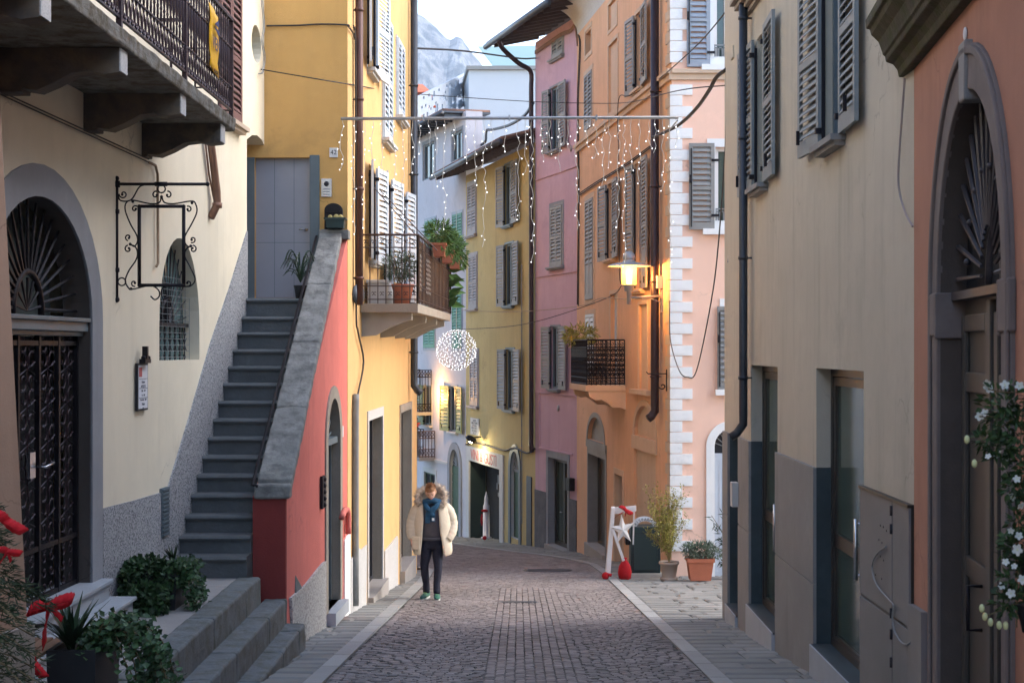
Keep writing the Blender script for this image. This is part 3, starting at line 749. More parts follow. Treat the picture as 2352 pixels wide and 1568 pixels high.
for i in range(5):
    for j in range(9):
        Y = 13.05+.38*i/4; z = 2.60+.58*j/8
        vs.append(V(-2.83++.006*math.sin(i*2.1+j*1.3)+.004*math.sin(j*2.2), Y, z-.06*i/4))
b.add(vs, [(i*9+j, i*9+j+1, (i+1)*9+j+1, (i+1)*9+j) for i in range(4) for j in range(8)]); b.build('cloth', 'bannery', bn, solid=.003)
mx = Matrix.Translation(V(-2.808, 13.24, 2.82)) @ Matrix.Rotation(PI/2, 4, 'Z') @ Matrix.Rotation(PI/2, 4, 'X')
text('VEN', 'lettering', 'navy', bn, mx, .17, .001)
mx2 = mx.copy(); mx2.translation = V(-2.808, 13.24, 2.57); text('035 9671', 'lettering', 'ink', bn, mx2, .05, .001)
b = MB(); 
b.prism([V(-2.806,13.16,3.0), V(-2.806,13.33,3.07), V(-2.806,13.33,3.0)], (.003,0,0)); b.prism([V(-2.806,13.14,2.97), V(-2.806,13.34,2.97), V(-2.806,13.34,2.91)], (.003,0,0)); b.build('emblem', 'navy', bn)
# cables and pipe on the cream wall
b = MB()
for dz in (0, .035):
    b.tube(catmull([WC.p(*WC.hit(x, y+dz*-200, .03), .03) for x, y in ((-40,198),(20,226),(160,290),(342,373))], 5), .006, 4)
b.build('cable_run', 'cable', H)
b = MB(); b.tube([WC.p(*WC.hit(342,373,.03),.03), WC.p(*WC.hit(357,380,.03),.03), WC.p(*WC.hit(362,400,.03),.03), WC.p(*WC.hit(363,605,.03),.03), WC.p(*WC.hit(359,612,.03),.03)], .014, 6); b.build('conduit', 'cablebeige', H)
b = MB(); b.tube([WC.p(*WC.hit(482,310,.08),.08), WC.p(*WC.hit(486,340,.08),.08), WC.p(*WC.hit(498,440,.08),.08), WC.p(*WC.hit(499,470,.08),.08), WC.p(*WC.hit(496,500,.08),.02)], .045, 10); b.tube([WC.p(*WC.hit(470,310,.03),.03), WC.p(*WC.hit(480,400,.03),.03), WC.p(*WC.hit(493,465,.03),.03)], .012, 6)
b.lathe([(.055,-.03),(.058,.03)], WC.p(*WC.hit(499,472,.08),.08), 10); b.build('downpipe', 'copper', H)
b = MB(); q = [(604,0),(609,60),(605,95),(610,130),(606,165),(598,170)]
for d in (0, 3): b.tube(catmull([WC.p(*WC.hit(x-d-1,y,.04),.04) for x, y in q], 4), .006, 4)
b.build('cable_run', 'cablegrey', H)
# wrought iron sign bracket
Yb = 12.9; S = F/Yb
def bp(x, y): return P(x, y, Yb)
t = thing('hanging_sign_bracket', 'empty black wrought iron sign frame with scrolls on a wall bracket', 'sign bracket', P(268,560,Yb))
b = MB(); b.tube([bp(268,412), bp(268,690)], .016, 8); b.ball(bp(268,688), .028); b.ball(bp(268,410), .024); b.lathe([(.03,-.03),(.034,0),(.03,.03)], bp(268,423), 8)
for y in (486, 620): b.lathe([(.025,-.02),(.027,0),(.025,.02)], bp(268,y), 8); b.tube([bp(268,y), bp(260,y)], .014, 6)
b.build('wall_rod', 'iron', t)
b = MB(); b.tube([bp(268,423), bp(476,423)], .014, 8); b.ball(bp(477,423), .02); b.tube([bp(356,423), bp(384,423)], .021, 8); b.build('arm', 'iron', t)
b = MB(); pts = [bp(320,474), bp(422,474), bp(422,655), bp(320,655)]
for i in range(4): b.tube([pts[i], pts[(i+1) % 4]], .017, 6)
for q in pts: b.ball(q, .018)
b.build('sign_frame', 'iron', t)
b = MB()
def cur(*q, r=.007): b.tube(catmull([bp(x, y) for x, y in q], 5), r, 5)
def curl(x, y, rr, a0, a1, r=.007): b.tube(spiral(bp(x,y), rr*.25/S*1, rr/S, a0, a1, V(1,0,0), V(0,0,1), 14), r, 5); b.ball(bp(x+rr*.25*math.cos(a0), y-rr*.25*math.sin(a0)), .012)
for sx in (1,):
    cur((271,446),(276,460),(293,462),(305,455),(320,430),(335,424)); curl(283,446,10,3.6,-3.2)
    cur((371,450),(366,465),(345,468),(305,460),(290,466),(288,484),(300,515),(314,540),(316,555),(308,566),(298,558))
    cur((371,450),(378,465),(400,468),(440,462),(450,470),(452,488),(440,515),(426,540),(424,555),(432,566),(442,564))
    cur((298,562),(310,566),(316,580),(312,598),(296,622),(288,645),(296,662),(305,664),(345,656),(364,666),(366,680),(356,688),(346,680))
    cur((440,564),(428,572),(424,588),(436,612),(448,640),(440,655),(425,658),(380,658),(370,672),(376,686),(388,682))
for (x, y, rr, a0, a1) in ((358,448,9,0,-5),(386,448,9,3.14,8),(310,480,8,0,-5.5),(433,481,8,3.1,8.3),(295,545,8,-1,4.6),(442,550,8,3.6,-2),(295,572,9,1,-4.6),(443,572,9,2,7.8),(308,650,8,0,5),(432,650,8,3,-2)): curl(x, y, rr, a0, a1)
for (x, y) in ((371,434),(280,647)): b.tube([bp(x+9*math.cos(2*PI*i/12), y+9*math.sin(2*PI*i/12)) for i in range(12)], .007, 5, closed=True)
for (x, y) in ((371,452),(305,463),(441,466),(299,561),(438,565),(301,663)): b.ball(bp(x,y), .014)
b.build('scrollwork', 'iron', t)
# menu board
ub_, zb_ = WC.hit(308, 944); zt1 = WC.hit(308,834)[1]; t = thing('menu_board', 'small black framed price board hanging on the cream wall below a clip', 'notice board', WC.p(ub_, zb_, .1))
u2_ = WC.hit(341, 834, .04)[0]
b = MB(); WC.box(b, ub_, u2_, zb_, zt1, .01, .035); b.build('case', 'ink', t)
b = MB(); WC.box(b, ub_+.02, u2_-.02, zb_+.02, zt1-.02, .035, .038); pp = b.build('notice', 'paper', t)
def wallmx(W, u, z, n):
    # local x along the wall so that text reads from the street
    d = W.u if W.u.cross(V(0,0,1)).dot(W.n) > 0 else -W.u
    m = Matrix((d, V(0,0,1), W.n)).transposed().to_4x4(); m.translation = W.p(u, z, n); return m
uc = (ub_+u2_)/2; hh = zt1-zb_
b = MB(); WC.box(b, ub_+.03, ub_+.12, zt1-.13, zt1-.04, .038, .040); b.build('emblem', 'redink', pp)
for i, (s_, sz) in enumerate((('Listino',.045),('APERTO',.05),('Caffe   1,20',.035),('Te   2,00',.035),('Cioccolata   3,00',.035),('Panini',.045),('Vini',.04))):
    text(s_, 'lettering', 'inkgrey', pp, wallmx(WC, uc, zt1-.17-.042*i-.01, .039), sz*.8, .001)
b = MB()
for z in (zt1-.15, zt1-.24, zt1-.33): WC.box(b, ub_+.03, u2_-.03, z-.002, z+.002, .038, .040)
b.build('rules', 'ink', pp)
b = MB(); WC.box(b, ub_+.06, u2_-.08, zt1, zt1+.04, .03, .09); WC.box(b, ub_+.12, ub_+.16, zt1+.04, zt1+.16, .04, .09); b.ball(WC.p(ub_+.1,zt1+.05,.06), .025); b.ball(WC.p(u2_-.06,zt1+.05,.06), .02); b.build('clip', 'iron', t)

# ================================================================ peach pier at the left edge
Hp = thing('peach_house', 'peach brown plastered house corner with grey stone base at the left edge', 'house', (-3.6, 8, TZ))
b = MB(); c0, c1 = V(-2.76,8.0,-1.56), V(-3.18,8.0,6.5); d = V(-1.1,-4.5,0)
b.add([c0, c0+d, c0+d+V(-3,0,0), c0+V(-3,0,0), c1, c1+d, c1+d+V(-3,0,0), c1+V(-3,0,0)], [(0,1,5,4),(1,2,6,5),(2,3,7,6),(3,0,4,7),(4,5,6,7)]); b.build('wall', 'peach', Hp)
b = MB(); b.box(-9,-4.4,-9,3.5,-4,5); b.build('unseen_rear_mass', 'peach', Hp)  # unseen block behind the camera, added to darken the foreground
b = MB(); e = V(.035,.02,0); q = V(-2.76,8.0,-1.55)+e; b.add([q, q+d, q+d+V(-3,0,0), q+V(-3,0,0)]+[v+V(0,0,-1.2) for v in (q, q+d, q+d+V(-3,0,0), q+V(-3,0,0))], [(0,1,2,3),(4,5,1,0),(5,6,2,1),(7,4,0,3)]); b.build('plinth', 'warmstone', Hp)
# ================================================================ outdoor staircase with the red parapet
ST = thing('staircase', 'steep grey stone staircase with a red walled parapet climbing to the lilac door', 'stairs', (-3, 16.5, TZ))
ys = [1278,1230,1183,1135,1090,1047,1004,962,921,880,841,802,763,727,685]
RD = Wall((-2.45,15.0), (-2.295,19.12))
for i, y in enumerate(ys):
    Y = 14.65+.236*i; z = (CY-y)*Y/F
    zp = TZ if i == 0 else (CY-ys[i-1])*(Y-.236)/F
    b = MB(); Yn = Y+.5 if i < 14 else 19.1
    XR_ = -2.80 if i < 2 else -2.69; b.box(-3.75, XR_, Y+.03, Yn, zp-.3, z-.05)
    pr = [(Y+.0,z-.01),(Y-.012,z-.028),(Y,z-.05),(Yn,z-.05),(Yn,z),(Y+.015,z)]
    b.prism([V(-3.75,a,c) for a, c in pr], (XR_+3.75,0,0)); wear(b.build('step', 'stepstone', ST), .010, .11, 4)
zc0, zc1 = -1.42, 1.585
def cz(Y): return zc0+(zc1-zc0)*(Y-15.0)/4.0
b = MB(); uu = RD.L
tk = .34
pts = [(0,-4.2),(uu,-4.2),(uu,cz(19.1)-.16),(.30,cz(15.3)-.15),(.0,cz(15.0)-.12)]
# the arched cellar door in the parapet wall
ua, zt_ = RD.hit(764,915); ua = RD.hit(751)[0]; ub = RD.hit(779)[0]; ua, ub = min(ua,ub), max(ua,ub)
zs_ = RD.hit(764,1012)[1]; zb_ = RD.hit(764,1392)[1]
RD.hole(archpts(ua, ub, zb_, zs_, zt_, 16), .2, 1)
RD.facade(ST, None, outer=pts, mats=['red','warmstone'], body=tk, name='parapet_wall')
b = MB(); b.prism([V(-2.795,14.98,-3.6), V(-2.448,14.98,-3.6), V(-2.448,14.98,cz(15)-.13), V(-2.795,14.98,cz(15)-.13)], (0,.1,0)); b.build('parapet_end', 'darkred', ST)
b = MB(); ring(b, RD, ua, ub, zb_, zs_, zt_, .16, -.01, .02, 16); q = b.build('door_surround', 'warmstone', ST)
b = MB(); RD.box(b, ua, ub, zs_-.05, zs_+.03, -.16, -.02); RD.box(b, ua, ua+.05, zb_, zs_, -.16, -.1); RD.box(b, ub-.05, ub, zb_, zs_, -.16, -.1)
for i in range(9):
    a = PI*(i+.5)/9; cu = (ua+ub)/2; b.tube([RD.p(cu+.12*math.cos(a), zs_+.12*math.sin(a), -.1), RD.p(cu+.42*math.cos(a), zs_+(zt_-zs_)*.9*math.sin(a), -.1)], .012, 4)
b.tube([RD.p((ua+ub)/2+.14*math.cos(PI*i/8), zs_+.02+.16*math.sin(PI*i/8), -.1) for i in range(9)], .018, 4)
b.build('fanlight_grille', 'panelgrey', q)
b = MB(); RD.poly(b, archpts(ua, ub, zb_, zs_, zt_, 14), -.2, -.19); b.build('door', 'doorwood', q)
b = MB(); RD.box(b, ua-.05, ub+.05, zb_-.16, zb_, -.15, .12); b.build('doorstep', 'marble', ST)
# coping: four stones up the slope, a level nose and the return at the top
for i in range(4):
    a0, a1 = 15.05+i*.98, 15.05+(i+1)*.98-.012
    if i == 3: a1 = 19.02
    def xi(Y): return -2.76+.03*(Y-15)
    def xo(Y): return -2.395+.012*(Y-15)
    b = MB(); q = [V(xi(a0),a0,cz(a0)), V(xo(a0),a0,cz(a0)), V(xo(a1),a1,cz(a1)), V(xi(a1),a1,cz(a1))]
    b.add([v-V(0,0,.14) for v in q]+q, [(4,5,6,7),(0,1,5,4),(1,2,6,5),(2,3,7,6),(3,0,4,7),(0,3,2,1)]); wear(b.build('coping', 'coping', ST, bevel=.018), .022, .13, 5)
b = MB(); b.box(-2.775,-2.395,14.93,15.09,cz(15)-.16,cz(15)-.005); wear(b.build('coping', 'coping', ST, bevel=.025), .022, .13, 4)
b = MB(); b.obox((-2.655,18.93,cz(19)-.13), (.40,0,0), (0,.2,0), (0,0,.125)); b.build('coping', 'coping', ST, bevel=.012)
b = MB(); b.tube([P(592,1116,14.93), V(-2.80,14.98,cz(15)-.02), V(-2.80+.12,18.9,cz(18.9)-.02)], .017, 6); b.build('handrail', 'iron', ST)
pl(RD, ST, [(670,1520),(664,1372),(700,1340),(725,1308),(738,1292),(744,1288),(744,1520)], .03, 'pebblelight')
b = MB(); b.prism([V(-2.38,15.35,-3.6), V(-2.38,15.9,-3.6), V(-2.40,15.8,-2.62), V(-2.42,15.5,-2.45)], (-.12,0,0)); b.build('buttress', 'kerbstone', ST, bevel=.03)
pl(RD, ST, [(789,1440),(789,1240),(799,1225),(802,1225),(802,1440)], .02, 'white', 'plinth')
b = MB(); u_, z_ = RD.hit(734,1094); u1_, z1_ = RD.hit(741,1164); RD.box(b, u_, u1_, z1_, z_, .01, .04)
for i in range(5): b.ball(RD.p((u_+u1_)/2, z1_+(z_-z1_)*(i+.5)/5, .04), .03, 6, 4)
b.build('iron_plaque', 'iron', ST)
b = MB(); u_, z_ = RD.hit(783,1000); RD.box(b, u_, u_+.10, z_-.02, z_+.12, 0, .02); b.build('number_plate', 'plate', ST)

# ================================================================ yellow house
YS = Wall((-2.29,19.1), (-2.02,28.4))
YF = Wall((-2.29,19.1), (-4.3,19.1))
H = thing('yellow_house', 'tall ochre yellow house with pale blue shutters and a lilac door above the stairs', 'house', (-2.6, 23, gz(23)))
# front, facing the camera, with the landing door
u0, u1, z0, z1 = YF.rect(585, 713, 362, 692)
u0, u1 = min(u0,u1), max(u0,u1)
YF.hole([(u0,z0),(u1,z0),(u1,z1),(u0,z1)], .12)
YF.facade(H, 'yellow', -4, 9, u1=2.0, body=.0)
b = MB(); b.box(-9,-2.78,19.35,28.3,-6,9.0); b.box(-9,-2.04,28.3,28.4,-6,9.0); b.prism([V(-3.0,28.5,-8),V(-7.2,46,-8),V(-15,46,-8),V(-15,28.5,-8)],(0,0,17)); b.build('unseen_rear_mass', 'yellow_lit', H)  # last prism: unseen row of houses, added to block light from the left
d = MB(); YF.box(d, u0, u1, z0, z1, -.12, -.09)
dd = d.build('door', 'doorgrey', H); d = MB()
for x in (628, 673): u = YF.hit(x)[0]; YF.box(d, u-.003, u+.003, z0, z1, -.0905, -.0885)
for y in (512, 556): z = YF.hit(650, y)[1]; YF.box(d, u0, u1, z-.003, z+.003, -.0905, -.0882)
d.build('groove', 'panelgrey', dd)
d = MB(); hx, hz = YF.hit(701, 526); d.lathe([(.025,0),(.025,.012)], YF.p(hx,hz,-.09), 10, (0,-1,0)); d.tube([YF.p(hx,hz,-.08), YF.p(hx,hz,-.03), YF.p(hx+.09 if YF.u.x < 0 else hx-.09,hz,-.03)], .011, 6); d.build('handle', 'steel', dd)
d = MB(); a = YF.hit(734)[0]; c = YF.hit(712)[0]; YF.box(d, min(a,c), max(a,c), z0, z1+.03, 0, .03); a2 = YF.hit(567)[0]; YF.box(d, u1, max(a2,u1+.02), z0-.1, z1, 0, .02); d.build('door_frame', 'panelgrey', dd)
d = MB(); d.box(-3.47,-2.95,18.85,19.08,.645,.68); d.build('doormat', 'shutpink', H)
def plate(x0, x1, y0, y1, n=.02): 
    a, zt = YF.hit(x0, y0); c, zb = YF.hit(x1, y1); return min(a,c), max(a,c), zb, zt
a, c, zb, zt = plate(757,776,340,362); d = MB(); YF.box(d, a, c, zb, zt, 0, .02); q = d.build('house_number', 'plate', H)
text('42', 'lettering', 'ink', q, wallmx(YF, (a+c)/2, (zb+zt)/2, .021), .085, .001)
a, c, zb, zt = plate(738,763,411,453); d = MB(); YF.box(d, a, c, zb, zt, 0, .03); q = d.build('intercom', 'steel', H, bevel=.006)
d = MB(); d.lathe([(.0,0),(.035,0),(.03,.01)], YF.p((a+c)/2, zt-.07, .03), 12, (0,-1,0)); d.build('camera_lens', 'ink', q)
d = MB(); 
for i in range(3): YF.box(d, a+.03, c-.03, zb+.03+i*.035, zb+.04+i*.035, .03, .032)
d.build('button', 'inkgrey', q)
a, c, zb, zt = plate(747,788,468,530); t = thing('mailbox', 'black arched metal mailbox on the ochre wall beside the landing door', 'mailbox', YF.p((a+c)/2, zb, 0))
d = MB(); YF.poly(d, archpts(a, c, zb, zt-.09, zt, 10), 0, .09); d.build('body', 'iron', t, bevel=.006)
d = MB(); YF.poly(d, archpts(a+.02, c-.02, zb+.14, zt-.09, zt-.02, 10), .09, .10); YF.box(d, a+.03, c-.03, zt-.12, zt-.10, .1, .12); d.build('flap', 'iron', t)
# long side wall
YSu = YS
win(YS, H, 843, 858, -80, 155, 'open', 'shutlight', (833,872), surr=0, sill=True, sm='whitestone', fr='shutlight', slat=.06, depth=.12, ang=8)
win(YS, H, 877, 896, 24, 316, 'closed', 'shutlight', surr=.03, sill=True, sm='whitestone', shdepth=.05, slat=.09)
win(YS, H, 909, 924, 84, 264, 'closed', 'shutlight', surr=.03, sill=True, sm='whitestone', shdepth=.05, slat=.09)
win(YS, H, 847, 858, 375, 598, 'open', 'shutlight', (838,870), surr=0, sill=True, sm='whitestone', fr='shutlight', slat=.08, ang=8)
win(YS, H, 881, 893, 400, 690, 'open', 'shutlight', (872,905), surr=0, sill=False, fr='shutlight', slat=.08, ang=8)
win(YS, H, 917, 927, 430, 690, 'open', 'shutlight', (909,936), surr=0, sill=False, fr='shutlight', slat=.08, ang=8)
def sidedoor(W, H, xl, xr, yt, yb, m, leafm, d=.2, w=.11, wm='warmstone', rv=0, step=True):
    u0, u1, z0, z1 = W.rect(xl, xr, yt, yb); u0, u1 = min(u0,u1), max(u0,u1)
    W.hole([(u0,z0),(u1,z0),(u1,z1),(u0,z1)], d, rv)
    b = MB(); W.box(b, u0-w, u0, z0-.1, z1+w*1.3, -.01, .02); W.box(b, u1, u1+w, z0-.1, z1+w*1.3, -.01, .02); W.box(b, u0, u1, z1, z1+w*1.3, -.01, .021); q = b.build('door_surround', wm, H)
    b = MB(); W.box(b, u0, u1, z0, z1, -d-.01, -d+.02); frame_ring(b, W, u0, u1, z0, z1, .07, -d, -d+.05); dl = b.build('door', leafm, q)
    if step: b = MB(); W.box(b, u0-.1, u1+.1, z0-.5, z0+.015, -d+.005, .1); b.build('doorstep', 'terracestone', H)
    return q, (u0,u1,z0,z1)
sidedoor(YS, H, 845, 877, 966, 1372, None, 'ink', .2, wm='whitestone', rv=1)
sidedoor(YS, H, 919, 943, 948, 1312, None, 'doorwood', .2, rv=1)
YS.facade(H, None, -6, 9, mats=['yellow_lit','warmstone'], body=.0)
b = MB(); b.box(-9.0,-2.0,19.05,28.42,9.0,9.15); b.build('roof', 'wood', H)
pl(YS, H, [(803,1460),(803,1285),(822,1258),(828,1262),(840,1250),(838,1460)], .02, 'whitestone')
pl(YS, H, [(882,1400),(882,1265),(910,1230),(912,1235),(912,1350)], .02, 'whitestone')
pipe_on(YS, H, 825, -120, 700, .055, 'pipebrown', off=.08, foot=False, brackets=4)
pipe_on(YS, H, 951, -150, 870, .07, 'pipedark', off=.10, foot=True, brackets=5)
b = MB(); b.tube(catmull([YS.p(*YS.hit(x,y,.04),.04) for x, y in ((812,60),(816,90),(817,300),(818,700),(822,760),(835,830),(822,905),(816,950),(817,1300))], 4), .014, 5); b.build('cable_run', 'cable', H)
b = MB(); b.tube(catmull([YF.p(*YF.hit(x,y,.03),.03) for x, y in ((612,60),(680,59),(740,56),(798,58),(801,62))], 4), .012, 5); b.tube(catmull([YS.p(*YS.hit(x,y,.03),.03) for x, y in ((799,60),(812,78),(816,95))], 4), .012, 5); b.build('cable_run', 'cable', H)
b = MB(); b.tube(catmull([YS.p(*YS.hit(x,y,.05),.05) for x, y in ((818,905),(817,1000),(817,1390))], 4), .045, 8); b.build('conduit', 'cablegrey', H)
b = MB(); b.tube(catmull([RD.p(*RD.hit(x,y,.05),.05) for x, y in ((785,1188),(792,1172),(799,1175),(800,1225))], 4), .04, 8); b.build('gas_pipe', 'red', ST)
b = MB(); b.lathe([(.0,-.01),(.13,-.01),(.15,.0),(.15,.02),(0,.03)], YS.p(*YS.hit(822,676,.06),.06), 16, (.9,-.42,0)); b.build('round_mirror', 'gutter', H)
# balcony with railings and planters
n0 = V(-2.25,20.3,0); o0 = V(-1.43,20.3,0); o1 = V(-1.26,26.5,0); n1 = V(-2.07,26.5,0)
zf = .64
BL = MB(); BL.prism([q+V(0,0,zf-.13) for q in (n0,o0,o1,n1)], (0,0,.13)); bl = BL.build('balcony', 'warmstone', H, bevel=.01, label='concrete balcony crowded with potted plants')
for Y, ln in ((20.45,.72),(22.6,.72),(24.6,.72),(26.2,.72)):
    X0 = -2.29+.029*(Y-19.1); pr = [(0,0),(ln,0),(ln,-.10),(ln-.12,-.13),(ln-.3,-.2),(.2,-.32),(0,-.34)]
    c = MB(); c.prism([V(X0+a, Y, zf-.13+q) for a, q in pr], (0,.16,0)); c.build('corbel', 'concrete', bl)
def railing(name, A, B, z0, h, m, nb, scroll=True, belly=0):
    b = MB(); d = B-A; L = d.length; u = d/L; Z = V(0,0,1)
    b.tube([A+Z*(z0+h), B+Z*(z0+h)], .018, 6); b.tube([A+Z*(z0+h-.18), B+Z*(z0+h-.18)], .008, 4)
    b.tube([A+Z*(z0+.06), B+Z*(z0+.06)], .008, 4); b.tube([A+Z*(z0+.25), B+Z*(z0+.25)], .008, 4)
    for i in range(nb+1):
        q = A+d*i/nb; b.tube([q+Z*z0, q+Z*(z0+h)], .018 if i in (0,nb) else .008, 5)
    if scroll:
        for i in range(nb):
            q = A+d*(i+.5)/nb; s_ = min(.075, L/nb*.42)
            for zz in (z0+.15, z0+h-.09):
                for sg in (-1, 1): b.tube(spiral(q+u*sg*s_*.45+Z*zz, s_*.15, s_*.62, 0, 5, u*sg, Z, 10), .005, 4)
    return b.build(name, m, bl)
railing('railing', n0+V(.02,0,0), o0, zf, .98, 'ironbrown', 7)
railing('railing', o0, o1, zf, .98, 'ironbrown', 26, False)
railing('railing', o1, n1, zf, .98, 'ironbrown', 6)
b = MB()   # reed screen behind the street-side railing: lattice of strips
d = o1-o0; u = d.normalized(); A = o0-V(.02,0,0)+u*.05; L = d.length-.1
for i in range(60): q = A+u*L*i/59; b.obox(q+V(0,0,zf+.03), u*.058, V(.006,0,0), V(0,0,.90 if i > 22 else .16))
for i in range(23): q = A+u*L*i/59; b.obox(q+V(0,0,zf+.75), u*.058, V(.006,0,0), V(0,0,.18))
for i in range(23): q = A+u*L*i/59; b.obox(q+V(0,0,zf+.16), u*.05, V(.006,0,0), V(0,0,.6))
b.build('screen', 'pipedark', bl)
b = MB()
for i in range(11):
    for j in range(8): q = A+u*(.12+L*i/59*2)+V(.012,0,zf+.2+j*.07); b.obox(q, u*.045, V(.004,0,0), V(0,0,.035))
b.build('screen_pattern', 'potwhite', bl)
b = MB(); b.tube([P(830,398,21.5), P(962,548,20.4)], .008, 5); b.tube([P(838,400,22), P(1004,575,22)], .008, 5)
for t_ in (.25,.5,.75): q = P(830,398,21.5).lerp(P(962,548,20.4), t_); b.tube([q, V(q.x,q.y,zf+.98)], .006, 4)
b.build('drying_frame', 'ironbrown', bl)

# ================================================================ houses across the bend
_win = win
def win(W, *a, **k):
    k.setdefault('depth', .07 if W in (PK, FY, LI) else .12)
    return _win(W, *a, **k)
def Wp(c): return Wall(*c)
OR = Wall((2.96,27.43), (1.56,37.8)); SA = Wall((2.96,27.43), (9.5,27.43))
PK = Wall((1.56,37.8), (.5,41.1)); FY = Wall((.5,41.1), (-1.8,49.1)); LI = Wall((-1.8,49.1), (-4.9,57.5))
H = thing('orange_corner_house', 'orange house with pale pink gable, white quoins, grey shutters and a small iron balcony', 'house', (2.6, 30, gz(30)))
# orange side
b = MB(); u0, u1, z0, z1 = OR.rect(1345, 1358.5, 80, 127.5); OR.hole([(min(u0,u1),z0),(max(u0,u1),z0),(max(u0,u1),z1),(min(u0,u1),z1)], .2)
frame_ring(b, OR, min(u0,u1)-.1, max(u0,u1)+.1, z0-.14, z1+.14, .1, -.01, .018); q = b.build('window', 'pinkstone', H); b = MB(); OR.box(b, min(u0,u1), max(u0,u1), z0, z1, -.2, -.19); b.build('pane', 'doormud', q)
blind(OR, H, 1398, 1417, 14, 73); blind(OR, H, 1398, 1419, 108, 262)
win(OR, H, 1344, 1361, 176, 304, 'closed', 'shutgrey', surr=.11, sm='pinkstone', sill=False, shdepth=.035, slat=.10, lab='closed grey shutters in a peach frame')
win(OR, H, 1461, 1477, 36, 212, 'open', 'shutgrey', (1447,1496), surr=.09, sm='pinkstone', fr='shutpink', lintel=.0, slat=.08)
win(OR, H, 1346, 1364, 462, 690, 'closed', 'shutgrey', surr=.12, sm='pinkstone', sill=False, shdepth=.035, slat=.10, solid=.35)
win(OR, H, 1397, 1411, 424, 598, 'open', 'shutgrey', (1384,1429), surr=.09, sm='pinkstone', fr='shutpink', slat=.08)
win(OR, H, 1459, 1479, 378, 667, 'open', 'shutgrey', (1447,1497), surr=.09, sm='pinkstone', fr='shutpink', slat=.08, solid=.3)
win(OR, H, 1403, 1418, 676, 884, 'none', surr=.09, sm='pinkstone', fr='white', sill=False, curtain=1)
win(OR, H, 1347, 1366, 722, 860, 'closed', 'shutlight', surr=.11, sm='pinkstone', sill=False, shdepth=.035, slat=.12)
blind(OR, H, 1468, 1487, 700, 892)
b = MB(); a, z_ = OR.hit(1457, 892); c = OR.hit(1497)[0]; OR.box(b, min(a,c), max(a,c), z_-.1, z_, 0, .12); b.build('ledge', 'pinkstone', H)
# ground floor
ua, ub = sorted((OR.hit(1350)[0], OR.hit(1388)[0])); zt_ = OR.hit(1369,958)[1]; zs_ = OR.hit(1369,1012)[1]
OR.hole(archpts(ua, ub, zs_-.02, zs_, zt_, 14), .1); b = MB(); OR.box(b, ua, ub, zs_-.02, zt_, -.12, -.098); ring(b, OR, ua, ub, zs_-.02, zs_, zt_, .12, -.01, .02, 14); b.build('lunette', 'cladding', H)
q, (d0,d1,dz0,dz1) = sidedoor(OR, H, 1352, 1391, 1040, 1246, None, 'doormud', .28, w=.13, wm='cladding', rv=1)
b = MB(); OR.box(b, d0-.16, d1+.16, dz1+.17, zs_-.02, -.01, .045); b.build('lintel', 'cladding', H)
b = MB(); c = (d0+d1)/2; OR.box(b, c-.02, c+.02, dz0, dz1, -.26, -.22); OR.box(b, c-.5, c-.48, dz0, dz1, -.26, -.235); b.build('door_stile', 'doorwood', q)
sidedoor(OR, H, 1413, 1431, 1086, 1300, None, 'ink', .25, w=.1, wm='pinkstone', rv=2, step=False)
ua, ub = sorted((OR.hit(1457)[0], OR.hit(1506)[0])); zt_ = OR.hit(1482,932)[1]; zs_ = OR.hit(1482,1003)[1]; zlo = OR.hit(1482,1310)[1]
OR.hole(archpts(ua, ub, zs_-.02, zs_, zt_, 14), .07); OR.hole([(ua,zlo),(ub,zlo),(ub,zs_-.30),(ua,zs_-.30)], .05)
b = MB(); OR.box(b, ua, ub, zs_-.02, zt_, -.09, -.069); OR.box(b, ua, ub, zlo, zs_-.30, -.07, -.049); ring(b, OR, ua, ub, zs_-.02, zs_, zt_, .13, -.01, .018, 14); OR.box(b, ua-.13, ub+.13, zs_-.3, zs_-.02, -.01, .04); b.build('blind_arch', 'pinkstone', H)
OR.facade(H, None, -7, 8.35, mats=['orange','cladding','pinkstone'], body=.5)
b = MB(); z_ = 5.17
for W in (OR, SA): W.box(b, -.06 if W is OR else -.0, W.L, z_, z_+.20, -.01, .06); W.box(b, -.10 if W is OR else -.0, W.L, z_+.12, z_+.20, .06, .11)
b.build('string_course', 'pinkstone', H)
b = MB()
for i in range(13):
    t0, t1 = i/12*PI/2, (i+1)/12*PI/2
    if i < 12: b.add([OR.p(u, 8.3+.7*math.sin(t), .7*(1-math.cos(t))) for u in (-.7, OR.L) for t in (t0, t1)], [(0,1,3,2)])
b.build('cove_cornice', 'whitestone', H)
b = MB(); 
b.prism([OR.p(-.9,9.0,.9), OR.p(OR.L+.2,9.0,.9), OR.p(OR.L+.2,9.2,-5), SA.p(7,9.2,-5), SA.p(7,9.0,.8)], (0,0,.12)); b.build('roof', 'wood', H)
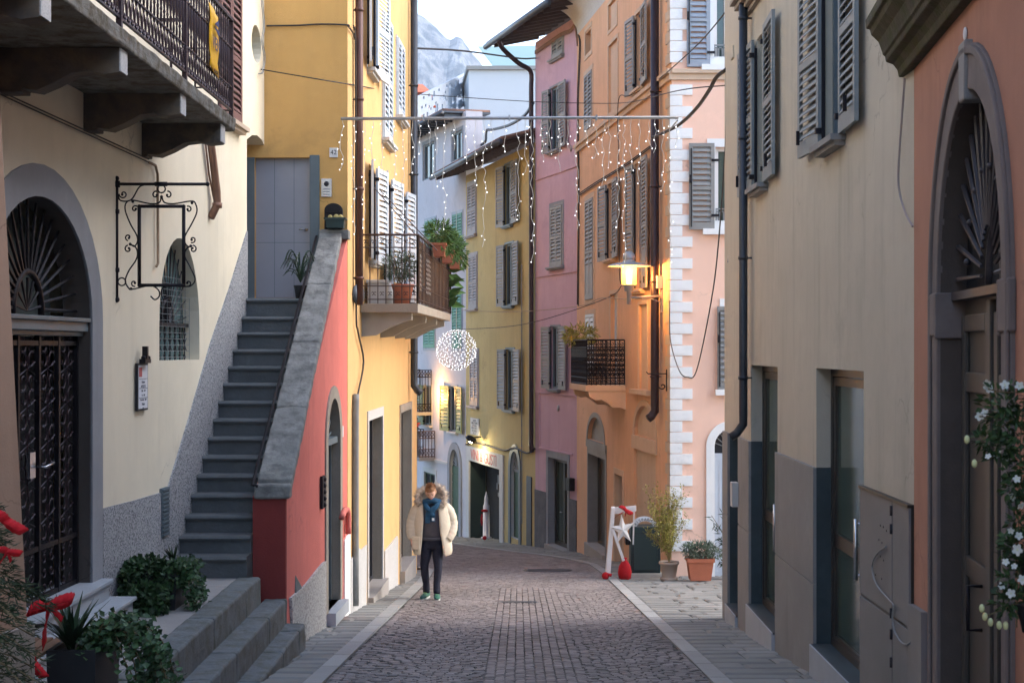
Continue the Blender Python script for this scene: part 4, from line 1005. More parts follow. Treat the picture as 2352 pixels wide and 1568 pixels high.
# balcony of the orange house
p0 = OR.hit(1438)[0]; p1 = p0+2.05
b = MB(); zo = (CY-884)*31.6/F; OR.box(b, p0, p1, zo-.14, zo, 0, .92); ob = b.build('balcony', 'pinkstone', H, label='small balcony with ornate black iron railing', bevel=.012)
pr = [(0,-.14),(.85,-.14),(.82,-.26),(.68,-.34),(.55,-.32),(.42,-.40),(.3,-.5),(.12,-.5),(0,-.55)]
for uu in (p0+.02, p1-.22):
    c = MB(); c.prism([OR.p(uu, zo+q, a) for a, q in pr], OR.u*.2); c.build('corbel', 'pinkstone', ob)
b = MB(); Z = V(0,0,1)
def orn(A, B, nb):
    d = B-A; u = d.normalized()
    for z in (zo+.03, zo+.16, zo+.84, zo+1.0): b.tube([A+Z*z, B+Z*z], .016, 4)
    for i in range(nb+1): q = A+d*i/nb; b.tube([q+Z*zo, q+Z*(zo+1.0)], .013, 4)
    cw = d.length/nb
    for i in range(nb):
        q = A+d*(i+.5)/nb
        for k in range(6):
            zz = zo+.24+k*.105
            b.tube(spiral(q+Z*zz, .008, min(.065,cw*.46), k, k+11, u, Z, 14), .013, 3)
        for zz in (zo+.10, zo+.92): b.tube(spiral(q+Z*zz, .006, .04, 0, 6.2, u, Z, 8), .010, 3)
q0, q1, q2, q3 = OR.p(p0+.03,0,.03), OR.p(p0+.03,0,.88), OR.p(p1-.03,0,.88), OR.p(p1-.03,0,.03)
orn(q0, q1, 8); orn(q1, q2, 16); orn(q2, q3, 8)
b.build('railing', 'iron', ob)
# salmon gable front
def sawin(xl, xr, yt, yb, xs0, xs1, ys0, ys1, sh, slit=None):
    u0, u1, z0, z1 = SA.rect(xl, xr, yt, yb)
    SA.hole([(u0,z0),(u1,z0),(u1,z1),(u0,z1)], .2)
    b = MB(); frame_ring(b, SA, u0-.16, u1+.16, z0, z1+.16, .16, -.01, .02); SA.box(b, u0-.25, u1+.25, z0-.11, z0, -.01, .12); w = b.build('window', 'white', H)
    b = MB(); frame_ring(b, SA, u0, u1, z0, z1, .07, -.15, -.1); SA.box(b, (u0+u1)/2-.04, (u0+u1)/2+.04, z0, z1, -.15, -.1); b.build('sash_frame', 'white', w)
    b = MB(); SA.box(b, u0, u1, z0, z1, -.16, -.15); b.build('pane', 'greenglass', w)
    a0, zz0 = SA.hit(xs0, ys1); a1, zz1 = SA.hit(xs1, ys0)
    for sg, o in ((1, SA.p(a0,zz0,.03)), (-1, SA.p(2*u0+(u1-u0)-a0+.0,zz0,.03))):
        b = MB(); leaf_mesh(b, o, SA.u*sg, SA.n, a1-a0, zz1-zz0, .10, .045); b.build('shutter', sh, w)
    b = MB(); frame_ring(b, SA, u0, u1, z0+.05, z0+.4, .025, -.03, -.01); 
    for i in range(6): u = u0+(u1-u0)*(i+.5)/6; frame_ring(b, SA, u-.06, u+.06, z0+.1, z0+.35, .02, -.03, -.015)
    b.build('guard_rail', 'cablegrey', w)
    b = MB()
    for z in (zz0+.25, zz1-.35): SA.box(b, a1-.06, a1+.09, z, z+.045, .06, .09)
    SA.box(b, a0+.03, a0+.05, zz0+.05, zz1-.1, .08, .1); SA.box(b, a0+.0, a0+.05, zz0+.9, zz0+1.05, .08, .12); b.build('shutter_hinge', 'iron', w)
sawin(1640, 1700, -60, 150, 1577, 1630, -70, 155, 'shutblue'); sawin(1643, 1703, 338, 526, 1582, 1640, 330, 528, 'shutgrey'); sawin(1672, 1740, 705, 894, 1647, 1671, 704, 894, 'shutgrey')
ua, ub = SA.hit(1641)[0], SA.hit(1719)[0]; zs_ = SA.hit(1680,1024)[1]; zt_ = SA.hit(1680,985)[1]; zb_ = SA.hit(1680,1328)[1]
SA.hole(archpts(ua, ub, zb_, zs_, zt_, 16), .2)
b = MB(); ring(b, SA, ua, ub, zb_, zs_, zt_, .16, -.01, .03, 16); SA.box(b, ua-.21, ua, zb_-.3, zb_+.28, 0, .07); q = b.build('door_surround', 'quoin', H)
b = MB(); SA.box(b, ua, ub, zb_, zs_-.15, -.18, -.14); 
for i in range(4): u = ua+(ub-ua)*i/4; frame_ring(b, SA, u+.02, u+(ub-ua)/4-.02, zb_+.1, zs_-.25, .03, -.14, -.125)
b.build('door', 'shutlight', q)
b = MB(); SA.poly(b, archpts(ua, ub, zs_-.15, zs_, zt_, 12), -.19, -.18); b.build('fanlight_pane', 'ink', q)
b = MB()
for i in range(9): a = PI*(i+.5)/9; cu = (ua+ub)/2; b.tube([SA.p(cu+.08*math.cos(a), zs_-.05+.08*math.sin(a), -.12), SA.p(cu+.31*math.cos(a), zs_+.31*math.sin(a), -.12)], .01, 4)
b.build('fanlight_grille', 'cablegrey', q)
SA.facade(H, 'salmon', -7, 9.1, body=.0)
z = -3.9; i = 0
bq = MB(); bo = MB(); hq = 24.9*27.43/F
while z < 9:
    if not (5.1 < z+hq/2 < 5.42):
        lw, sw = (.40,.23) if i % 2 == 0 else (.205,.40)
        z2 = z+hq-.012
        SA.box(bq, -.03, lw, z, z2, -.01, .03); SA.box(bq, .03, lw-.05, z+.03, z2-.03, .03, .034)
        OR.box(bo, -.0, sw, z, z2, -.01, .028); OR.box(bo, .05, sw-.05, z+.03, z2-.03, .028, .033)
    z += hq; i += 1
bq.build('quoins', 'quoin', H); bo.build('quoins', 'quoin2', H)
pipe_on(OR, H, 1504, -160, 930, .085, 'pipeplum', off=.13, foot=True, brackets=5)
b = MB()
for pts in (((1328,80),(1331,110),(1326,240),(1328,450),(1326,700)), ((1328,446),(1370,418),(1440,375),(1490,338),(1500,335))):
    for dd_ in (0, 2.5): b.tube(catmull([OR.p(*OR.hit(x+dd_,y+dd_,.04),.04) for x, y in pts], 4), .015, 5)
b.build('cable_run', 'cable', H)
b = MB(); b.tube([OR.p(*OR.hit(1531,848,.04),.04), OR.p(*OR.hit(1531,898,.04),.04)], .012, 5)
q = OR.p(*OR.hit(1531,858,.04),.04); b.tube([q, q+V(-.36,-.05,0), q+V(-.4,-.05,.04)], .012, 5); b.tube(spiral(q+V(-.08,0,-.24), .015, .07, 0, 6, V(-1,0,0), V(0,0,1), 12), .011, 4); b.build('wall_hook', 'iron', H)
b = MB(); b.box(2.99,9.5,27.75,37,-7,9.0); b.build('unseen_rear_mass', 'salmon', H)

H = thing('pink_house', 'narrow pink house with slate shutters under a deep timber eave', 'house', (1, 39.5, gz(39.5)))
win(PK, H, 1269, 1294, 95, 139, 'closed', 'shutgrey', surr=.07, sm='shutgrey', shdepth=.03, slat=.09)
win(PK, H, 1265, 1286, 205, 350, 'open', 'shutgrey', (1252,1307), surr=.06, sm='greystone', slat=.08, fr='panelgrey')
win(PK, H, 1266, 1292, 477, 614, 'closed', 'shutgrey', surr=.12, sm='greystone', shdepth=.035, slat=.09)
win(PK, H, 1266, 1286, 750, 892, 'open', 'shutgrey', (1251,1307), surr=.05, sm='greystone', slat=.08)
q, (d0,d1,dz0,dz1) = sidedoor(PK, H, 1260, 1304, 1049, 1249, None, 'greenglass', .25, w=.17, wm='greystone', rv=1)
b = MB(); frame_ring(b, PK, d0, d1, dz0, dz1, .12, -.23, -.18); PK.box(b, (d0+d1)/2-.05, (d0+d1)/2+.05, dz0, dz1, -.23, -.18); b.build('door_frame', 'alu', q)
b = MB(); PK.box(b, (d0+d1)/2+.08, (d0+d1)/2+.22, dz0+.95, dz0+.98, -.18, -.13); b.build('handle', 'steel', q)
PK.facade(H, None, -8, 8.83, mats=['pink','greystone'], body=.6)
b = MB()
for x, y in ((1236,411),(1235,634),(1240,899)):
    z_ = PK.hit(x,y)[1]; b = MB(); PK.box(b, 0, PK.L-.05, z_-.04, z_, 0, .03); b.build('moulding', 'pink', H)
b = MB(); u_, z_ = PK.hit(1240,1026); PK.box(b, .3, u_, z_-.04, z_, 0, .03); z2_ = PK.hit(1240,899)[1]; PK.box(b, u_-.03, u_, z_, z2_-.04, 0, .03); b.build('moulding', 'pink', H)
zq = PK.hit(1245,1127)[1]; b = MB(); PK.box(b, d1+.17, PK.L+.0, -8, zq, -.01, .03); PK.box(b, 0, d0-.17, -8, zq+.02, -.01, .03); b.build('plinth', mat('dark_stone_plinth', (.13,.135,.15), .9, .3, 3, bump=.4, bscale=20), H)
b = MB()
for x, y in ((1312,682/2),(1283,937)): b.lathe([(0,0),(.09,0),(.09,.02)], PK.p(*PK.hit(x,y),.0), 10, tuple(PK.n))
b.build('wall_anchor', 'shutpink', H)
roof_slab(H, PK, 8.83, 1.15, ext=(1.2,.9), back=3, slope=.25)
q = P(1176,103,41.0); b = MB(); w0 = PK.p(PK.L+.02,8.1,.12)
b.tube(catmull([PK.p(PK.L-.3,8.75,1.2), PK.p(PK.L-.1,8.55,1.0), PK.p(PK.L+.0,8.2,.5), PK.p(PK.L+.02,8.0,.14), PK.p(PK.L+.02,7.5,.12)], 4)+[PK.p(PK.L+.02,-2.5,.12), PK.p(PK.L-.02,-2.75,.14), PK.p(PK.L-.22,-2.95,.18)], .07, 8); b.build('downpipe', 'pipeplum', H)
b = MB()
for k in range(3): b.tube(catmull([PK.p(*PK.hit(x,y+k*3,.05),.05) for x, y in ((1229,118),(1262,95),(1290,76),(1310,68),(1320,56),(1324,80),(1326,100))], 5), .02, 5)
b.build('cable_run', 'copper', H)
b = MB(); PK.box(b, .15, .45, PK.hit(1320,1127)[1], PK.hit(1320,1098)[1], .0, .16); b.build('letterbox', 'iron', H)

H = thing('olive_yellow_house', 'olive yellow house with mauve grey shutters and a stone framed shop front', 'house', (-.6, 45, gz(45)))
for a in ((1075,1094,426,543),(1078,1096,588,710),(1081,1099,806,931)):
    win(FY, H, *a, 'closed', 'shutpink', surr=.09, sm='shutpink', shdepth=.035, slat=.09, solid=.15)
for a, l in (((1160,1177,381,520),(1147,1196)), ((1161,1180,562,703),(1148,1198)), ((1163,1182,802,940),(1150,1202))):
    win(FY, H, *a, 'open', 'shutgrey', l, surr=.06, sm='panelgrey', slat=.09)
u0, u1 = sorted((FY.hit(1080)[0], FY.hit(1150)[0])); z1 = FY.hit(1080,1056)[1]; z0 = FY.hit(1080,1240)[1]
FY.hole([(u0,z0),(u1,z0),(u1,z1),(u0,z1)], .55, 2)
b = MB(); ztop = FY.hit(1080,1024)[1]; FY.box(b, u0-.42, u0, z0-.6, ztop, -.01, .05); FY.box(b, u1, u1+.42, z0-.6, ztop, -.01, .05); FY.box(b, u0, u1, z1, ztop, -.01, .052); shp = b.build('shop_front', 'whitestone', H)
text('VINI & GUSTI', 'lettering', 'redink', shp, wallmx(FY, (u0+u1)/2, (z1+ztop)/2-.02, .056), .50, .004, sx=1.15)
b = MB(); FY.box(b, u0, u1, z0, z1, -.6, -.56); FY.box(b, u0+.0, u0+.9, z0, z1, -.56, -.3); b.build('shop_interior', 'dark', shp)
b = MB()
for k in range(26):
    u = RN.uniform(u0+.2, u1-1.6); z = RN.uniform(z0+.3, z1-.4); FY.box(b, u, u+RN.uniform(.08,.2), z, z+RN.uniform(.1,.3), -.55, -.5)
b.build('shop_goods', 'meter', shp)
b = MB(); FY.box(b, u0-.1, u1+.1, z0-.35, z0, -.3, .45); b.build('doorstep', 'terracestone', H)
ua, ub = sorted((FY.hit(1174)[0], FY.hit(1193)[0])); zt_, zs_, zb_ = FY.hit(1183,1036)[1], FY.hit(1183,1080)[1], FY.hit(1183,1236)[1]
FY.hole(archpts(ua, ub, zb_, zs_, zt_, 12), .10, 1); b = MB(); ring(b, FY, ua, ub, zb_-.2, zs_, zt_, .22, -.01, .04, 12); q = b.build('door_surround', 'panelgrey', H)
b = MB(); FY.poly(b, archpts(ua, ub, zb_, zs_, zt_, 12), -.11, -.09); b.build('door', 'doorgreen', q)
b = MB(); FY.box(b, ua, ub, zs_-.05, zs_+.02, -.09, -.05)
for i in range(7): a = PI*(i+.5)/7; b.tube([FY.p((ua+ub)/2, zs_, -.07), FY.p((ua+ub)/2+(ub-ua)*.45*math.cos(a), zs_+(zt_-zs_)*.9*math.sin(a), -.07)], .02, 4)
b.build('fanlight_grille', 'cablegrey', q)
FY.facade(H, None, -9, 5.95, mats=['faryellow','whitestone','bindark'], body=.9)
b = MB(); a, c = sorted((FY.hit(1083)[0], FY.hit(1102)[0])); za, zb2 = FY.hit(1083,958)[1], FY.hit(1083,996)[1]; FY.box(b, a, c, zb2, za, 0, .04); q = b.build('plaque', 'whitestone', H)
for i in range(6):
    text(('OSPIZIO','ANNO DOMINI','CITTADINI','MURI E PORTA','DEL BORGO','MDCCC')[i], 'lettering', 'inkgrey', q, wallmx(FY, (a+c)/2, za-.09-.085*i, .042), .10, .002, sx=1.2)
a, c = sorted((FY.hit(1211)[0], FY.hit(1222)[0])); b = MB(); FY.box(b, a, c, FY.hit(1211,1256)[1], FY.hit(1211,1092)[1], 0, .03); b.build('hatch', 'pipedark', H)
roof_slab(H, FY, 5.97, .95, ext=(-.1,.9), back=4, slope=.28)
b = MB(); b.tube([FY.p(.12,5.5,.08), FY.p(.12,-2.9,.08)], .03, 6); b.tube([FY.p(1.25,2.5,.05), FY.p(1.25,-5.2,.05)], .02, 5); b.build('downpipe', 'cablegrey', H)
b = MB(); b.tube(catmull([FY.p(*FY.hit(x,y,.05),.05) for x, y in ((1070,1020),(1090,1016),(1130,1026),(1160,1034),(1182,1028),(1210,1040),(1228,1030))], 4), .03, 5); b.build('cable_run', 'cable', H)

H = thing('lilac_house', 'pale lilac grey house with green shutters at the end of the street', 'house', (-3.2, 52.5, gz(52)))
win(LI, H, 973, 998, 335, 415, 'none', surr=.14, sm='greystone', sill=False, fr='panelgrey'); win(LI, H, 1039, 1062, 308, 372, 'none', surr=.12, sm='greystone', sill=False, fr='panelgrey')
win(LI, H, 977, 1001, 509, 610, 'closed', 'shutgreen', surr=.1, sm='shutblue', shdepth=.035, slat=.1, sill=False); win(LI, H, 1040, 1062, 494, 590, 'closed', 'shutgreen', surr=.1, sm='shutblue', shdepth=.035, slat=.1, sill=False)
win(LI, H, 1040, 1061, 672, 800, 'closed', 'shutgreen', surr=.1, sm='shutblue', shdepth=.035, slat=.1, sill=False); win(LI, H, 974, 999, 700, 799, 'closed', 'shutgreen', surr=.1, sm='shutblue', shdepth=.035, slat=.1, sill=False)
win(LI, H, 1034, 1051, 886, 990, 'open', 'shutolive', (1018,1067), surr=.05, sm='whitestone', slat=.12); win(LI, H, 976, 992, 884, 975, 'openR', 'shutolive', (962,1008), surr=.05, sm='whitestone', slat=.12)
ua, ub = sorted((LI.hit(1035)[0], LI.hit(1056)[0])); zt_, zs_, zb_ = LI.hit(1046,1032)[1], LI.hit(1046,1071)[1], LI.hit(1046,1244)[1]
LI.hole(archpts(ua, ub, zb_, zs_, zt_, 12), .10, 1); b = MB(); ring(b, LI, ua, ub, zb_-.2, zs_, zt_, .26, -.01, .05, 12); q = b.build('door_surround', 'greystone', H)
b = MB(); LI.box(b, ua, ub, zb_, zs_, -.11, -.08)
for i in range(9): LI.box(b, ua, ub, zb_+(zs_-zb_)*i/9+.02, zb_+(zs_-zb_)*(i+1)/9-.02, -.08, -.06)
b.build('door', 'doorgreen', q)
b = MB(); LI.poly(b, archpts(ua, ub, zs_, zs_+.01, zt_, 12), -.11, -.09); b.build('fanlight_pane', 'dark', q)
b = MB()
for i in range(11): a = PI*(i+.5)/11; b.tube([LI.p((ua+ub)/2, zs_, -.07), LI.p((ua+ub)/2+(ub-ua)*.46*math.cos(a), zs_+(zt_-zs_)*.92*math.sin(a), -.07)], .018, 4)
b.build('fanlight_grille', 'cablegrey', q)
win(LI, H, 975, 1000, 1082, 1180, 'none', surr=.18, sm='whitestone', sill=False, fr='doorgreen', pane='dark')
LI.facade(H, None, -9, 8.2, mats=['lilac','whitestone'], body=.6)
b = MB(); z_ = LI.hit(1026,1060)[1]; LI.box(b, (ub+.3), LI.L, z_-.1, z_, 0, .05); b.build('string_course', 'whitestone', H)
roof_slab(H, LI, 8.15, .7, ext=(-.3,.5), back=1.0, slope=.02, tiles=False, m='gutter')
def smallbal(x0, x1, yt, yb, m, label):
    a, c = sorted((LI.hit(x0)[0], LI.hit(x1)[0])); zt = LI.hit(x1,yt)[1]; zb = LI.hit(x1,yb)[1]
    c = a+1.5; b = MB(); LI.box(b, a, c, zb-.12, zb, 0, .62); q = b.build('balcony', 'greystone', H, label=label)
    r = MB()
    A = [LI.p(a+.02,0,.02), LI.p(a+.02,0,.6), LI.p(c-.02,0,.6), LI.p(c-.02,0,.02)]
    for i in range(3):
        d = A[i+1]-A[i]; nb = int(d.length/.1)
        for z in (zb+.04, zb+.3, zt-.25, zt): r.tube([A[i]+V(0,0,z), A[i+1]+V(0,0,z)], .018, 4)
        for k in range(nb+1):
            p_ = A[i]+d*k/nb; r.tube([p_+V(0,0,zb), p_+V(0,0,zt)], .012, 4)
            if k < nb:
                for z in (zb+.17, zt-.12): r.tube([p_+V(0,0,z-.1), p_+d/nb+V(0,0,z+.1)], .012, 3); r.tube([p_+V(0,0,z+.1), p_+d/nb+V(0,0,z-.1)], .012, 3)
    r.build('railing', m, q); return q
smallbal(958, 992, 850, 946, 'iron', 'black iron balcony cage lit from inside'); smallbal(963, 1000, 990, 1050, 'ironbrown', 'bulging brown iron balcony with red flowers')
# ================================================================ beige house on the right
BE = Wall((2.70,18.6), (2.70,9.70))
H = thing('beige_house', 'streaked beige house with grey stone base, dark glass doors and open grey shutters', 'house', (2.9, 14, gz(14)))
win(BE, H, 1738, 1764, 92, 436, 'open', 'shutslate', (1711,1793), surr=.0, sm='cladding', fr='panelgrey', depth=.1, slat=.07, ang=2.5, pane='panelgrey', proud=.01)
win(BE, H, 1894, 1941, -108, 339, 'open', 'shutslate', (1854,1989), surr=.0, sm='cladding', fr='panelgrey', depth=.1, slat=.07, ang=2.5, pane='panelgrey', proud=.01)
b = MB(); a, c = sorted((BE.hit(1716)[0], BE.hit(1775)[0])); z_ = BE.hit(1716,45)[1]
for i, (dz, n) in enumerate(((0,.05),(.05,.10),(.10,.15),(.16,.20))): BE.box(b, a-.02*i, c+.02*i, z_+dz, z_+dz+.05, -.01, n)
b.build('lintel_cornice', 'warmstone', H, bevel=.008)
def gdoor(xl, xr, yt, yb, d, name='door', handle=True):
    u0, u1, z0, z1 = BE.rect(xl, xr, yt, yb); u0, u1 = min(u0,u1), max(u0,u1)
    ze = -1.076
    BE.hole([(u0,z0),(u1,z0),(u1,z1),(u0,z1)], d)
    b = MB(); zc = min(z1, ze)   # slate lining of the reveal, below the band
    BE.box(b, u0-.0, u0+.006, z0, zc, -d, .0); BE.box(b, u1-.006, u1, z0, zc, -d, .0); BE.box(b, u0, u1, z0-.02, z0+.004, -d, .05); lin = b.build('reveal_lining', 'teal', H)
    b = MB(); BE.box(b, u0, u1, z0-.4, z0+.0, -d, .065); b.build('doorstep', 'marble', H)
    if not handle:
        b = MB(); BE.box(b, u0, u1, z0, z1, -d-.02, -d); b.build('shop_window', 'greenglass', H); return
    b = MB(); frame_ring(b, BE, u0, u1, z0, z1, .07, -d, -d+.06); frame_ring(b, BE, u0+.08, u1-.08, z0+.03, z1-.08, .075, -d+.01, -d+.05)
    zm = z0+(z1-z0)*.36; BE.box(b, u0+.1, u1-.1, zm, zm+.12, -d+.01, -d+.05); q = b.build('door', 'alu', H, label='dark framed glass shop door with steel pull handle')
    b = MB(); BE.box(b, u0+.05, u1-.05, z0+.05, z1-.05, -d+.015, -d+.025); b.build('pane', 'greenglass', q)
    uh = u1-.52; b = MB(); n_ = -d+.13
    b.tube([BE.p(uh, z0+.78, n_), BE.p(uh, z0+1.28, n_)], .017, 8)
    for z in (z0+.82, z0+1.24): b.tube([BE.p(uh, z, n_), BE.p(uh, z, -d+.04)], .012, 6)
    b.build('handle', 'steel', q)
gdoor(1875, 1984, 845, 1478, .19); gdoor(1725, 1786, 838, 1386, .19); gdoor(1676, 1700, 994, 1385, .32, handle=False)
BE.facade(H, 'beige', -6, 7.5, body=.45)
b = MB(); b.box(3.3,9,9.8,18.55,-6,7.5); b.build('unseen_rear_mass', 'beige', H)
# cladding bands with a joint between them
ze, zj = -1.076, -2.13
ops = []
for xl, xr in ((1676,1700),(1725,1786),(1875,1984)): ops.append(sorted((BE.hit(xl)[0], BE.hit(xr)[0])))
segs = []; u = 0.0
for a, c in ops: segs.append((u, a)); u = c
uM = u; segs.append((u, BE.L))
for a, c in segs[:3]:
    b = MB(); BE.box(b, a, c, zj+.006, ze, -.02, .03); BE.box(b, a, c, -5, zj-.006, -.02, .03); BE.box(b, a+.002, c-.002, zj-.006, zj+.006, -.02, .018)
    b.build('stone_base', 'cladding', H, bevel=.004)
b = MB(); a, c = segs[3]; um = BE.hit(2060)[0]
for p0_, p1_ in ((a+.006, um-.008), (um+.012, c-.003)):
    BE.box(b, p0_, p1_, -1.9, ze-.012, -.02, .035); BE.box(b, p0_, p1_, -5, -1.925, -.02, .035)
mt = b.build('meter_cupboard', 'meter', H, bevel=.004)
b = MB(); BE.box(b, a, c, -5, ze, -.02, .02); BE.box(b, a, c, ze-.012, ze+.01, 0, .045); b.build('cupboard_frame', 'alu', mt)
b = MB()
for i, j in ((0,0),(1,0),(2,.3),(0,2),(1,2.2),(0,4),(1,4.1),(2,4.4),(0,7),(2,7)): q = BE.p(um-.32+i*.09-.02*j, -1.3-.055*j, .036); b.lathe([(0,0),(.008,0),(.008,.002)], q, 8, tuple(BE.n))
for z in (-1.12,-1.25,-1.85,-2.0,-2.2): b.tube([BE.p(um,z,.04), BE.p(um,z-.07,.04)], .012, 6)
b.build('vent_hole', 'ink', mt)
b = MB(); b.tube(catmull([BE.p(*BE.hit(x,y,.05),.05) for x, y in ((2035,1254),(2015,1270),(2003,1300),(2012,1340),(2040,1375),(2052,1390),(2050,1420),(2056,1452),(2075,1478),(2095,1470),(2100,1455))], 5), .007, 5); b.build('loose_cable', 'cablegrey', mt)
b = MB(); a, c = sorted((BE.hit(1668)[0], BE.hit(1692)[0])); za, zb2 = BE.hit(1676,836)[1], BE.hit(1676,874)[1]; 
b = MB(); u_, za = BE.hit(1699,1106); zb2 = BE.hit(1699,1162)[1]; BE.box(b, u_-.05, u_+.1, zb2, za, .03, .11); b.build('box_cover', 'potwhite', H, bevel=.006)
pipe_on(BE, H, 1707, -150, 950, .05, 'pipedark', off=.10, foot=True, brackets=4)
b = MB()
for x, y0_, y1_ in ((1681,112,138),(1723,-60,-40)): a_, z_ = BE.hit(x,y0_); BE.box(b, a_, a_+.2, z_-.15, z_, 0, .02)
b.build('junction_cover', 'beige', H)

# terracotta house
TE = Wall((2.70,9.70), (2.13,4.66))
H = thing('terracotta_house', 'terracotta house with a grey stone arched portal and a mossy moulded cornice', 'house', (2.8, 8, gz(8)))
ua, ub = sorted((TE.hit(2160)[0], TE.hit(2310)[0])); zs_ = .32; zt_ = TE.hit(2231,205)[1]; zb_ = gz(8)-.1
TE.hole(archpts(ua, ub, zb_, zs_, zt_, 22), .16, 1)
b = MB(); ring(b, TE, ua, ub, zb_-.5, zs_, zt_, .20, -.01, .025, 28, wt=.25); ring(b, TE, ua-.15, ub+.15, zb_-.5, zs_, zt_+.19, .05, .025, .045, 28)
for sg, u in ((-1, ua), (1, ub)):
    TE.box(b, min(u-.0,u+sg*.225), max(u-.0,u+sg*.225), zs_-.24, zs_+.02, -.0, .04)
    if sg < 0: TE.box(b, u-.0, u+.03, zs_-.26, zs_+.02, -.155, .04)
    else: TE.box(b, u-.03, u, zs_-.26, zs_+.02, -.155, .04)
b.box
b.build('portal_surround', mat('brown_portal_stone', (.17,.145,.135), .8, .16, 2, streak=.25, bump=.2), H, bevel=.01)
b = MB(); TE.poly(b, [((ua+ub)/2-.07,zt_-.06),((ua+ub)/2+.07,zt_-.06),((ua+ub)/2+.09,zt_+.27),((ua+ub)/2-.09,zt_+.27)], -.15, .045); b.build('keystone', 'cladding', H, bevel=.012)
b = MB(); TE.poly(b, archpts(ua, ub, zs_, zs_+.01, zt_, 18), -.165, -.155); q = b.build('fanlight_pane', 'dark', H)
b = MB(); cu = (ua+ub)/2; r = (ub-ua)/2; rz_ = zt_-zs_
for i in range(17):
    a = PI*(i+.5)/17; b.tube([TE.p(cu+.18*math.cos(a), zs_+.06+.3*math.sin(a), -.10), TE.p(cu+(r-.02)*math.cos(a), zs_+(rz_-.02)*math.sin(a), -.10)], [.012,.018], 5)
    if i % 2: b.ball(TE.p(cu+(r*.62)*math.cos(a), zs_+rz_*.62*math.sin(a), -.09), .022, 6, 4)
b.tube([TE.p(cu+.19*math.cos(PI*i/12), zs_+.04+.32*math.sin(PI*i/12), -.15) for i in range(13)], .03, 6)
TE.box(b, ua, ub, zs_-.03, zs_+.02, -.15, -.06); b.build('fanlight_grille', mat('grey_iron', (.06,.055,.06), .5, .2, 6, metal=.3, bump=.1), q)
b = MB(); TE.box(b, ua, ub, zb_, zs_-.03, -.165, -.145)
dq = b.build('door', 'doormud', H); b = MB()
for a, c in ((ua+.05, cu-.06), (cu+.06, ub-.05)):
    frame_ring(b, TE, a, c, zb_+.1, zs_-.12, .10, -.145, -.115)
    for z in (-.2, -1.3): TE.box(b, a+.1, c-.1, z-.06, z+.06, -.145, -.12)
TE.box(b, cu-.045, cu+.045, zb_, zs_-.05, -.145, -.10); b.build('door_panelling', 'doormud', dq, bevel=.008)
b = MB(); q_ = TE.p(cu-.25,-1.35,-.12); b.tube([q_, q_+TE.n*.08, q_+TE.n*.08+V(0,0,-.25), q_+V(0,0,-.25)], .012, 6); b.build('handle', 'iron', dq)
TE.facade(H, None, -6, 6, mats=['terra','darkportal'], body=.55)
b = MB(); 
zz = 1.95; b.prism([TE.p(-.28, zz+z_, n_) for n_, z_ in ((-.01,-.05),(.06,-.05),(.07,.0),(.10,.04),(.15,.06),(.155,.10),(.17,.105),(.175,.13),(.20,.20),(.25,.25),(.26,.29),(.285,.295),(.29,.36),(-.01,.36))], TE.u*(TE.L+.28))
cn = b.build('cornice', mat('mossy_cornice_stone', (.075,.068,.045), .9, .3, 3, bump=.5, bscale=30, col2=(.05,.055,.02)), H, bevel=.015)
pl(TE, H, [(2098,1800),(2098,1385),(2130,1405),(2130,1800)], .04, 'meter')
b = MB(); q_ = TE.hit(2221,78); b.ball(TE.p(*q_,.01), .03, 10, 6, (.3,1,1.3)); b.build('wall_stud', 'plate', H)
b = MB(); b.tube(catmull([BE.p(*BE.hit(x,y,.05),.05) for x, y in ((2078,180),(2072,260),(2065,360),(2064,430),(2078,485),(2096,520))], 5), .008, 5); b.build('loose_cable', 'shutpink', H)

b = MB(); b.box(3.3,9,-9,9.6,-6,5.5); b.build('unseen_rear_mass', 'terra', H)  # unseen bulk, carried on behind the camera to darken the near street
# ================================================================ beyond
t = thing('modern_building', 'white rendered modern block with a pale green glass screen and cut-out lattice parapet', 'building', P(1140,800,64))
b = MB(); a, c = P(1077,161,62), P(1330,165,62); d = P(1065,164,66)
b.prism([V(a.x,62,-7), V(c.x,62,-7), V(c.x+2,75,-7), V(d.x,66,-7)], (0,0,a.z+7)); b.build('wall', 'pvc', t)
b = MB(); b.prism([V(a.x-.1,61.85,a.z), V(c.x,61.85,a.z), V(c.x+2,75,a.z), V(d.x-.1,66,a.z)], (0,0,.16)); b.build('roof_edge', 'shutgrey', t)
b = MB(); b.prism([P(1098,107,80), P(1300,104,80), P(1300,158,80), P(1137,158,80)], (0,.2,0)); b.build('glass_screen', 'gglass', t)
# lattice parapet with organic cut-outs
A, B_ = P(957,222,56), P(1066,168,66); h0 = 56; b = MB()
A0, B0 = P(957,318,56), P(1066,256,66)
n = 30; mh = 14; cell = []
def pt(i, j): s_, t_ = i/n, j/mh; return A0.lerp(B0, s_).lerp(A.lerp(B_, s_), t_)
for i in range(0, n):
    for j in range(0, mh):
        v0 = noise.noise(V(i*.55, j*.5, 3.1))
        if j in (0, mh-1) or v0 < .12: b.add([pt(i,j), pt(i+1,j), pt(i+1,j+1), pt(i,j+1)], [(0,1,2,3)])
b.build('lattice_parapet', 'shutblue', t, solid=.06)
t = thing('red_roofed_house', 'distant rooftop with bright red tiles against the mountain', 'house', P(970,230,90))
b = MB(); q = [P(940,222,90), P(988,207,90), P(972,194,92), P(940,200,92)]
b.prism([P(930,214,88), P(989,210,88), P(971,194,91), P(930,192,91)], (0,6,0)); b.build('roof', 'redtile', t)
b = MB(); b.box(P(930,0,88).x, P(980,0,88).x, 89, 94, -8, P(0,216,88).z); b.build('wall', 'salmon', t)
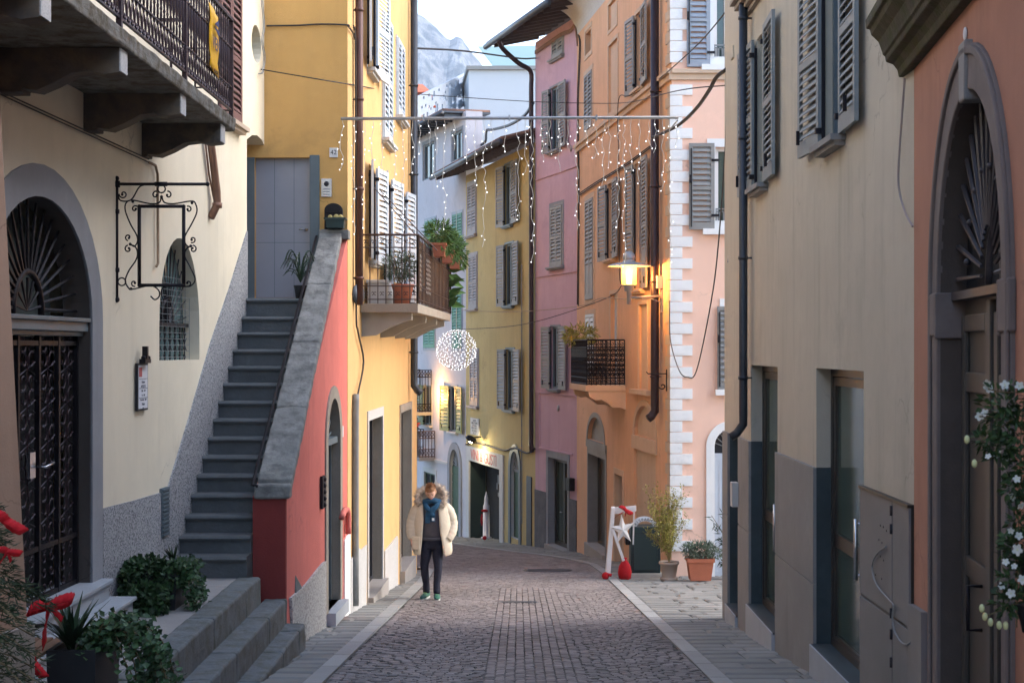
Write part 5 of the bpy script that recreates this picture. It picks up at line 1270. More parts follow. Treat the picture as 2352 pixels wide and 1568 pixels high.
# mountain
b = MB(); D0 = 1500.
rp = [(300,-160),(700,-60),(900,-20),(940,-4),(954,5),(988,27),(1010,47),(1025,65),(1035,71),(1050,64),(1063,66),(1075,82),(1088,102),(1103,120),(1115,142),(1160,190),(1300,330),(1700,520)]
def ridge(X):
    x = CX+X*F/D0
    for (a, h_), (c, k_) in zip(rp, rp[1:]):
        if a <= x <= c: return (CY-(h_+(k_-h_)*(x-a)/(c-a)))*D0/F
    return 60
nx, ny = 240, 110; vs = []
for j in range(ny+1):
    Y = 1050+(2100-1050)*j/ny
    for i in range(nx+1):
        X = -420+(620)*i/nx
        s_ = min(1, (Y-1050)/450); e = ridge(X)*(s_**.85) if Y <= 1500 else ridge(X)*(1-(Y-1500)/900)
        fr = noise.fractal(V(X*.012, Y*.012, 0), 1, 2, 6)*26*math.sin(PI*min(1,s_*1.0)*.97)
        ri = abs(noise.fractal(V(X*.03, Y*.009, 5), 1, 2, 4))*22*(1-s_*.7 if s_ < 1 else .3)
        z = -8+e+fr*(1 if s_ < .95 else .15)-ri*(s_ > .05)
        vs.append(V(X*Y/1500 if False else X, Y, z))
b.add(vs, [(j*(nx+1)+i, j*(nx+1)+i+1, (j+1)*(nx+1)+i+1, (j+1)*(nx+1)+i) for j in range(ny) for i in range(nx)])
b.build('mountain', 'rock', kind='structure')

# ================================================================ lights and cables across the street
YB = 18.75
t = thing('curtain_light_bar', 'grey metal bar across the street with hanging strings of small white lights', 'christmas lights', P(1170,270,YB))
b = MB(); b.tube([P(783,273,YB), P(1558,270,YB)], .022, 6)
for x in (973,1170,1370): b.box(P(x-2,0,YB).x, P(x+2,0,YB).x, YB-.035, YB+.035, P(0,277,YB).z, P(0,265,YB).z)
b.build('bar', 'lampgrey', t)
lens = [(785,105),(812,260),(835,250),(856,75),(878,160),(905,220),(925,250),(948,110),(965,70),(985,50),(1000,150),(1020,240),(1045,60),(1070,100),(1092,150),(1112,290),(1130,60),(1160,60),(1190,230),(1208,120),(1222,320),(1245,80),(1263,70),(1285,115),(1305,60),(1325,245),(1348,60),(1368,80),(1385,150),(1400,100),(1421,240),(1434,330),(1450,110),(1468,130),(1492,60),(1505,70),(1522,150),(1538,310),(1552,60)]
for (x, ln) in lens:
    pts = [P(x,272,YB)]; y = 272; xx = x
    while y < 272+ln:
        y += RN.uniform(12,20); xx = x+RN.uniform(-4.5,4.5); pts.append(P(xx, y, YB+RN.uniform(-.03,.03)))
    b = MB(); b.tube(pts, .0035, 3); bb = MB()
    for i in range(1, len(pts)):
        if RN.random() < .28: continue
        q = pts[i]+V(RN.uniform(-.03,.03),RN.uniform(-.02,.02),RN.uniform(-.04,.01)); b.tube([pts[i], q], .0025, 3)
        bb.ball(q, RN.uniform(.0032,.0056), 6, 4, (1,1,1.8))
    s_ = b.build('light_string', 'ledwire', t); bb.build('bulbs', 'bulb', s_)
c0 = P(1048,803,31); rs = .44
t = thing('light_ball', 'glowing ball of tiny white lights hanging above the man', 'christmas lights', c0)
b = MB(); 
for k in range(9):
    a = PI*k/9; b.tube([c0+V(rs*.97*math.cos(w)*math.cos(a), rs*.97*math.cos(w)*math.sin(a), rs*.97*math.sin(w)) for w in [2*PI*i/24 for i in range(24)]], .006, 3, closed=True)
b.tube([c0+V(0,0,rs), c0+V(0,0,rs+2.6)], .006, 4); b.build('frame', 'ledwire', t)
b = MB()
for i in range(340):
    z = 1-2*(i+.5)/340; a = i*2.39996; r = math.sqrt(1-z*z); q = V(r*math.cos(a), r*math.sin(a), z)*rs*RN.uniform(.93,1.03); b.octa(c0+q, RN.uniform(.0065,.0105))
b.build('bulbs', 'bulbdim', t, kind='stuff')
def cab(pts, r, m, label, k=8): return cable('cable', pts, r, m, label, k)
cab([P(560,153,19), P(797,193,19.05), P(945,215,28), P(1190,232,30), P(1330,237,32), P(1440,236,30), P(1560,208,20), P(1672,196,18.5)], .008, 'cable', 'thin cable sagging across the whole street above the light bar')
cab([P(952,111,28.3), P(1060,117,33), P(1160,130,38), P(1200,135,40), P(1231,134,40.9)], .022, 'cable', 'dark green cable strung in front of the mountain')
cab([P(1498,316,28), P(1530,303,25), P(1562,285,23), P(1600,248,21), P(1630,205,19.5), P(1645,178,18.9), P(1668,160,18.5)], .028, 'cable', 'thick twisted cable bundle rising to the beige house')
cab([P(1500,314,28), P(1530,305,26), P(1556,277,18.8)], .010, 'cablegrey', 'tie wire holding the right end of the light bar')
cab([P(1688,2,18), P(1600,105,22), P(1500,192,29), P(1446,220,30), P(1420,235,31), P(1422,400,31), P(1423,630,31), P(1428,655,31), P(1380,690,33), P(1200,745,40), P(1050,757,48)], .010, 'cable', 'long cable dropping past the street lamp and looping back to the far houses')
cab([P(1060,712,48), P(1180,716,42), P(1330,703,36), P(1380,685,33), P(1450,687,28.6), P(1515,682,28.4)], .010, 'cablebeige', 'pale cable running from the street lamp arm to the yellow house')
cab([P(1668,165,18.5), P(1668,300,18.5), P(1650,560,19), P(1632,700,20), P(1600,850,22), P(1580,866,23), P(1560,850,24), P(1540,780,26), P(1538,690,27)], .010, 'cable', 'dark cable hanging in a long loop in front of the salmon gable')
cab([P(1225,237,41), P(1205,265,42), P(1170,287,45), P(1130,298,48), P(1118,300,49), P(1115,325,49), P(1100,333,49.5), P(1085,318,50), P(1070,292,50), P(1060,290,50)], .05, 'pipedark', 'thick black cable curving down behind the light bar')
t = thing('hanging_bottle', 'small clear bottle with blue liquid hanging on a string by the drainpipe', 'bottle', P(1678,603,18.3))
b = MB(); b.tube([P(1684,196,18.4), P(1676,300,18.35), P(1678,575,18.3)], .004, 4); b.tube([P(1684,196,18.4), P(1689,250,18.4), P(1676,400,18.35)], .004, 4); b.build('string', 'cable', t)
b = MB(); b.lathe([(.008,.16),(.012,.12),(.035,.09),(.035,.055)], P(1678,603,18.3), 12); b.build('bottle_top', 'clear', t)
b = MB(); b.lathe([(.038,0),(.04,.01),(.035,.055),(.03,.056)], P(1678,603,18.3), 12); b.build('blue_liquid', 'blue', t)

# street lamp on the orange house
def lamp_light(loc, e, col, r=.06, name='lamp_light', par=None):
    l = bpy.data.lights.new(name, 'POINT'); l.energy = e; l.color = col; l.shadow_soft_size = r
    o = bpy.data.objects.new(name, l); COL.objects.link(o); o.location = loc
    if par is not None: o.parent = par; o.location = Vector(loc)-WO[par]
    return o
YL_ = 28.15; S = F/YL_
lc = P(1445,655,YL_)
t = thing('street_lamp', 'lit street lamp with wide shade and warm glass cylinder on a wall arm', 'street lamp', lc)
def L(dy): return (800-dy)/S-lc.z    # heights from rows of the photo
b = MB(); b.lathe([(0,L(577)),(.06,L(578)),(.11,L(584)),(.125,L(592)),(.125,L(594)),(.11,L(595)),(.11,L(599)),(.13,L(600)),(.13,L(602)),(.25,L(604)),(.36,L(607)),(.435,L(611)),(.44,L(612)),(.425,L(611.5)),(.25,L(606)),(.1,L(604))], lc, 32); b.build('shade', 'lampgrey', t)
b = MB(); b.lathe([(.145,L(604)),(.15,L(606)),(.145,L(653))], lc, 24); o = b.build('glass_cylinder', 'lampwarm', t)
mm = M['lampwarm']; nt = mm.node_tree; bs_ = nt.nodes['Principled BSDF']; tr = nt.nodes.new('ShaderNodeBsdfTransparent'); mx_ = nt.nodes.new('ShaderNodeMixShader'); mx_.inputs[0].default_value = .42
nt.links.new(tr.outputs[0], mx_.inputs[1]); nt.links.new(bs_.outputs[0], mx_.inputs[2]); nt.links.new(mx_.outputs[0], nt.nodes['Material Output'].inputs[0]); bs_.inputs['Emission Strength'].default_value = .75
b = MB(); b.lathe([(.05,L(632)),(.055,L(634)),(.055,L(652))], lc, 16); b.build('burner', 'lampcore', t)
b = MB(); b.lathe([(.13,L(654)),(.16,L(654)),(.155,L(656)),(.1,L(658)),(.1,L(667)),(.05,L(669)),(.045,L(698)),(.02,L(699))], lc, 20); b.build('holder', 'lampgrey', t)
aw = OR.p(*OR.hit(1522,682),0)
b = MB(); b.tube([lc+V(0,0,L(684)), aw+V(0,0,.02)], .022, 8); b.tube([lc+V(.25,0,L(688)), lc+V(.45,.05,L(686)), aw+V(0,0,-.12)], .012, 5); OR.box(b, OR.hit(1522)[0]-.05, OR.hit(1522)[0]+.05, aw.z-.3, aw.z+.15, 0, .03); b.build('arm', 'lampgrey', t)
OR.box(b := MB(), OR.hit(1521)[0]-.07, OR.hit(1521)[0]+.07, aw.z+.17, aw.z+.42, 0, .12); b.build('ballast_box', 'potwhite', t)
lamp_light(lc+V(.0,0,L(621)), 75, (1,.46,.11), .06, par=t)
# second lamp on the lilac house
l2 = P(998,872,53.5); t = thing('street_lamp', 'lit lamp half hidden by the iron balcony on the lilac house', 'street lamp', l2)
b = MB(); b.lathe([(.06,.42),(.15,.36),(.45,.27),(.45,.25),(.1,.26)], l2, 20); b.tube([l2+V(.0,0,-.35), l2+V(.75,.5,-.35)], .03, 6); b.tube([l2+V(0,0,-.35), l2+V(0,0,.3)], .03, 6); b.build('shade', 'lampgrey', t)
b = MB(); b.lathe([(.12,-.2),(.13,.22)], l2, 14); b.build('glass_cylinder', 'lampcore', t)
lamp_light(LI.p(*LI.hit(1014,905),.45), 45, (1,.50,.13), .08, par=t)
# shop spotlight
q = FY.p(*FY.hit(1112,1010),.42); t = thing('shop_spotlight', 'small lit spotlight above the shop front lettering', 'spotlight', q)
b = MB(); b.lathe([(.05,.06),(.16,.02),(.22,-.05),(.20,-.05)], q+V(0,0,.06), 16, (.5,-.3,.8)); b.tube([q+V(0,0,.08), FY.p(*FY.hit(1104,1003),0)], .025, 5); b.build('housing', 'iron', t)
b = MB(); b.ball(q, .10, 12, 8); b.build('bulb', 'spot', t); lamp_light(q+V(-.05,-.08,-.12), 26, (1,.83,.5), .08, par=t)

# manhole and drain
t = MB(); c = V(P(1258,0,1).x*0+ (1258-CX)*29.2/F, 29.2, 0); t.lathe([(0,0),(.5,0),(.5,.012),(.44,.012),(.42,.006),(0,.006)], V(c.x,29.2,gz(29.2)+.004), 28)
o = t.build('manhole_cover', 'pipedark', label='round iron manhole cover in the middle of the street', cat='manhole cover'); o.rotation_euler = (-math.atan(.0979),0,0)
t = MB(); Yd = 5554/((1383-800)-319.9); x0, x1 = (1152-CX)*Yd/F, (1232-CX)*Yd/F
for i in range(9): t.obox((x0+(x1-x0)*i/9+.004, Yd-.16, gz(Yd-.16)+.0), ((x1-x0)/9-.014,0,0), (0,.3,-.0294), (0,0,.014))
t.obox((x0-.02, Yd-.19, gz(Yd-.19)-.01), (x1-x0+.04,0,0), (0,.36,-.035), (0,0,.018)); t.build('drain_grate', 'pipedark', label='rectangular iron drain grate set in the paving', cat='drain')
# ================================================================ plants and props
def rv(s=1): return V(RN.uniform(-1,1), RN.uniform(-1,1), RN.uniform(-1,1))*s
def leafblob(b, c, r, n, l, w, sc_=(1,1,1), droop=.2, shell=.45):
    for _ in range(n):
        d = rv().normalized(); k = r*(shell+(1-shell)*RN.random()**.6)
        q = Vector(c)+V(d.x*sc_[0], d.y*sc_[1], d.z*sc_[2])*k
        dd = (d+rv(.8)-V(0,0,droop)).normalized(); b.leaf(q, dd, rv().normalized()+V(0,0,1), l*RN.uniform(.6,1.3), w*RN.uniform(.7,1.2))
def tpot(b, c, rt, rb, h, n=20):
    b.lathe([(rb*.2,0),(rb,0),(rt*.95,h*.86),(rt*.95,h*.88),(rt*1.05,h*.88),(rt*1.05,h),(rt*.93,h),(rt*.9,h*.9),(.01,h*.9)], c, n)
def boxpot(b, x0, x1, y0, y1, z0, h, tp=.04, rim=.03):
    q0 = [V(x0+tp,y0+tp,z0),V(x1-tp,y0+tp,z0),V(x1-tp,y1-tp,z0),V(x0+tp,y1-tp,z0)]; q1 = [V(x0,y0,z0+h),V(x1,y0,z0+h),V(x1,y1,z0+h),V(x0,y1,z0+h)]
    e = .03; q2 = [V(x0+e,y0+e,z0+h),V(x1-e,y0+e,z0+h),V(x1-e,y1-e,z0+h),V(x0+e,y1-e,z0+h)]; q3 = [v-V(0,0,.05) for v in q2]
    b.add(q0+q1+q2+q3, [(3,2,1,0)]+[(i,(i+1)%4,4+(i+1)%4,4+i) for i in range(4)]+[(4+i,4+(i+1)%4,8+(i+1)%4,8+i) for i in range(4)]+[(8+i,8+(i+1)%4,12+(i+1)%4,12+i) for i in range(4)])
    if rim: frame = [(x0-.015,x1+.015,y0-.015,y0,z0+h-rim,z0+h+.004),(x0-.015,x1+.015,y1,y1+.015,z0+h-rim,z0+h+.004),(x0-.015,x0,y0,y1,z0+h-rim,z0+h+.004),(x1,x1+.015,y0,y1,z0+h-rim,z0+h+.004)]; [b.box(*f) for f in frame]
def soilbox(x0, x1, y0, y1, z): b = MB(); b.box(x0+.03, x1-.03, y0+.03, y1-.03, z-.09, z-.04); return b
def sword(b, c, n, l, w, spread=.9):
    for i in range(n):
        a = RN.uniform(0, 2*PI); e = RN.uniform(.15, spread); L_ = l*RN.uniform(.7,1.1)
        d = V(math.cos(a)*e, math.sin(a)*e, 1).normalized(); s_ = d.cross(V(0,0,1)).normalized(); pts = []
        for k in range(5):
            t_ = k/4; p_ = Vector(c)+d*L_*t_+V(math.cos(a),math.sin(a),-.6)*e*L_*.35*t_*t_; wd = w*(1-t_**1.6)*.5+.001; pts += [p_+s_*wd, p_-s_*wd+V(0,0,0)]
        b.add(pts, [(2*k,2*k+1,2*k+3,2*k+2) for k in range(4)])
def trail(b, sb, a, pts, n, l=.05):
    cp = catmull(pts, 8); sb.tube(cp, .004, 4)
    for p_ in cp:
        for _ in range(n): b.leaf(p_+rv(.05), (rv()+V(0,-.3,-.3)).normalized(), V(0,-.5,1)+rv(.5), l*RN.uniform(.6,1.25), l*RN.uniform(.8,1.1))
# near planter
t = thing('planter', 'charcoal square planter with a sword leaved agave and ivy spilling to the right', 'planter', (-2.8, 9.2, TZ), 'ivy planters on the terrace')
b = MB(); boxpot(b, -2.97,-2.66,8.95,9.5,TZ,.47,.01,0); b.build('pot', 'potdark', t); soilbox(-2.97,-2.66,8.95,9.5,TZ+.47).build('soil', 'soil', t)
b = MB(); sword(b, (-2.86,9.1,TZ+.45), 46, .36, .045); b.build('agave_leaves', 'leafdark', t)
b = MB(); sb = MB()
for k in range(15):
    y0 = RN.uniform(9.0,9.4); ex = RN.uniform(.18,.42); ln = RN.uniform(.2,.62)
    trail(b, sb, 0, [(-2.75,y0,TZ+.46),(-2.66+ex*.3,y0+.02,TZ+.56+RN.uniform(0,.08)),(-2.62+ex*.75,y0+RN.uniform(-.1,.1),TZ+.42),(-2.60+ex,y0+RN.uniform(-.12,.12),TZ+.46-ln)], 4)
leafblob(b, (-2.66,9.2,TZ+.52), .16, 260, .05, .045, (1,1.4,.6))
b.build('ivy', 'leaf', t); sb.build('vines', 'stem', t)
t = thing('planter', 'dark planter box buried under ivy, standing by the foot of the staircase', 'planter', (-3.3, 13.2, TZ), 'ivy planters on the terrace')
b = MB(); boxpot(b, -3.52,-3.08,12.85,13.55,TZ,.34,.03,0); b.build('pot', 'potdark', t); soilbox(-3.52,-3.08,12.85,13.55,TZ+.34).build('soil', 'soil', t)
b = MB(); sb = MB(); leafblob(b, (-3.38,13.0,TZ+.26), .28, 1500, .062, .055, (1.0,1,.75), .5); leafblob(b, (-3.15,13.0,TZ+.30), .16, 420, .06, .052, (.9,1.6,.8), .5); leafblob(b, (-3.32,12.7,TZ+.12), .22, 600, .06, .055, (1,.7,.7), .6)
for k in range(8): y0 = RN.uniform(12.9,13.4); trail(b, sb, 0, [(-3.15,y0,TZ+.36),(-3.04,y0,TZ+.38),(-2.98,y0-.05,TZ+.2),(-2.97+RN.uniform(-.04,.06),y0-.1,TZ+RN.uniform(.0,.12))], 3)
b.build('ivy', 'leaf', t); sb.build('vines', 'stem', t)
b = MB(); sword(b, (-3.24,13.35,TZ+.36), 16, .2, .03, .7); b.build('agave_leaves', 'leafdark', t)
# bench, ribbons, fir
t = thing('bench', 'slatted wooden bench end showing behind the peach house corner', 'bench', (-3.25, 8.9, TZ))
for k in range(5): b = MB(); b.box(-3.42+k*.088,-3.35+k*.088,8.12,9.45,TZ+.43,TZ+.455); b.build('slat', 'benchwood', t, bevel=.004)
b = MB()
for y in (8.3, 9.3): b.box(-3.42,-3.0,y-.02,y+.02,TZ+.39,TZ+.43); b.box(-3.40,-3.36,y-.02,y+.02,TZ,TZ+.39); b.box(-3.06,-3.02,y-.02,y+.02,TZ,TZ+.39)
b.tube(catmull([(-3.40,9.42,TZ+.45),(-3.25,9.44,TZ+.52),(-3.08,9.44,TZ+.53),(-2.98,9.44,TZ+.45)], 4), .014, 6); b.build('leg', 'iron', t)
def bow(name, label, c, s=1, rot=0, tails=1):
    b = MB(); b.smooth = True; c = Vector(c)
    def rib(pts, w):
        pts = catmull(pts, 5); vs = []
        for i, p_ in enumerate(pts): vs += [p_+V(0,w*.4,w*.42)+V(0,0,.006*math.sin(i*2.7)), p_-V(0,w*.4,w*.42)+V(0,.008*math.sin(i*1.9),0)]
        b.add([c+Matrix.Rotation(rot,3,'Y') @ (v*s) for v in vs], [(2*i,2*i+1,2*i+3,2*i+2) for i in range(len(pts)-1)])
    rib([(0,0,0),(.07,-.03,.05),(.15,-.02,.085),(.165,.02,.06),(.10,.03,.01),(0,.01,-.01)], .07)
    rib([(0,0,0),(-.07,-.03,-.0),(-.13,-.02,-.05),(-.14,.02,-.08),(-.08,.03,-.05),(0,.01,-.01)], .07)
    if tails: rib([(0,-.02,0),(.015,-.03,-.09),(.005,-.03,-.18),(.02,-.02,-.30)], .075); rib([(0,-.01,0),(.06,-.02,-.04),(.12,-.01,-.09)], .04)
    b.smooth = False; o = b.build(name, 'ribbon', label=label, cat='ribbon', group='red ribbon bows', solid=.004); return o
ft = (-2.50, 6.5, -2.36)
t = thing('fir_tree', 'small dark fir tree at the left edge with bushy drooping branches', 'fir tree', ft)
b = MB(); b.tube([ft, V(*ft)+V(0,0,1.75)], [.035,.006], 8); b.build('trunk', 'stem', t)
b = MB(); sb = MB()
for k in range(120):
    h = .18+1.5*(k/120)**.85; R_ = .62*(1-(h/1.85))+.05; a = k*2.4; o = V(*ft)+V(0,0,h); d = V(math.cos(a), math.sin(a), -.12)
    pts = [o+d*R_*s_+V(0,0,-.16*R_*s_*s_*2) for s_ in (0,.33,.66,1)]; sb.tube(pts, .004, 3)
    for j in range(44):
        s_ = RN.uniform(.12,1); q = o+d*R_*s_+V(0,0,-.32*R_*s_*s_)+rv(.018)
        dd = (d*1.1+rv(.75)).normalized(); b.leaf(q, dd, rv(), .05*RN.uniform(.7,1.3), .006)
        if j % 2: q2 = q+rv(.03); b.leaf(q2, (dd+rv(.6)).normalized(), rv(), .045, .006)
b.build('crown', 'needle', t); sb.build('branches', 'stem', t)
bow('ribbon_bow', 'large red ribbon bow with long tail hanging over the bench end', P(112,1388,7.6), .72, .15)
bow('ribbon_bow', 'red ribbon bow high on the fir tree at the left edge', P(15,1195,6.2), .5, 1.0, 0)
bow('ribbon_bow', 'small red ribbon bow low on the fir tree branches', P(18,1265,6.25), .32, .6)
bow('ribbon_bow', 'red ribbon hanging below the bench at the bottom left corner', P(76,1520,8.3), .6, 1.35)
b = MB(); b.tube(catmull([P(20,1330,6.7), P(60,1350,7.0), P(108,1382,7.6)], 6), .005, 4)
for k in range(130): q = P(20,1330,6.7).lerp(P(115,1388,7.6), RN.random()); b.leaf(q+rv(.03), (V(.7,.3,-.4)+rv(.8)).normalized(), rv(), .06, .007)
b.build('branches', 'needle', t)
# cactus trough and spider plant on the staircase
t = thing('cactus_trough', 'dark green plastic trough with small round cacti on the parapet top', 'planter', (-2.42, 18.95, 1.60))
b = MB(); boxpot(b, -2.56,-2.30,18.85,19.05,1.60,.13,.02,.02); b.build('pot', 'potgreen', t); soilbox(-2.56,-2.30,18.85,19.05,1.73).build('soil', 'soil', t)
b = MB()
for x, r in ((-2.50,.032),(-2.42,.04),(-2.36,.035)): b.ball((x,18.93,1.745), r, 12, 8)
b.build('cacti', mat('pale_cactus', (.45,.36,.14), .7, .3, 60, bump=.6, bscale=90), t)
t = thing('spider_plant', 'arching spider plant in a small pot beside the landing door', 'potted plant', (-2.80, 18.3, .64))
b = MB(); tpot(b, (-2.80,18.3,.64), .085, .06, .17); b.build('pot', 'potdark', t)
b = MB()
for k in range(34):
    a = RN.uniform(0,2*PI); R_ = RN.uniform(.12,.26); h = RN.uniform(.12,.42); o = V(-2.80,18.3,.85); pts = [o, o+V(math.cos(a)*R_*.35, math.sin(a)*R_*.35, h*.8), o+V(math.cos(a)*R_*.8, math.sin(a)*R_*.8, h), o+V(math.cos(a)*R_*1.2, math.sin(a)*R_*1.2, h*.55)]
    b.tube(catmull(pts, 3), [.006]*9+[.002], 3)
b.build('leaves', 'leafdark', t)
# balcony plants
def hangpot(Y, label, n=360):
    X = -1.43+.0274*(Y-20.3); t = thing('balcony_planter', label, 'planter', (X+.14, Y, 1.46), 'planters hanging on the balcony rail')
    b = MB(); boxpot(b, X+.03,X+.24,Y-.24,Y+.24,1.44,.20,.025,.03); b.build('pot', 'potterra', t); soilbox(X+.03,X+.24,Y-.24,Y+.24,1.64).build('soil', 'soil', t)
    b = MB(); leafblob(b, (X+.13,Y,1.80), .25, n, .12, .03, (.9,1.3,.8), .1, .2); leafblob(b, (X+.22,Y,1.60), .17, n//3, .12, .026, (.7,1.5,.7), .8, .3)
    b.build('foliage', 'leafgreen', t)
    b = MB()
    for k in range(12): b.tube([V(X+.13,Y,1.62), V(X+.13+RN.uniform(-.2,.2),Y+RN.uniform(-.3,.3),1.85)], .004, 3)
    b.build('stems', 'stem', t)
hangpot(22.4, 'terracotta balcony planter with bright green leaves, nearest on the outer rail', 420); hangpot(24.1, 'balcony planter smothered in mixed foliage in the middle of the outer rail', 560); hangpot(25.8, 'terracotta balcony planter with trailing leaves at the far end of the rail', 420)
t = thing('potted_shrub', 'bushy grey green shrub in a round terracotta pot on the balcony floor', 'potted plant', (-1.72, 20.9, .64))
b = MB(); tpot(b, (-1.72,20.9,.64), .19, .13, .30); b.build('pot', 'potterra', t)
b = MB(); leafblob(b, (-1.74,20.9,1.20), .28, 1300, .06, .014, (1,1,.85), 0, .1); b.build('foliage', 'leafgrey', t)
b = MB()
for k in range(14): b.tube([V(-1.72,20.9,.92), V(-1.72+RN.uniform(-.2,.2),20.9+RN.uniform(-.2,.2),1.3)], .006, 3)
b.build('stems', 'stem', t)
t = thing('storage_box', 'pale grey lidded storage box on the balcony floor', 'box', (-2.05, 20.9, .64)); b = MB(); b.box(-2.2,-1.9,20.75,21.1,.64,.95); b.build('body', 'potwhite', t, bevel=.012); b = MB(); b.box(-2.22,-1.88,20.73,21.12,.95,1.0); b.build('lid', 'potwhite', t, bevel=.01)
b = MB(); b.lathe([(.0,0),(.05,0),(.05,.2),(.03,.26),(.02,.32),(.0,.32)], (-1.87,20.7,.64), 12); b.build('plastic_bottle', 'potwhite', label='white plastic bottle beside the shrub pot on the balcony', cat='bottle')
t = thing('broadleaf_plant', 'plant with big glossy dark leaves poking through the far end of the balcony rail', 'potted plant', (-1.5, 26.2, .64))
b = MB(); tpot(b, (-1.5,26.15,.64), .16, .12, .26); b.build('pot', 'potdark', t)
b = MB()
for k in range(11): q = V(-1.3,26.1,.75+k*.075); b.leaf(q, V(RN.uniform(.5,1),RN.uniform(-.6,.3),RN.uniform(-.5,.5)), V(0,-1,.6), .36, .16)
b.build('leaves', 'leafgreen', t); b = MB(); b.tube([V(-1.5,26.15,.85), V(-1.3,26.1,1.6)], .012, 5); b.build('stems', 'stem', t)
# balcony plant of the orange house and flowers far behind
q = OR.p(p1-.4, zo+1.02, .75); t = thing('balcony_plant', 'yellow green fern spilling over the ornate orange house balcony', 'potted plant', q)
b = MB(); tpot(b, q-V(0,0,.28), .14, .1, .26); b.build('pot', 'potdark', t); b = MB(); leafblob(b, q+V(.02,0,.10), .40, 700, .13, .03, (1,1.3,.6), .3, .1); b.build('foliage', 'leafyellow', t)
q = LI.p(*LI.hit(985,975),.65); t = thing('red_flowers', 'small pot of red flowers on the brown iron balcony', 'potted plant', q)
b = MB(); tpot(b, q-V(0,0,.3), .12, .09, .24, 12); b.build('pot', 'potterra', t)
b = MB(); leafblob(b, q+V(0,0,.02), .26, 120, .10, .07, (1,1,.6)); b.build('flowers', 'redpetal', t)
b = MB(); leafblob(b, q-V(0,0,.05), .22, 120, .10, .05, (1,1,.6)); b.build('foliage', 'leaf', t)
# pots on the right pavement
g0 = gz(26.2); cx_, cy_ = 2.78, 26.2
t = thing('potted_bamboo', 'tall airy yellow green shrub in a round beige pot beside the litter bin', 'potted plant', (cx_, cy_, g0))
b = MB(); b.lathe([(.03,.02),(.15,.0),(.165,.02),(.165,.05),(.13,.05),(.125,.06),(.165,.30),(.185,.30),(.19,.32),(.185,.345),(.165,.345),(.16,.31),(.01,.31)], (cx_,cy_,g0), 28); b.build('pot', 'potbeige', t)
b = MB(); b.lathe([(0,.29),(.155,.29),(.15,.315),(0,.325)], (cx_,cy_,g0), 16); b.build('soil', 'soil', t)
b = MB(); sb = MB()
for k in range(46):
    a = RN.uniform(0,2*PI); sp = RN.uniform(.05,.42) if k > 6 else RN.uniform(.4,.62); h = RN.uniform(.5,1.42) if k > 6 else RN.uniform(.6,1.1)
    o = V(cx_,cy_,g0+.32); e = o+V(math.cos(a)*sp*.95-.04, math.sin(a)*sp*.55, h); pts = catmull([o, o+V(math.cos(a)*sp*.2, math.sin(a)*sp*.15, h*.4), o.lerp(e,.65)+V(0,0,h*.08), e], 5); sb.tube(pts, [.006-.0045*i/len(pts) for i in range(len(pts))], 3)
    for p_ in pts[5:]:
        for _ in range(5):
            d = rv().normalized(); q = p_+d*RN.uniform(.02,.10); sb.tube([p_, q], .0015, 3)
            for _ in range(2): b.leaf(q, (d+rv(.5)+V(0,0,.3)).normalized(), V(0,0,1)+rv(.4), .05*RN.uniform(.6,1.2), .022)
b.build('foliage', 'leafyellow', t); sb.build('stems', mat('yellow_canes', (.36,.27,.12), .7, .15, 5, bump=0), t)
x0, y0 = 3.08, 25.75; g0 = gz(25.8)
t = thing('terracotta_planter', 'square terracotta planter with a grey green sage bush, right of the tall potted shrub', 'planter', (x0+.23, y0+.2, g0))
b = MB(); boxpot(b, x0,x0+.47,y0,y0+.42,g0+.015,.40,.05,.06); b.build('pot', 'potterra', t); soilbox(x0,x0+.47,y0,y0+.42,g0+.42).build('soil', 'soil', t)
b = MB(); leafblob(b, (x0+.22,y0+.2,g0+.55), .30, 1100, .075, .022, (1.15,.9,.5), -.3, .15); leafblob(b, (x0+.55,y0+.15,g0+.5), .12, 120, .07, .022, (1,1,.7), .3, .1); b.build('foliage', 'leafgrey', t)
b = MB()
for k in range(26): b.tube([V(x0+.23,y0+.2,g0+.36), V(x0+.23+RN.uniform(-.3,.3),y0+.2+RN.uniform(-.2,.2),g0+.6)], .004, 3)
b.build('stems', 'stem', t)
q = P(1672,1322,26.4); t = thing('oleander', 'thin twiggy oleander peeping past the beige house edge before the arched door', 'potted plant', (q.x+.1, 26.4, gz(26.4)))
b = MB(); tpot(b, (q.x+.1,26.4,gz(26.4)), .15, .11, .25); b.build('pot', 'potterra', t); b = MB(); sb = MB()
for (ex, ez) in ((-.42,1.18),(-.32,1.0),(-.2,1.25),(-.38,.62),(-.2,.7),(-.1,1.0),(.1,1.1),(-.25,.35)):
    o = V(q.x+.1,26.4,gz(26.4)+.22); e = o+V(ex, -.1, ez-.2); sb.tube(catmull([o, o.lerp(e,.5)+V(.06,0,.06), e], 4), .006, 3)
    for _ in range(12): s_ = RN.uniform(.4,1); b.leaf(o.lerp(e,s_)+rv(.02), (V(-.3,0,.2)+rv(.9)).normalized(), rv(), .16, .022)
b.build('leaves', 'leafdark', t); sb.build('stems', 'stem', t)
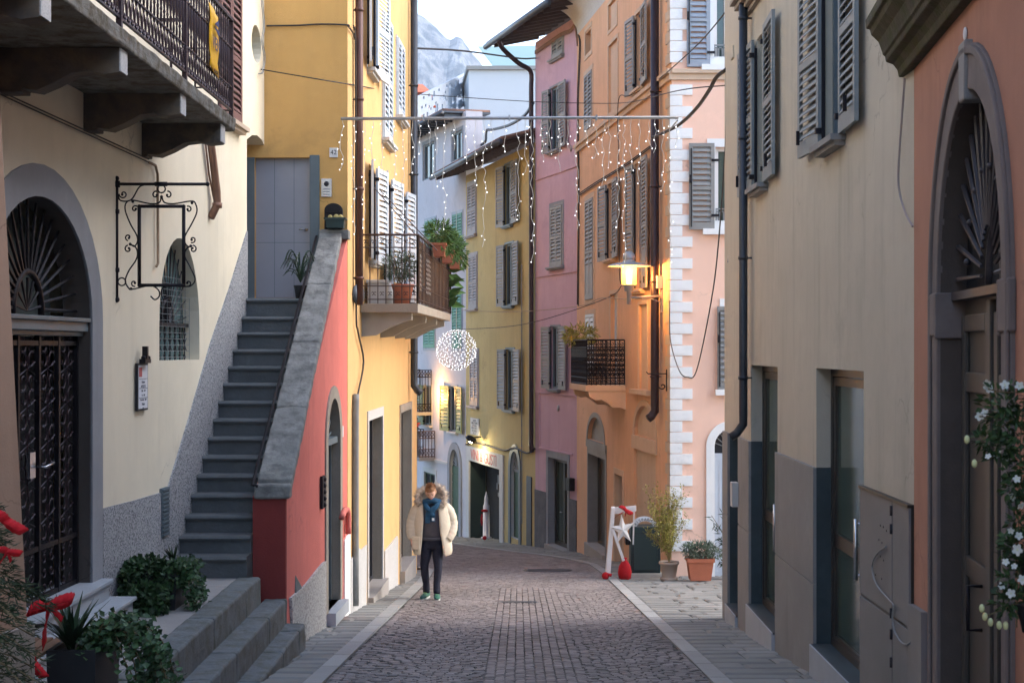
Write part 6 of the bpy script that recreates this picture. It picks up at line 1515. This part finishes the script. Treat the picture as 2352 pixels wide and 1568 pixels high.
# litter bin
g0 = gz(26.8); x0, x1, y0, y1 = 2.12, 2.68, 26.75, 27.2
t = thing('litter_bin', 'dark green square litter bin with an arched lettered top on a concrete plinth', 'litter bin', (2.4, 27, g0))
b = MB(); b.box(x0-.03,x1+.03,y0-.04,y1+.04,g0-.08,g0+.10); b.build('plinth', 'concrete', t, bevel=.012)
b = MB(); b.box(x0,x1,y0,y1,g0+.10,g0+.97); b.build('body', 'bindark', t, bevel=.012)
b = MB(); b.box(x0+.05,x1-.05,y0-.012,y0+.001,g0+.15,g0+.84); b.build('door', 'bindark', t, bevel=.006)
b = MB(); frame_ = (x0+.045,x1-.045); b.box(x0+.04,x1-.04,y0-.006,y0-.001,g0+.14,g0+.85); b.build('door_gap', 'iron', t)
b = MB(); b.box(x0-.09,x0,y0+.08,y1-.08,g0+.62,g0+.78); b.box(x0-.06,x0,y0+.08,y1-.08,g0+.78,g0+.80); b.build('ashtray', 'iron', t, bevel=.01)
b = MB(); cc = V((x0+x1)/2,y0+.1,g0+.93)
for sg in (0, .2):
    for i in range(16):
        a, c = .12+(PI-.24)*i/16, .12+(PI-.24)*(i+1)/16
        q = [cc+V(r*math.cos(w),sg,r*math.sin(w)*.82) for r, w in ((.17,a),(.25,a),(.25,c),(.17,c))]; b.prism(q, (0,.006,0))
b.build('arch_sign', 'paper', t)
for i, ch in enumerate('RISPARMIO'):
    a = PI*(.84-.68*i/8); mx = Matrix.Translation(cc+V(.205*math.cos(a),-.004,.205*math.sin(a)*.82)) @ Matrix.Rotation(-(a-PI/2),4,'Y') @ Matrix.Rotation(PI/2,4,'X'); text(ch, 'lettering', 'ink', t, mx, .075, .001)
b = MB(); b.ball((x0+.0,y0+.12,g0+1.0), .035, 8, 6); b.ball((x1-.0,y0+.12,g0+1.0), .035, 8, 6); b.ball((x0-.04,y0+.12,g0+.99), .03, 8, 6); b.build('hinge_knob', 'iron', t)
# white A-frame with a star
YA = 26.55; SA_ = F/YA
def q2(x, y, dy=0): return P(x, y, YA+dy)
t = thing('star_stand', 'white wooden display stand with a hanging paper star and red bows', 'christmas decoration', q2(1415,1322))
b = MB(); b.prism([q2(1405,1166), q2(1413,1165), q2(1402,1322), q2(1391,1322)], (0,.22,0)); b.prism([q2(1413,1165), q2(1461,1161), q2(1461,1174), q2(1413,1180)], (0,.05,0)); b.prism([q2(1455,1174), q2(1458,1174), q2(1456,1250), q2(1453,1250)], (0,.05,0)); b.build('frame', 'whitepaint', t, bevel=.004)
b = MB(); b.prism([q2(1405,1217,-.04), q2(1411,1215,-.04), q2(1448,1322,-.04), q2(1441,1322,-.04)], (0,.04,0)); b.build('brace', 'whitepaint', t, bevel=.003)
b = MB(); c = q2(1430,1216,-.02); pts = []
for i in range(10): a = PI/2+.12+i*PI/5; r = .30 if i % 2 == 0 else .115; pts.append(c+V(r*math.cos(a)*.78, 0, r*math.sin(a)*1.0))
b.add(pts+[c+V(0,-.07,0), c+V(0,.05,0)], [(i,(i+1)%10,10) for i in range(10)]+[((i+1)%10,i,11) for i in range(10)]); b.build('paper_star', 'white', t)
bow('ribbon_bow', 'red ribbon bow tied to the top bar of the white star stand', q2(1437,1170,-.08), .8, 1.0)
b = MB(); b.lathe([(.02,0),(.11,.0),(.13,.12),(.11,.24),(.06,.33),(.03,.36),(.05,.40)], (q2(1435,1322).x, YA-.0, gz(YA)), 16); b.build('gift_sack', 'ribbon', label='red cloth sack behind the brace of the white star stand', cat='sack')
b = MB(); b.ball((q2(1390,1316).x, YA-.08, gz(YA)+.07), .075, 12, 8, (.9,.9,1)); b.tube(catmull([(q2(1392,1316).x,YA-.1,gz(YA)+.11),(q2(1404,1316).x,YA-.12,gz(YA)+.09)],3), .03, 5); b.build('ribbon_bundle', 'ribbon', label='crumpled red ribbon bundle at the foot of the white stand', cat='ribbon')
# white candle shaped post at the shop
u_, z_ = FY.hit(1117,1236,.25); q = FY.p(u_, z_, .25); t = thing('candle_post', 'white tapering wooden post with red ribbon standing on the shop step', 'christmas decoration', q)
b = MB(); b.lathe([(.17,0),(.17,.05),(.11,.06),(.10,1.05),(.07,1.10),(.06,1.28),(.01,1.50)], q, 4); b.build('post', 'whitepaint', t)
b = MB(); b.ball(q+V(-.05,-.12,.90), .07, 8, 6, (1.6,.6,.7)); b.ball(q+V(-.14,-.12,.62), .05, 8, 6, (.8,.6,4)); b.ball(q+V(-.05,-.15,.04), .07, 8, 6); b.build('ribbon', 'ribbon', t)
# silver fabric corner
t = MB(); c = V(2.15,8.75,gz(8.75)); 
vs = []; n = 18
for k, (r, z) in enumerate(((.36,0),(.33,.2),(.29,.36),(.26,.40),(.05,.42))):
    for i in range(n):
        a = 2*PI*i/n+.5; rr = r*(1+.06*math.sin(5*a+k)+.05*math.cos(3*a)); m_ = max(abs(math.cos(a)),abs(math.sin(a)))**-.55; vs.append(c+V(rr*m_*math.cos(a), rr*m_*math.sin(a), z+.01*math.sin(4*a)))
t.smooth = True; t.add(vs, [(k*n+i,k*n+(i+1)%n,(k+1)*n+(i+1)%n,(k+1)*n+i) for k in range(4) for i in range(n)]+[tuple(range(4*n,5*n))]); t.build('fabric_cover', 'fabric', label='silvery grey fabric cover at the foot of the right wall', cat='fabric')
# white flowers hanging in the near right foreground
t = thing('hanging_flowers', 'hanging plant with small white flowers in the near right foreground', 'hanging plant', (1.72,4.9,-.4))
b = MB(); sb = MB(); fb = MB(); bb = MB(); Yf = 4.9
def flower(c, s):
    fl = MB(); n_ = (V(-.25,-1,.15)+rv(.6)).normalized(); a_ = n_.cross(V(0,0,1)).normalized(); b_ = n_.cross(a_); ph = RN.random()*6
    for k in range(5):
        w = ph+k*2*PI/5; d = a_*math.cos(w)+b_*math.sin(w); q = n_.cross(d)
        fl.add([c, c+d*s*.45+q*s*.42+n_*s*.12, c+d*s+q*s*.22+n_*s*.2, c+d*s-q*s*.22+n_*s*.2, c+d*s*.45-q*s*.42+n_*s*.12], [(0,1,2,3,4)])
    o = fl.build('flower', 'petal', t, solid=.001); ce = MB(); ce.ball(c+n_*.003, s*.16, 6, 4); ce.build('flower_centre', 'bud', o)
for (x, y, r) in ((2310,935,.085),(2345,990,.09),(2262,1010,.03),(2300,1030,.05),(2330,1120,.05),(2345,1200,.05),(2325,1255,.05),(2340,1330,.07),(2320,1380,.05),(2360,1080,.08),(2365,1300,.08)):
    leafblob(b, P(x,y,Yf), r, int(r*1900), .034, .018, (1,.8,1.1), .1, .1)
for (x, y, s) in ((2270,893,.026),(2308,884,.024),(2342,886,.022),(2250,956,.026),(2262,948,.02),(2290,1046,.026),(2310,1050,.022),(2270,1048,.014),(2325,1140,.02),(2335,1100,.022),(2345,1160,.022),(2322,1218,.018),(2338,1262,.026),(2300,1345,.022),(2322,1362,.026),(2310,1290,.02),(2348,1330,.022),(2330,1300,.018),(2340,1230,.022),(2268,880,.018)):
    flower(P(x,y,Yf-.03+RN.uniform(-.05,.05)), s*RN.uniform(.6,.85))
for (x, y) in ((2221,1009),(2238,1064),(2255,1396),(2262,1415),(2275,1428),(2295,1435),(2310,1436)): bb.ball(P(x,y,Yf), .010, 8, 6, (1,1,1.5))
for pts in (((2330,960),(2290,985),(2221,1009)),((2320,1040),(2280,1050),(2238,1064)),((2345,1380),(2300,1400),(2262,1415)),((2360,850),(2345,1000),(2340,1200),(2335,1440)),((2350,900),(2300,900),(2270,893)),((2340,1000),(2290,960),(2250,956))):
    sb.tube(catmull([P(x,y,Yf) for x, y in pts], 5), .0022, 4)
b.build('leaves', mat('dark_soft_leaves', (.03,.06,.018), .6, .3, 8, island=.5, bump=0), t); sb.build('stems', 'stem', t); bb.build('buds', 'bud', t)
for i, (y, dx) in enumerate(((1295,0),(1418,0))):
    b = MB(); q = P(2372,y,Yf); b.lathe([(.035,-.05),(.055,.04),(.06,.045),(.05,.045)], q, 14); b.build('pot', 'potdark', t)
b = MB(); b.tube([P(2372,600,Yf), P(2372,1440,Yf)], .005, 5); b.tube([P(2372,600,Yf), P(2500,560,Yf+.3)], .008, 5); b.build('hanger', 'iron', t)
# ================================================================ the man
def skin_body(vs, es, rad, root=0):
    me = bpy.data.meshes.new('tmp'); me.from_pydata(vs, es, []); o = bpy.data.objects.new('tmp', me); COL.objects.link(o)
    sm = o.modifiers.new('s','SKIN'); 
    for i, r in enumerate(rad):
        sv = me.skin_vertices[0].data[i]; sv.radius = (r,r) if not isinstance(r, tuple) else r; sv.use_root = i == root
    ss = o.modifiers.new('u','SUBSURF'); ss.levels = 2
    dg = bpy.context.evaluated_depsgraph_get(); e = o.evaluated_get(dg); m2 = e.to_mesh()
    out = ([v.co.copy() for v in m2.vertices], [tuple(p.vertices) for p in m2.polygons]); e.to_mesh_clear(); bpy.data.objects.remove(o); return out
def rings(b, rs, n=20, a0=0, a1=2*PI, cap=True, wr=0, fold=None):
    # rs: (centre, rx, ry) stacked rings, optionally open
    full = abs(a1-a0-2*PI) < 1e-6; m = n if full else n+1; vs = []
    for k, r in enumerate(rs):
        c, rx, ry = r[:3]; s0, s1 = (r[3], r[4]) if len(r) > 3 else (a0, a1)
        for i in range(m):
            a = s0+(s1-s0)*i/n; w = 1+wr*math.sin(a*3+k*1.9)+wr*.7*math.sin(a*7+k*3.1)
            vs.append(V(*c)+V(rx*w*math.cos(a), ry*w*math.sin(a), fold*math.sin(k*2.3+a*2) if fold else 0))
    fs = [(k*m+i, k*m+(i+1) % m, (k+1)*m+(i+1) % m, (k+1)*m+i) for k in range(len(rs)-1) for i in range(m if full else m-1)]
    if cap and full: fs += [tuple(range(m))[::-1], tuple(range((len(rs)-1)*m, len(rs)*m))]
    s_ = b.smooth; b.smooth = True; b.add(vs, fs); b.smooth = s_
px = (985-CX)*21.75/F; pg = gz(21.75)
T = Matrix.Translation(V(px, 21.75, pg+.012))
t = thing('person', 'man walking with bowed head in open cream fur-hooded parka, blue scarf and green trainers', 'person', (px, 21.75, pg))
b = MB()
vs = [(.05,.02,.92),(.05,.02,1.12),(.05,0,1.34),(.045,-.03,1.45),(.04,-.07,1.52),   # pelvis .. neck
      (-.13,0,1.40),(-.25,.02,1.17),(-.25,-.03,.93),(-.25,-.05,.86),
      (.23,0,1.40),(.33,.05,1.14),(.27,-.07,.90),(.24,-.09,.84),
      (-.03,.02,.88),(-.065,-.03,.48),(-.04,.02,.10),(.13,.02,.88),(.135,-.07,.49),(.13,-.16,.12)]
es = [(0,1),(1,2),(2,3),(3,4),(2,5),(5,6),(6,7),(7,8),(2,9),(9,10),(10,11),(11,12),(0,13),(13,14),(14,15),(0,16),(16,17),(17,18)]
rad = [(.12,.09),(.12,.085),(.13,.09),.06,.052,.055,.045,.034,(.022,.036),.055,.045,.034,(.022,.036),.065,.04,.028,.065,.04,.028]
v_, f_ = skin_body(vs, es, rad); b.smooth = True; b.add(v_, f_); b.smooth = False
# hand: five separate, slightly curled fingers
def finger(p0_, d, l, r, curl=.25):
    p0_ = V(*p0_); d = Vector(d).normalized(); pts = [p0_]; 
    for k in range(3): d = (d+V(.25*curl,-.35*curl,.0)).normalized(); pts.append(pts[-1]+d*l*(.45,.32,.23)[k])
    b.tube(catmull(pts, 2), [r*(1-.35*i/6) for i in range(7)], 6)
for hx, hy, hz, sg in ((-.25,-.052,.845,1),(.24,-.09,.82,-1)):
    b.ball((hx,hy,hz), .04, 10, 8, (.55,1,1.15))
    for k, l in enumerate((.065,.075,.08,.07,.055)):
        if k == 0: finger((hx+sg*.005, hy-.036, hz+.015), (.25*sg,-.55,-.8), .062, .0105)
        else: finger((hx, hy-.03+.02*(k-1), hz-.036), (.02,-.1,-1), l, .0095, .5)
# head with face, tilted forwards
HC = V(.035,-.115,1.635); HR = Matrix.Rotation(math.radians(30),3,'X') @ Matrix.Rotation(math.radians(-6),3,'Y')
def HP(x, y, z): return HC+HR @ V(x,y,z)
n, m = 28, 22; vs = []
for j in range(m+1):
    ph = -PI/2+PI*j/m
    for i in range(n):
        th = 2*PI*i/n; x, y, z = math.cos(ph)*math.sin(th), -math.cos(ph)*math.cos(th), math.sin(ph)
        fx, fy, fz = x*.077, y*.098, z*.122
        front = max(0, -y)
        if z < 0: fx *= 1+.30*z; fy *= (1+.12*z)
        if z < -.1: fy -= .012*front*(-z)
        g_ = lambda cx, cz, s1, s2: math.exp(-((x-cx)/s1)**2-((z-cz)/s2)**2)*front
        fy -= .024*g_(0,-.18,.13,.16); fy -= .008*g_(0,.02,.10,.2); fy += .013*(g_(.36,.02,.2,.11)+g_(-.36,.02,.2,.11)); fy -= .006*g_(0,.17,.5,.09); fy -= .007*g_(0,-.50,.22,.06); fy += .004*g_(0,-.44,.2,.03); fy -= .008*g_(0,-.78,.25,.13)
        vs.append(HP(fx,fy,fz))
b.smooth = True; b.add(vs, [(j*n+i, j*n+(i+1) % n, (j+1)*n+(i+1) % n, (j+1)*n+i) for j in range(m) for i in range(n)]); b.smooth = False
for sg in (-1,1): b.ball(HP(sg*.076,.01,-.01), .022, 8, 6, (.45,1,1.5))
bo_ = b.xf(T).build('body', 'skin', t)
b = MB()
for sg in (-1,1): b.ball(HP(sg*.030,-.080,.004), .012, 8, 6, (1.2,.7,.6))
b.xf(T).build('eyes', 'ink', t)
b = MB()
for sg in (-1,1): b.tube([HP(sg*.012,-.094,.024), HP(sg*.03,-.095,.031), HP(sg*.05,-.082,.024)], .004, 5)
b.xf(T).build('eyebrows', 'hair', t)
b = MB(); b.tube([HP(-.022,-.092,-.062), HP(0,-.100,-.064), HP(.022,-.092,-.062)], [.004,.006,.004], 6); b.xf(T).build('lips', mat('lips', (.42,.15,.13), .5, .05, 5, bump=0), t)
b = MB(); vs = []; n, m = 26, 12
for j in range(m+1):
    ph = PI/2*(1-j/m*1.35)
    for i in range(n):
        th = 2*PI*i/n; yy = -math.cos(ph)*math.cos(th); k = 1.09
        lim = .42 if yy < -.25 else -.9
        ph2 = max(ph, lim if yy < -.25 else -.55)
        w = 1+.05*noise.noise(V(math.sin(th)*3, math.cos(th)*3, ph*4))
        vs.append(HP(math.cos(ph2)*math.sin(th)*.084*w, -math.cos(ph2)*math.cos(th)*.106*w+.003, math.sin(ph2)*.133*w))
b.smooth = True; b.add(vs, [(j*n+i, j*n+(i+1) % n, (j+1)*n+(i+1) % n, (j+1)*n+i) for j in range(m) for i in range(n)]); b.smooth = False
for _ in range(500):
    th = RN.uniform(0,2*PI); ph = RN.uniform(.45,PI/2); q = HP(math.cos(ph)*math.sin(th)*.086, -math.cos(ph)*math.cos(th)*.108, math.sin(ph)*.134); d = (q-HC).normalized()
    b.leaf(q, (d*.5+V(.3,-.5,.2)+rv(.5)).normalized(), d, .035, .006)
b.xf(T).build('hair', 'hair', t)
# clothes
b = MB(); rings(b, [((.05,.0,.90),.165,.125),((.05,0,1.0),.165,.13),((.05,0,1.15),.17,.135),((.05,0,1.32),.18,.135),((.05,-.0,1.42),.15,.11),((.045,-.02,1.47),.08,.08)], 24, wr=.012)
rings(b, [((.05,0,.90),.17,.13),((.05,0,.945),.172,.132)], 24, cap=False); b.xf(T).build('jumper', 'jumper', t, solid=.006)
b = MB()
rings(b, [((.05,.02,.97),.155,.12),((.05,.02,.88),.165,.13),((.05,.02,.80),.165,.13),((.05,.02,.76),.15,.12)], 24, wr=.01)
def leg(x0, x1, x2, yk, fy=0, fz=0): rings(b, [((x0,.02,.84),.085,.105),((x0*.9+x1*.1,.01,.76),.09,.10),((x0*.6+x1*.4,-.0,.64),.08,.09),((x1,yk,.52),.066,.075),((x1,yk,.46),.062,.072),((x1*.7+x2*.3,.01+fy*.45,.36+fz),.06,.07),((x2,.02+fy*.8,.22+fz),.052,.06),((x2,.025+fy*.95,.14+fz),.055,.062),((x2,.02+fy,.09+fz),.05,.06)], 16, wr=.035, fold=.006)
leg(-.03,-.065,-.04,-.03); leg(.13,.145,.13,-.075,-.19,.018); b.xf(T).build('trousers', 'trousers', t)
def shoe(x, y, rz, z=0):
    R_ = Matrix.Translation(V(x,y,z)) @ Matrix.Rotation(rz,4,'Z')
    s_ = MB(); k = [(.10,.035,.05,.10),(.07,.044,.055,.10),(.02,.046,.05,.095),(-.04,.048,.04,.075),(-.10,.05,.03,.055),(-.15,.045,.024,.045),(-.185,.025,.016,.035)]
    vs = []; n = 14
    for (yy, hw, rz_, top) in k:
        for i in range(n): a = 2*PI*i/n; vs.append(V(hw*math.cos(a), yy, .018+max(0,(math.sin(a)*.5+.5))*top))
    s_.smooth = True; s_.add(vs, [(j*n+i, j*n+(i+1)%n, (j+1)*n+(i+1)%n, (j+1)*n+i) for j in range(len(k)-1) for i in range(n)]+[tuple(range(n)), tuple(range((len(k)-1)*n, len(k)*n))]); s_.smooth = False
    so = s_.xf(T @ R_).build('shoe', 'shoe', t)
    s_ = MB(); pts = [V(h, yy, 0) for yy, h, _, _ in k]+[V(-h, yy, 0) for yy, h, _, _ in k[::-1]]; s_.prism(pts, (0,0,.026)); s_.xf(T @ R_).build('sole', 'sole', so, bevel=.006)
    s_ = MB(); 
    for j in range(4): s_.tube([V(-.025,-.10+j*.03,.068+j*.012), V(.025,-.10+j*.03,.068+j*.012)], .004, 4)
    s_.tube([V(.045,-.02,.05), V(.03,-.06,.07), V(.046,-.05,.04), V(.04,-.1,.045)], .005, 4); s_.xf(T @ R_).build('laces', mat('lime_laces', (.3,.55,.2), .6, .05, 5, bump=0), so)
shoe(-.045,.0,-.30); shoe(.135,-.17,.06,.018)
# parka: open shell with thickness, sleeves, pockets, fur hood
b = MB()
def gap(xl, xr, cx, rx):   # angles where the front edges lie (front is -y = -90 deg)
    return -PI/2+math.asin(max(-.98,min(.98,(xr-cx)/rx))), 3*PI/2+math.asin(max(-.98,min(.98,(xl-cx)/rx)))
rs = []
for z, cx, rx, ry, xl, xr in ((.665,.055,.275,.19,-.125,.245),(.72,.055,.285,.195,-.11,.225),(.82,.06,.285,.195,-.105,.215),(.92,.06,.275,.19,-.095,.20),(1.02,.06,.27,.185,-.085,.18),(1.12,.055,.27,.18,-.075,.17),(1.22,.055,.275,.18,-.07,.165),(1.32,.055,.27,.17,-.07,.155),(1.40,.05,.245,.15,-.075,.15),(1.46,.05,.19,.125,-.085,.145),(1.50,.05,.13,.10,-.07,.13)):
    g0_, g1_ = gap(xl, xr, cx, rx); rs.append(((cx,.02,z), rx, ry, g0_, g1_))
rings(b, rs, 34, 0, 5, cap=False, wr=.028, fold=.010); pk = b.xf(T).build('parka', 'parka', t, solid=.035, sub=1)
b = MB()
def sleeve(pts, rr):
    cp = catmull(pts, 5); m_ = len(cp); r_ = []
    for i in range(m_):
        s_ = i/(m_-1)*(len(rr)-1); k = min(int(s_), len(rr)-2); r_.append((rr[k]+(rr[k+1]-rr[k])*(s_-k))*(1+.10*math.sin(i*2.6)))
    b.tube(cp, r_, 14)
sleeve([(-.09,.02,1.42),(-.19,.02,1.33),(-.255,.03,1.17),(-.265,0,1.03),(-.25,-.035,.905)], [.085,.10,.092,.085,.07]); sleeve([(.19,.02,1.42),(.29,.03,1.33),(.35,.06,1.15),(.335,.0,1.0),(.28,-.07,.90)], [.085,.10,.092,.088,.072]); b.xf(T).build('sleeves', 'parka', pk, sub=1)
b = MB(); 
for (x, z, w, h, r_) in ((-.185,.93,.115,.16,-.2),):
    c = V(x,-.165,z); b.obox(c+V(-w/2,0,-h), (w,-.05,0), (0,.03,0), (0,0,h)); b.obox(c+V(-w/2-.005,-.012,-.02), (w+.01,-.05,0), (0,.03,0), (0,0,.06))
b.xf(T).build('pocket', 'parka', pk, bevel=.01)
b = MB(); hp = catmull([(-.13,-.10,1.44),(-.175,-.04,1.52),(-.15,.03,1.62),(-.05,.07,1.67),(.09,.08,1.70),(.19,.05,1.67),(.245,-.01,1.57),(.22,-.07,1.46),(.16,-.11,1.40)], 6); b.tube(hp, [.040+.010*math.sin(i*1.7) for i in range(len(hp))], 12)
for p_ in hp:
    for _ in range(26): d = rv().normalized(); b.leaf(p_+d*.045, (d+rv(.4)).normalized(), rv(), .04, .008)
b.xf(T).build('fur_trim', 'fur', pk)
b = MB(); rings(b, [((.05,.02,1.46),.15,.10),((.05,.05,1.54),.19,.10),((.04,.07,1.62),.17,.09),((.05,.08,1.68),.08,.06)], 16, PI*.02, PI*.98, cap=False); b.xf(T).build('hood', 'parka', pk, solid=.02)
b = MB(); b.tube([V(.05+.115*math.cos(a),-.05+.095*math.sin(a),1.475-.03*math.sin(a)) for a in [2*PI*i/20 for i in range(20)]], [.042+.006*math.sin(i*2) for i in range(20)], 10, closed=True)
b.tube(catmull([(-.05,-.10,1.50),(-.03,-.16,1.42),(.03,-.175,1.35),(.07,-.175,1.28)], 4), .042, 8); b.tube(catmull([(.15,-.09,1.50),(.12,-.16,1.42),(.05,-.18,1.36),(-.0,-.17,1.27)], 4), .042, 8)
b.obox((-.045,-.165,1.17), (.07,0,0), (0,-.025,0), (.01,0,.18)); b.obox((.035,-.165,1.19), (.07,0,0), (0,-.028,0), (0,0,.17)); b.xf(T).build('scarf', 'scarf', t, bevel=.006)
b = MB(); b.obox((.06,-.195,1.21), (.035,0,0), (0,-.003,0), (0,0,.04)); b.xf(T).build('scarf_tag', 'paper', t)

# ================================================================ air, light, camera
hz = MB(); hz.box(-1000,1000,-60,2400,-22,420)
o = hz.build('haze', mat('haze_air', (1,1,1)), kind='stuff', org=(0,0,0))
m = MATS['haze_air']; nt = m.node_tree; nt.nodes.clear(); out = nt.nodes.new('ShaderNodeOutputMaterial'); pv = nt.nodes.new('ShaderNodeVolumePrincipled')
pv.inputs['Color'].default_value = (.78,.88,1,1); pv.inputs['Density'].default_value = .00024; pv.inputs['Anisotropy'].default_value = .2; nt.links.new(pv.outputs[0], out.inputs['Volume'])
w = bpy.data.worlds.new('World'); sc.world = w; w.use_nodes = True; nt = w.node_tree
bg = nt.nodes['Background']; sk = nt.nodes.new('ShaderNodeTexSky'); sk.sky_type = 'NISHITA'; sk.sun_disc = False
EL, AZ = math.radians(38), math.radians(84)
sk.sun_elevation = EL; sk.sun_rotation = AZ; sk.air_density = 1; sk.dust_density = 1.6; sk.ozone_density = .5
bg.inputs['Strength'].default_value = .15; nt.links.new(sk.outputs[0], bg.inputs[0])
l = bpy.data.lights.new('sun', 'SUN'); l.energy = .4; l.angle = math.radians(60); l.color = (1,.97,.93)
o = bpy.data.objects.new('sun', l); COL.objects.link(o)
# the sky's sun stands at azimuth AZ clockwise from +Y
d = V(math.sin(AZ)*math.cos(EL), math.cos(AZ)*math.cos(EL), math.sin(EL)); o.rotation_euler = d.to_track_quat('Z','Y').to_euler()
cam = bpy.data.cameras.new('camera'); co = bpy.data.objects.new('camera', cam); COL.objects.link(co)
co.location = (0,0,0); co.rotation_euler = (PI/2,0,0); cam.lens = 50; cam.sensor_width = 36; cam.shift_x = -14/2352; cam.shift_y = 16/2352; cam.clip_start = .05; cam.clip_end = 6000
cam.dof.use_dof = True; cam.dof.focus_distance = 20; cam.dof.aperture_fstop = 9.0
sc.camera = co
sc.view_settings.view_transform = 'Standard'; sc.view_settings.look = 'None'; sc.view_settings.exposure = 2.25; sc.view_settings.gamma = 1
sc.cycles.max_bounces = 8; sc.cycles.diffuse_bounces = 5; sc.cycles.volume_bounces = 1; sc.cycles.use_denoising = True
sc.cycles.sample_clamp_indirect = 8
